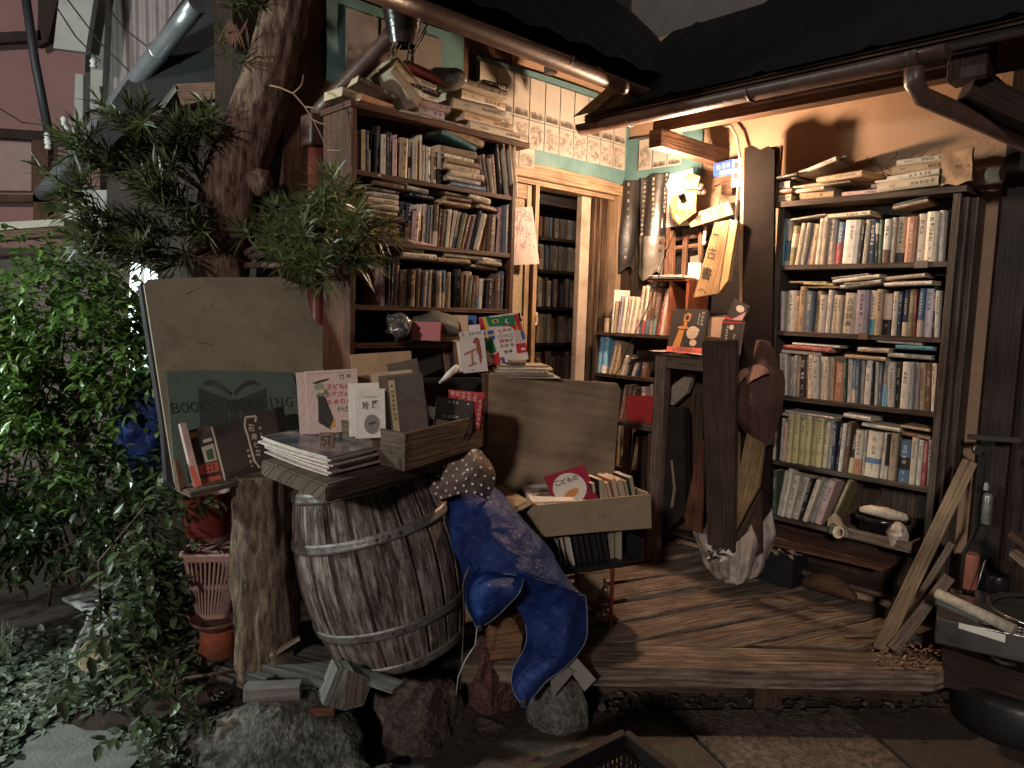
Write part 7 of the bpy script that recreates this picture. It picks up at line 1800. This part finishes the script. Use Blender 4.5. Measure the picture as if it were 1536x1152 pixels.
def shrub(label, base, blobs, n, lm, lsize, seed, stems, name='broadleaf_shrub', droop=.25, cat='shrub'):
    rg = random.Random(seed); root = thing(name, label, cat, base); mb = MB(); ms = MB()
    for i in range(stems):
        b = rg.choice(blobs); tip = V(b[0])+V((rg.uniform(-.5, .5)*b[1][0], rg.uniform(-.5, .5)*b[1][1], rg.uniform(0, .8)*b[1][2])); st = V(base)+V((rg.uniform(-.3, .3), rg.uniform(-.15, .15), 0))
        m_ = st.lerp(tip, .5)+V((rg.uniform(-.1, .1), rg.uniform(-.1, .1), .05)); ms.tube([st, st.lerp(m_, .5), m_, m_.lerp(tip, .6), tip], [.006, .005, .004, .003, .0015], seg=6)
    ms.build('stems', PB, root)
    W = [b[1][0]*b[1][1]*b[1][2] for b in blobs]; cnt = 0
    while cnt < n:
        b = rg.choices(blobs, W)[0]; v = V((rg.gauss(0, 1), rg.gauss(0, 1), rg.gauss(0, 1))).normalized()*rg.uniform(.35, 1.05)**.6
        p = V(b[0])+V((v.x*b[1][0], v.y*b[1][1], v.z*b[1][2]))
        if mnoise.noise(p*5.5)+.25*mnoise.noise(p*14) < -.14: continue
        # a small sprig of leaves
        ax_ = (v*.8+V((rg.uniform(-.5, .5), rg.uniform(-.6, .3), rg.uniform(-.1, .7)))).normalized(); k_ = rg.randint(4, 7); base_t = rg.uniform(0, .65)
        for k in range(k_):
            a = k*2.4+rg.uniform(0, 1); rad = ax_.cross(V((.2, .3, 1))).normalized(); rad = M4.Rotation(a, 3, ax_) @ rad
            ld = ax_*.5+rad*.9+V((0, 0, -droop)); ovalleaf(mb, p+ax_*lsize*.35*k, ld, V((rg.uniform(-.3, .3), rg.uniform(-.3, .3), 1)), lsize*rg.uniform(.7, 1.25), lsize*rg.uniform(.4, .52), min(1, base_t+rg.uniform(0, .35)))
            cnt += 1
    mb.build('foliage', lm, root)
shrub('bright green glossy leaved shrub at the left edge of the yard', V((-1.9, 3.1, .22)), [((-2.0, 3.0, 1.42), (.42, .32, .24)), ((-1.72, 2.95, 1.30), (.32, .3, .24)), ((-2.2, 3.1, 1.15), (.45, .35, .32)), ((-1.75, 2.95, 1.08), (.36, .3, .28)), ((-1.95, 2.95, .80), (.5, .35, .28)), ((-1.52, 2.98, 1.02), (.16, .2, .26)), ((-1.45, 2.9, 1.25), (.12, .15, .2))], 7800, LEAF1, .052, 4, 14)
shrub('dark low leafy shrub below the bright green one', V((-1.6, 2.85, .2)), [((-1.75, 2.75, .62), (.45, .28, .22)), ((-1.45, 2.75, .68), (.2, .2, .2)), ((-2.2, 2.8, .55), (.4, .3, .25)), ((-1.38, 2.6, .52), (.16, .15, .2))], 2300, LEAF2, .052, 9, 8)
shrub('scrambling leafy shrub hugging the pink basket and the log', V((-1.12, 2.5, .22)), [((-1.21, 2.48, .55), (.06, .10, .22)), ((-1.27, 2.42, .40), (.11, .12, .12)), ((-1.17, 2.46, .76), (.05, .08, .10)), ((-1.26, 2.3, .24), (.16, .14, .09)), ((-1.06, 2.22, .16), (.10, .1, .06))], 800, leafmat('scrambler_leaf', (.022, .034, .016), (.12, .16, .07), .35, .25), .058, 17, 8)
rg = random.Random(55); mb = MB()
for k in range(5200):
    u, v = rg.uniform(-60, 330), 960+200*rg.random()
    edge = 985+.0*u
    p = atZ(u, v, .03); 
    if (u > 20 and u < 215 and v > 1100+12*math.sin(u*.1)) : continue
    q = mnoise.noise(p*3.2)
    if q < -.36: continue
    z = .02+.07*max(0, q+.25)*rg.random()
    edge = min(1, max(0, (p.y-2.3)/.35))*min(1, max(0, (.05-p.x)/.3))*(1 if p.x > -1.25 else max(.16, 1-(-1.25-p.x)/.55))
    ovalleaf(mb, V((p.x, p.y, z+max(0, -.02+.27*edge))), V((rg.uniform(-1, 1), rg.uniform(-1, 1), rg.uniform(-.1, .35))), V((rg.uniform(-.5, .5), rg.uniform(-.5, .5), 1)), rg.uniform(.03, .055), rg.uniform(.016, .028), rg.random())
tag(mb.build('ground_cover', LEAF3), kind='stuff')
# grass tuft at the left border
mb = MB()
for k in range(40):
    p = atZ(-5+rg.uniform(-10, 22), 985+rg.uniform(-8, 8), .1); strapleaf(mb, p, V((rg.uniform(-.7, .9), rg.uniform(-.5, .3), 1)), V((1, 0, 0)), rg.uniform(.1, .2), .003, rg.random(), .25)
tag(mb.build('grass_tuft', LEAF3), 'pale grass tuft at the left border above the ground cover', 'grass')
# pale boards and a basket on the soil
PB2 = mat('flaking_pale_boards', (.42, .44, .45), rough=.7, var=.3, scale=22, bump=.4, dirt=(.09, .09, .09))
for (a, b, w_, y0, y1, lab) in (((120, 892), (215, 938), .13, 2.75, 2.48, 'wide flaking pale board, nearest of those fallen on the dark soil'), ((160, 872), (240, 912), .10, 2.80, 2.55, 'flaking pale board lying behind the wide fallen one'), ((170, 862), (250, 900), .05, 2.86, 2.62, 'narrow pale strip at the back of the fallen boards'), ((106, 990), (136, 926), .03, 2.62, 2.66, 'short pale batten leaning upright beside the fallen boards'), ((140, 942), (215, 955), .05, 2.62, 2.5, 'small pale slat below the fallen boards'), ((172, 822), (225, 812), .035, 2.66, 2.60, 'pale slat end poking out of the scrambling shrub')):
    mb = MB(); mb.bar(atY(*a, y0), atY(*b, y1), w_, .018, 0, bev=.002, jit=.003); tag(mb.build('pale_board', PB2), lab, 'board')
c = atY(155, 985, 2.55); mb = MB(T(c) @ Rx(40)); mb.lathe([(.05, 0), (.07, .03), (.075, .035), (.068, .035), (.045, .008)], seg=24); tag(mb.build('wicker_basket', mat('tan_wicker', (.30, .25, .16), rough=.85, var=.4, scale=60, bump=.8)), 'tipped tan wicker basket under the pale boards', 'basket')
BT = TARP
c = atY(225, 640, 2.95); mb = MB(T(c)); bmesh.ops.create_icosphere(mb.bm, subdivisions=4, radius=1.0)
for v in mb.bm.verts: v.co = V((v.co.x*.13, v.co.y*.12, v.co.z*.22))*(1+.25*mnoise.noise(v.co*2.4))
for f in mb.bm.faces: f.smooth = True
mb.F = T(c); mb.bm.transform(T(c)); tag(mb.build('blue_cover', BT), 'dark blue plastic cover bulging behind the left edge of the signboard', 'cover')
# ---- neighbours on the left
def face_px(name, pix, y, mt, parent=None, thick=.12, yaw=0, c=None):
    F = facing(*atY(*(c or pix[0]), y), yaw); mb = pxprism(F, pix, thick); return mb.build(name, mt, parent)
PINKW = mat('pinkish_stucco', (.34, .20, .195), rough=.9, var=.1, scale=1.5, bump=.15)
nh = thing('pink_house', 'pinkish stucco house wall behind the yard at the far left', 'building', atY(20, 350, 9.0)-V((0, 0, 2.0)))
face_px('wall', [(-260, -120), (150, -120), (150, 560), (-260, 560)], 9.0, PINKW, nh, .2)
for pix, mt in (([(-260, 175), (118, 200), (118, 214), (-260, 190)], DARKW), ([(-260, 62), (60, 45), (62, 60), (-260, 80)], DARKW), ([(48, 205), (72, 205), (72, 345), (50, 345)], BRW), ([(-260, 288), (72, 292), (72, 303), (-260, 300)], BRW), ([(58, -60), (100, -60), (72, 62), (56, 70)], DARKW)):
    face_px('trim_board', pix, 8.88, mt, nh, .08)
face_px('shutter_panel', [(-260, 206), (47, 212), (47, 286), (-260, 284)], 8.95, mat('pale_pink_panel', (.42, .30, .29), rough=.7, var=.1), nh, .04)
ng = thing('neighbour_house', 'neighbouring house with ribbed white wall and shiny steel roof edge', 'building', atY(200, 300, 5.6)-V((0, 0, 2.2)))
WSTU = mat('white_gable_paint', (.40, .40, .38), rough=.75, var=.15, scale=5, dirt=(.22, .22, .21))
# ribbed upper wall
F = facing(*atY(170, 160, 6.2), 0); mb = MB(F); a = onF(F, 150, 100); b = onF(F, 330, 100); zt2 = onF(F, 200, -90).z; zb3 = onF(F, 200, 170).z
n = int((b.x-a.x)/.02); g = []
for k in range(n+1): g.append([(a.x+(b.x-a.x)*k/n, -.018*(1 if (k//2) % 2 else 0), z) for z in (zb3, zt2)])
mb.grid(g, sm=False); mb.box((a.x, .03, zb3), (b.x, .1, zt2)); mb.build('ribbed_wall', mat('ribbed_siding', (.34, .30, .30), rough=.6, var=.12, scale=4), ng)
face_px('corner_board', [(140, -90), (163, -90), (152, 160), (135, 165), (136, 90)], 6.1, WSTU, ng, .1)
face_px('dark_gap', [(131, 30), (140, 18), (137, 165), (124, 170)], 6.15, INKD, ng, .05)
face_px('gable_board', [(95, -60), (150, -60), (128, 78), (80, 72)], 5.9, WSTU, ng, .06)
face_px('side_wall', [(113, 110), (125, 112), (124, 200), (110, 195)], 6.2, WSTU, ng, .1)
STEEL = mat('shiny_steel_gutter', (.50, .53, .58), rough=.33, metal=.75, var=.15, scale=10, bump=.1)
g0, g1 = atY(296, 6, 4.1), atY(64, 292, 5.3)
mb = MB(); mb.tube([g0.lerp(g1, k/12) for k in range(13)], .052, seg=20); mb.build('steel_gutter', STEEL, ng)
for f in (.2, .5, .72): mb = MB(); p = g0.lerp(g1, f); mb.tube([p, p+(g1-g0).normalized()*.02], .057, seg=20); mb.build('gutter_joint', STEEL, ng)
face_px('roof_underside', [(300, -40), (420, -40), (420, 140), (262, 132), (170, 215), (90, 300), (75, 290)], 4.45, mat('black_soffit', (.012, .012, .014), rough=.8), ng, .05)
face_px('canopy_fascia', [(262, 126), (352, 122), (352, 142), (272, 158)], 4.2, BRW, ng, .06)
face_px('canopy_side', [(230, 168), (262, 126), (268, 132), (240, 170)], 4.2, GRW, ng, .4)
face_px('dark_wall', [(160, 200), (420, 140), (420, 700), (215, 700), (215, 400), (160, 330)], 4.6, DARKW, ng, .06)
face_px('pale_lower_wall', [(98, 285), (160, 285), (160, 380), (98, 380)], 5.2, WSTU, ng, .08)
face_px('wall_base', [(-260, 372), (214, 372), (214, 760), (-260, 760)], 5.4, mat('grey_pink_wall', (.14, .11, .105), rough=.85, var=.15, scale=3), ng, .1)
face_px('awning_beam', [(-200, 345), (96, 328), (96, 338), (-200, 360)], 4.9, mat('pale_awning_edge', (.36, .33, .27), rough=.6, var=.15), ng, .1)
face_px('awning_board', [(-200, 361), (96, 339), (96, 352), (-200, 378)], 4.9, BRW, ng, .1)
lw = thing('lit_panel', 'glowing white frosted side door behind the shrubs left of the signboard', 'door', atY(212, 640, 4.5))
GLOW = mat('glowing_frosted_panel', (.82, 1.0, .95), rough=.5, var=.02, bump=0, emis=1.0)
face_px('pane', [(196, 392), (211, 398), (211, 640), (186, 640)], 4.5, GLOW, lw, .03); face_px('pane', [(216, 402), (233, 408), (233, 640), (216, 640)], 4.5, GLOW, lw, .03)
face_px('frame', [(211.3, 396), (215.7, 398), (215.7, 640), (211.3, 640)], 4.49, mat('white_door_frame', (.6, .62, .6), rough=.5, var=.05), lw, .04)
mb = MB(); mb.tube([atY(35, -30, 5.0), atY(52, 90, 5.0), atY(74, 205, 5.0)], .028, seg=10); tag(mb.build('service_pipe', mat('dark_service_pipe', (.03, .03, .035), rough=.5)), 'dark straight conduit slanting down at the upper left', 'pipe')
for k, (a, b) in enumerate((((78, 0), (150, 92)), ((98, -5), (205, 118)), ((150, -4), (226, 74)), ((-5, 160), (70, 188)))):
    p, q = atY(*a, 5.0), atY(*b, 4.8); mb = MB(); mb.tube([p, p.lerp(q, .5)+V((0, 0, -.04)), q], .005, seg=5); tag(mb.build('overhead_wire', INKD), ['thin black wire before the grey gable board', 'longest thin wire running down to the steel roof edge', 'short thin wire crossing the ribbed wall', 'thin wire over the pink wall at far left'][k], 'wire')
mb = MB(); mb.tube([atY(152, 130, 4.7), atY(152, 160, 4.7), atY(160, 172, 4.7), atY(182, 178, 4.7)], .012, seg=8); tag(mb.build('cable_hook', INKD), 'black bent cable hook beside the ribbed wall', 'hook')
ins = thing('cable_bracket', 'cluster of white insulators and looped cables on the steel roof end', 'bracket', atY(80, 230, 4.9))
for u, v in ((71, 206), (72, 217), (96, 182), (100, 196), (140, 95)):
    mb = MB(T(atY(u, v, 4.8))); mb.lathe([(.01, -.03), (.022, -.02), (.014, -.005), (.022, .01), (.012, .03)], seg=14); mb.build('insulator', mat('white_porcelain', (.62, .62, .6), rough=.25, var=.05), ins)
mb = MB(); c = atY(85, 240, 4.8); mb.tube([c+V((.13*math.cos(t*.5), 0, .1*math.sin(t*.5))) for t in range(6, 14)], .006, seg=6); mb.build('cable_loop', INKD, ins)
mb = MB(); mb.tube([atY(130, 160, 4.8), atY(145, 175, 4.8), atY(150, 188, 4.8)], .006, seg=5); mb.bar(atY(80, 244, 4.8), atY(110, 246, 4.8), .02, .015); mb.build('bracket_arm', INKD, ins)
# ---- odds and ends on the right
STRAWP = wood('raw_pine_plank', (.13, .085, .045), (.33, .235, .14), rough=.75, bump=.4)
def lean(a, ya, b, yb, w_, th, mt, label):
    pa, pb = atY(*a, ya), atY(*b, yb); mb = MB(); vd = (EYE-pa); mb.bar(pa, pb, w_, th, 0, up=tuple(vd), bev=.002); return tag(mb.build('leaning_plank', mt), label, 'plank', 'planks leaning on the right bookcase')
lean((1320, 975), 2.70, (1455, 692), 2.80, .052, .022, STRAWP, 'long raw pine plank leaning against the right bookcase side')
lean((1338, 975), 2.66, (1424, 866), 2.74, .042, .026, GW, 'short grey brown plank leaning before the long pine one')
lean((1345, 950), 2.80, (1428, 815), 2.86, .025, .015, GW, 'narrow grey strip behind the long pine plank')
a0 = atZ(1405, 921, .42); b0 = atZ(1545, 950, .42); d = (b0-a0); d.z = 0; yawm = math.degrees(math.atan2(d.y, d.x)); MF = T((a0.x, a0.y, .42)) @ Rz(yawm)
mw = d.length; zb4 = onF(MF, 1410, 967).z
cab = thing('steel_cabinet', 'dented dark steel drawer unit at the right edge of the deck', 'cabinet', MF @ V((mw/2, .1, zb4)))
DST = mat('brushed_dark_steel', (.22, .21, .20), rough=.28, metal=.85, var=.35, scale=6, bump=.15, bscale=20)
mb = MB(MF); mb.box((0, 0, zb4), (mw, .32, -.012), bev=.006); cbd = mb.build('drawer_body', DST, cab)
p0, p1 = onF(MF, 1438, 937), onF(MF, 1508, 958); mb = MB(MF); mb.poly([(p0.x, -.0012, p0.z+.008), (p1.x, -.0012, p1.z+.014), (p1.x, -.0012, p1.z-.014), (p0.x, -.0012, p0.z-.012)]); mb.build('paper_label', WHITEP, cab)
p = onF(MF, 1505, 990); mb = MB(MF); mb.tube([(p.x-.035, -.002, p.z), (p.x, -.02, p.z-.004), (p.x+.035, -.002, p.z-.006)], .007, seg=8); mb.build('handle', INKD, cbd)
p = onF(MF, 1435, 962); mb = MB(MF); mb.box((p.x-.02, -.004, p.z-.006), (p.x+.02, -.0005, p.z+.006), bev=.002); mb.build('handle', INKD, cbd)
mb = MB(MF); mb.box((.12, .02, -.011), (mw+.2, .34, .008), bev=.004); mb.lathe([(.18, .008), (.19, .02), (.175, .022), (.165, .012)], T((.34, .2, .0)), seg=40, caps=False); tag(mb.build('steel_tray', mat('shiny_steel_tray', (.35, .35, .35), rough=.2, metal=.95, var=.2, scale=8)), 'shiny steel tray lying on top of the dark drawer unit', 'tray')
a, b = atY(1405, 890, 2.52), atY(1522, 945, 2.32); mb = MB(); mb.tube([a, a.lerp(b, .5), b], .019, seg=16); tag(mb.build('paper_tube', mat('printed_paper_roll', (.34, .30, .23), rough=.75, var=.35, scale=45)), 'printed paper roll lying slanted on the steel drawer unit', 'roll')
a, b = atY(1404, 902, 2.54), atY(1470, 930, 2.42); mb = MB(); mb.bar(a, b, .012, .02); tag(mb.build('pale_strip', GRW), 'pale wooden strip directly under the printed paper roll', 'strip')
def cyl(u, v, y, r, h, mt, name, label, cat, top=None):
    c = atY(u, v, y); mb = MB(T(c)); mb.lathe([(r*.95, 0), (r, .004), (r, h-.006), (r*.93, h), (r*.9, h-.004)] if not top else top, seg=28); return tag(mb.build(name, mt), label, cat)
cyl(1452, 882, 2.90, .030, .145, mat('salmon_can', (.34, .13, .085), rough=.5, var=.12), 'can', 'salmon coloured can standing before the dark wall boards', 'can')
cyl(1494, 888, 2.86, .045, .075, mat('black_jar', (.014, .014, .015), rough=.3), 'jar', 'squat black jar right of the salmon can', 'jar')
c = atY(1478, 786, 2.92); sc_o = thing('spray_can', 'grey spray can hanging on the dark wall boards', 'spray can', c)
mb = MB(T(c)); mb.lathe([(.016, 0), (.018, .006), (.018, .115), (.012, .13)], seg=20); mb.build('can_body', mat('brushed_can', (.26, .25, .24), rough=.35, metal=.5, var=.4, scale=30), sc_o); mb = MB(T(c)); mb.lathe([(.011, .131), (.008, .14), (.008, .16), (.004, .165)], seg=14); mb.build('nozzle', INKD, sc_o)
cyl(1478, 735, 2.92, .010, .03, mat('clear_knob', (.4, .38, .36), rough=.2), 'knob', 'small pale knob above the grey spray can', 'knob')
mb = MB(); mb.tube([atY(1462, 675, 2.86), atY(1476, 678, 2.86), atY(1474, 720, 2.86), atY(1466, 790, 2.86), atY(1446, 830, 2.86), atY(1440, 885, 2.86)], .008, seg=8); tag(mb.build('black_rope', mat('black_rope', (.02, .018, .018), rough=.8, bump=1, bscale=150)), 'black rope hanging between the planks and the salmon can', 'rope')
mb = MB(); mb.lathe([(.018, -.01), (.018, .01)], T(atY(1466, 675, 2.86)) @ Rx(90), seg=16); tag(mb.build('wall_knob', DST), 'round dark metal knob where the black rope hangs', 'knob')
mb = MB(); mb.bar(atY(1452, 655, 2.92), atY(1530, 660, 2.86), .02, .02); tag(mb.build('black_rail', INKD), 'black horizontal rail on the wall boards above the rope', 'rail')
mb = MB(); mb.tube([atY(1463, 888, 2.8), atY(1478, 840, 2.82)], .0025, seg=6); tag(mb.build('metal_rod', STEEL), 'thin metal rod standing between the can and jar', 'rod')
for k, (a, b) in enumerate((((1518, 800), (1560, 830)), ((1520, 828), (1560, 862)))):
    mb = MB(); mb.bar(atY(*a, 2.6), atY(*b, 2.5), .03, .025); tag(mb.build('wood_stick', GW if k else WD), ['upper dark', 'lower paler'][k]+' wooden stick end poking in at the right border', 'stick')
F = facing(*atY(1500, 880, 2.98), -47); tag(pxprism(F, [(1462, 290), (1530, 285), (1530, 640), (1460, 640)], .02).build('dark_door_panel', mat('black_panel_paint', (.018, .018, .018), rough=.5, var=.4, scale=6)), 'upper black panel right of the right bookcase', 'panel')
F = facing(*atY(1500, 880, 2.97), -47); tag(pxprism(F, [(1476, 668), (1526, 672), (1522, 830), (1470, 826)], .02).build('dark_door_panel', mat('grey_black_panel', (.035, .034, .032), rough=.6, var=.4, scale=8)), 'lower greyish panel behind the grey spray can', 'panel')
c = atZ(1540, 1110, .0); mb = MB(T((c.x, c.y+.08, 0))); mb.lathe([(.19, 0), (.2, .05), (.205, .14), (.19, .17), (.17, .175), (.0, .18)], seg=40); tag(mb.build('black_tub', mat('black_rubber_tub', (.016, .016, .016), rough=.4, var=.2)), 'round black tub on the ground below the steel drawer unit', 'tub')
tag(face_px('drawer_stand', [(1412, 972), (1540, 1012), (1540, 1060), (1416, 1030)], 2.55, DARKW, None, .2, -40), 'dark timber stand carrying the steel drawer unit', 'stand')
# black crate in the foreground
k0 = atZ(938, 1097, .27); kl = atZ(818, 1156, .27); kr = atZ(1014, 1156, .27)
dl_, dr2 = (kl-k0).normalized(), (kr-k0).normalized()
kc = thing('plastic_crate', 'black slotted plastic crate cut off by the bottom of the frame', 'crate', V((k0.x, k0.y, .0))+(dl_+dr2)*.15)
BLKP = mat('black_crate_plastic', (.012, .010, .010), rough=.6, var=.2, spec=.15)
for d_, L_ in ((dl_, .42), (dr2, .34)):
    dd_ = V((d_.x, d_.y, 0)).normalized(); inn = (dr2 if d_ is dl_ else dl_); nn_ = V((-dd_.y, dd_.x, 0)); nn_ = nn_ if nn_.dot(inn) > 0 else -nn_
    Xm = M4(((dd_.x, nn_.x, 0, k0.x), (dd_.y, nn_.y, 0, k0.y), (0, 0, 1, 0), (0, 0, 0, 1)))
    mb = MB(Xm); mb.box((.0, -.016, .245), (L_, .012, .27), bev=.003); mb.box((0, -.004, .225), (L_, .004, .2449)); mb.box((0, -.004, .005), (L_, .004, .05)); mb.box((.0, -.012, .215), (L_, .010, .222)); mb.build('rim', BLKP, kc)
    mb = MB(Xm)
    for i in range(int(L_/.018)): mb.box((i*.018, -.003, .0501), (i*.018+.007, .003, .2249))
    for i in range(8): mb.box((0, -.0045, .058+i*.02), (L_, -.0031, .064+i*.02))
    mb.build('grille', BLKP, kc)
mb = MB(); a = V((k0.x, k0.y, .02)); mb.poly([a, a+dl_*.42, a+dl_*.42+dr2*.34, a+dr2*.34]); mb.build('crate_floor', BLKP, kc)
# litter
rg = random.Random(19); mb = MB()
for k in range(240):
    u, v = rg.uniform(890, 1320), rg.uniform(880, 985); p = atZ(u, v, .203)
    if v > 985-.12*(u-890) and u > 1300: continue
    s = rg.uniform(.002, .007); ovalleaf(mb, p, V((rg.uniform(-1, 1), rg.uniform(-1, 1), .1)), V((0, .2, 1)), s*2, s, rg.random())
tag(mb.build('deck_grit', leafmat('deck_grit', (.03, .02, .015), (.30, .22, .16), .9, 0)), kind='stuff')
rg = random.Random(91)
for k in range(5):
    u, v = ((1248, 938), (1215, 912), (1100, 905), (1062, 882), (1265, 955))[k]; p = atZ(u, v, .206); mb = MB(); mb.bar(p, p+V((rg.uniform(.05, .13), rg.uniform(.0, .06), .004)), .016, .006, jit=.003); tag(mb.build('wood_splinter', STRAWP if k == 0 else GW), ['largest straw coloured', 'second', 'pale', 'small', 'short'][k]+' wood splinter lying on the deck boards', 'splinter', 'splinters on the deck')
mb = MB()
for k in range(260):
    u, v = rg.gauss(1370, 26), rg.gauss(985, 9); p = atZ(u, v, .202); s = rg.uniform(.004, .014); ovalleaf(mb, p, V((rg.uniform(-1, 1), rg.uniform(-1, 1), .2)), V((0, .2, 1)), s*1.6, s, rg.random())
tag(mb.build('wood_chips', leafmat('rusty_chip', (.10, .055, .03), (.34, .21, .13), .8, 0)), kind='stuff')
mb = MB()
for k in range(170):
    u, v = (rg.uniform(1120, 1500), rg.uniform(1048, 1075)) if k < 110 else (rg.uniform(900, 1130), rg.uniform(1045, 1070)); p = atZ(u, v, .018); s = rg.uniform(.01, .03); ovalleaf(mb, p, V((rg.uniform(-1, 1), rg.uniform(-1, 1), .25)), V((rg.uniform(-.5, .5), .2, 1)), s*1.5, s, rg.random())
tag(mb.build('leaf_litter', leafmat('grey_brown_leaf_litter', (.03, .025, .02), (.14, .12, .10), .8, .1)), kind='stuff')
for k, (u, v) in enumerate(((1440, 1078), (1462, 1090), (908, 1140))):
    p = atZ(u, v, .03); mb = MB(); ovalleaf(mb, p, V((1, -.4 if k else .3, .1)), V((0, 0, 1)), .07, .03, .5+.2*k); tag(mb.build('fallen_leaf', MATS.get('fallen') or leafmat('curled_tan_leaf', (.12, .08, .05), (.32, .22, .13), .8, .1)), ['curled tan leaf nearer the deck on the right paving', 'curled tan leaf beside the black tub', 'tan leaf by the black plastic crate'][k], 'leaf')
# ================= camera, light, world
cam = bpy.data.cameras.new('camera'); cam.sensor_width = 36; cam.lens = FPX/1536*36; cam.clip_end = 500; cam.clip_start = .02
co = bpy.data.objects.new('camera', cam); COL.objects.link(co); co.matrix_world = T(EYE) @ CAMROT; sc.camera = co
w = bpy.data.worlds.new('World'); sc.world = w; w.use_nodes = True
bg = w.node_tree.nodes['Background']; bg.inputs[0].default_value = (.55, .42, .42, 1); bg.inputs[1].default_value = .02
def lamp(name, kind, loc, power, col, **kw):
    d = bpy.data.lights.new(name, kind); d.energy = power; d.color = col
    for k, v in kw.items(): setattr(d, k, v)
    o = bpy.data.objects.new(name, d); COL.objects.link(o); o.location = loc; return o
BULB = ROOM @ onF(ROOM, 1012, 278, -.30)
lamp('indoor_light', 'POINT', ROOM @ V((-.28, .1, 2.25)), 1.6, (1, .80, .62), shadow_soft_size=.05)
s = lamp('street_light', 'SUN', (0, 0, 5), .50, (1, .87, .80), angle=RAD(4))
s.rotation_euler = V((.35, 1.0, -.38)).to_track_quat('-Z', 'Y').to_euler()
lamp('lane_light', 'POINT', (-3.3, 1.8, 2.2), 110, (.86, 1, .93), shadow_soft_size=.08)
sc.view_settings.view_transform = 'Standard'; sc.view_settings.look = 'None'; sc.view_settings.gamma = 1; sc.view_settings.exposure = 1.2
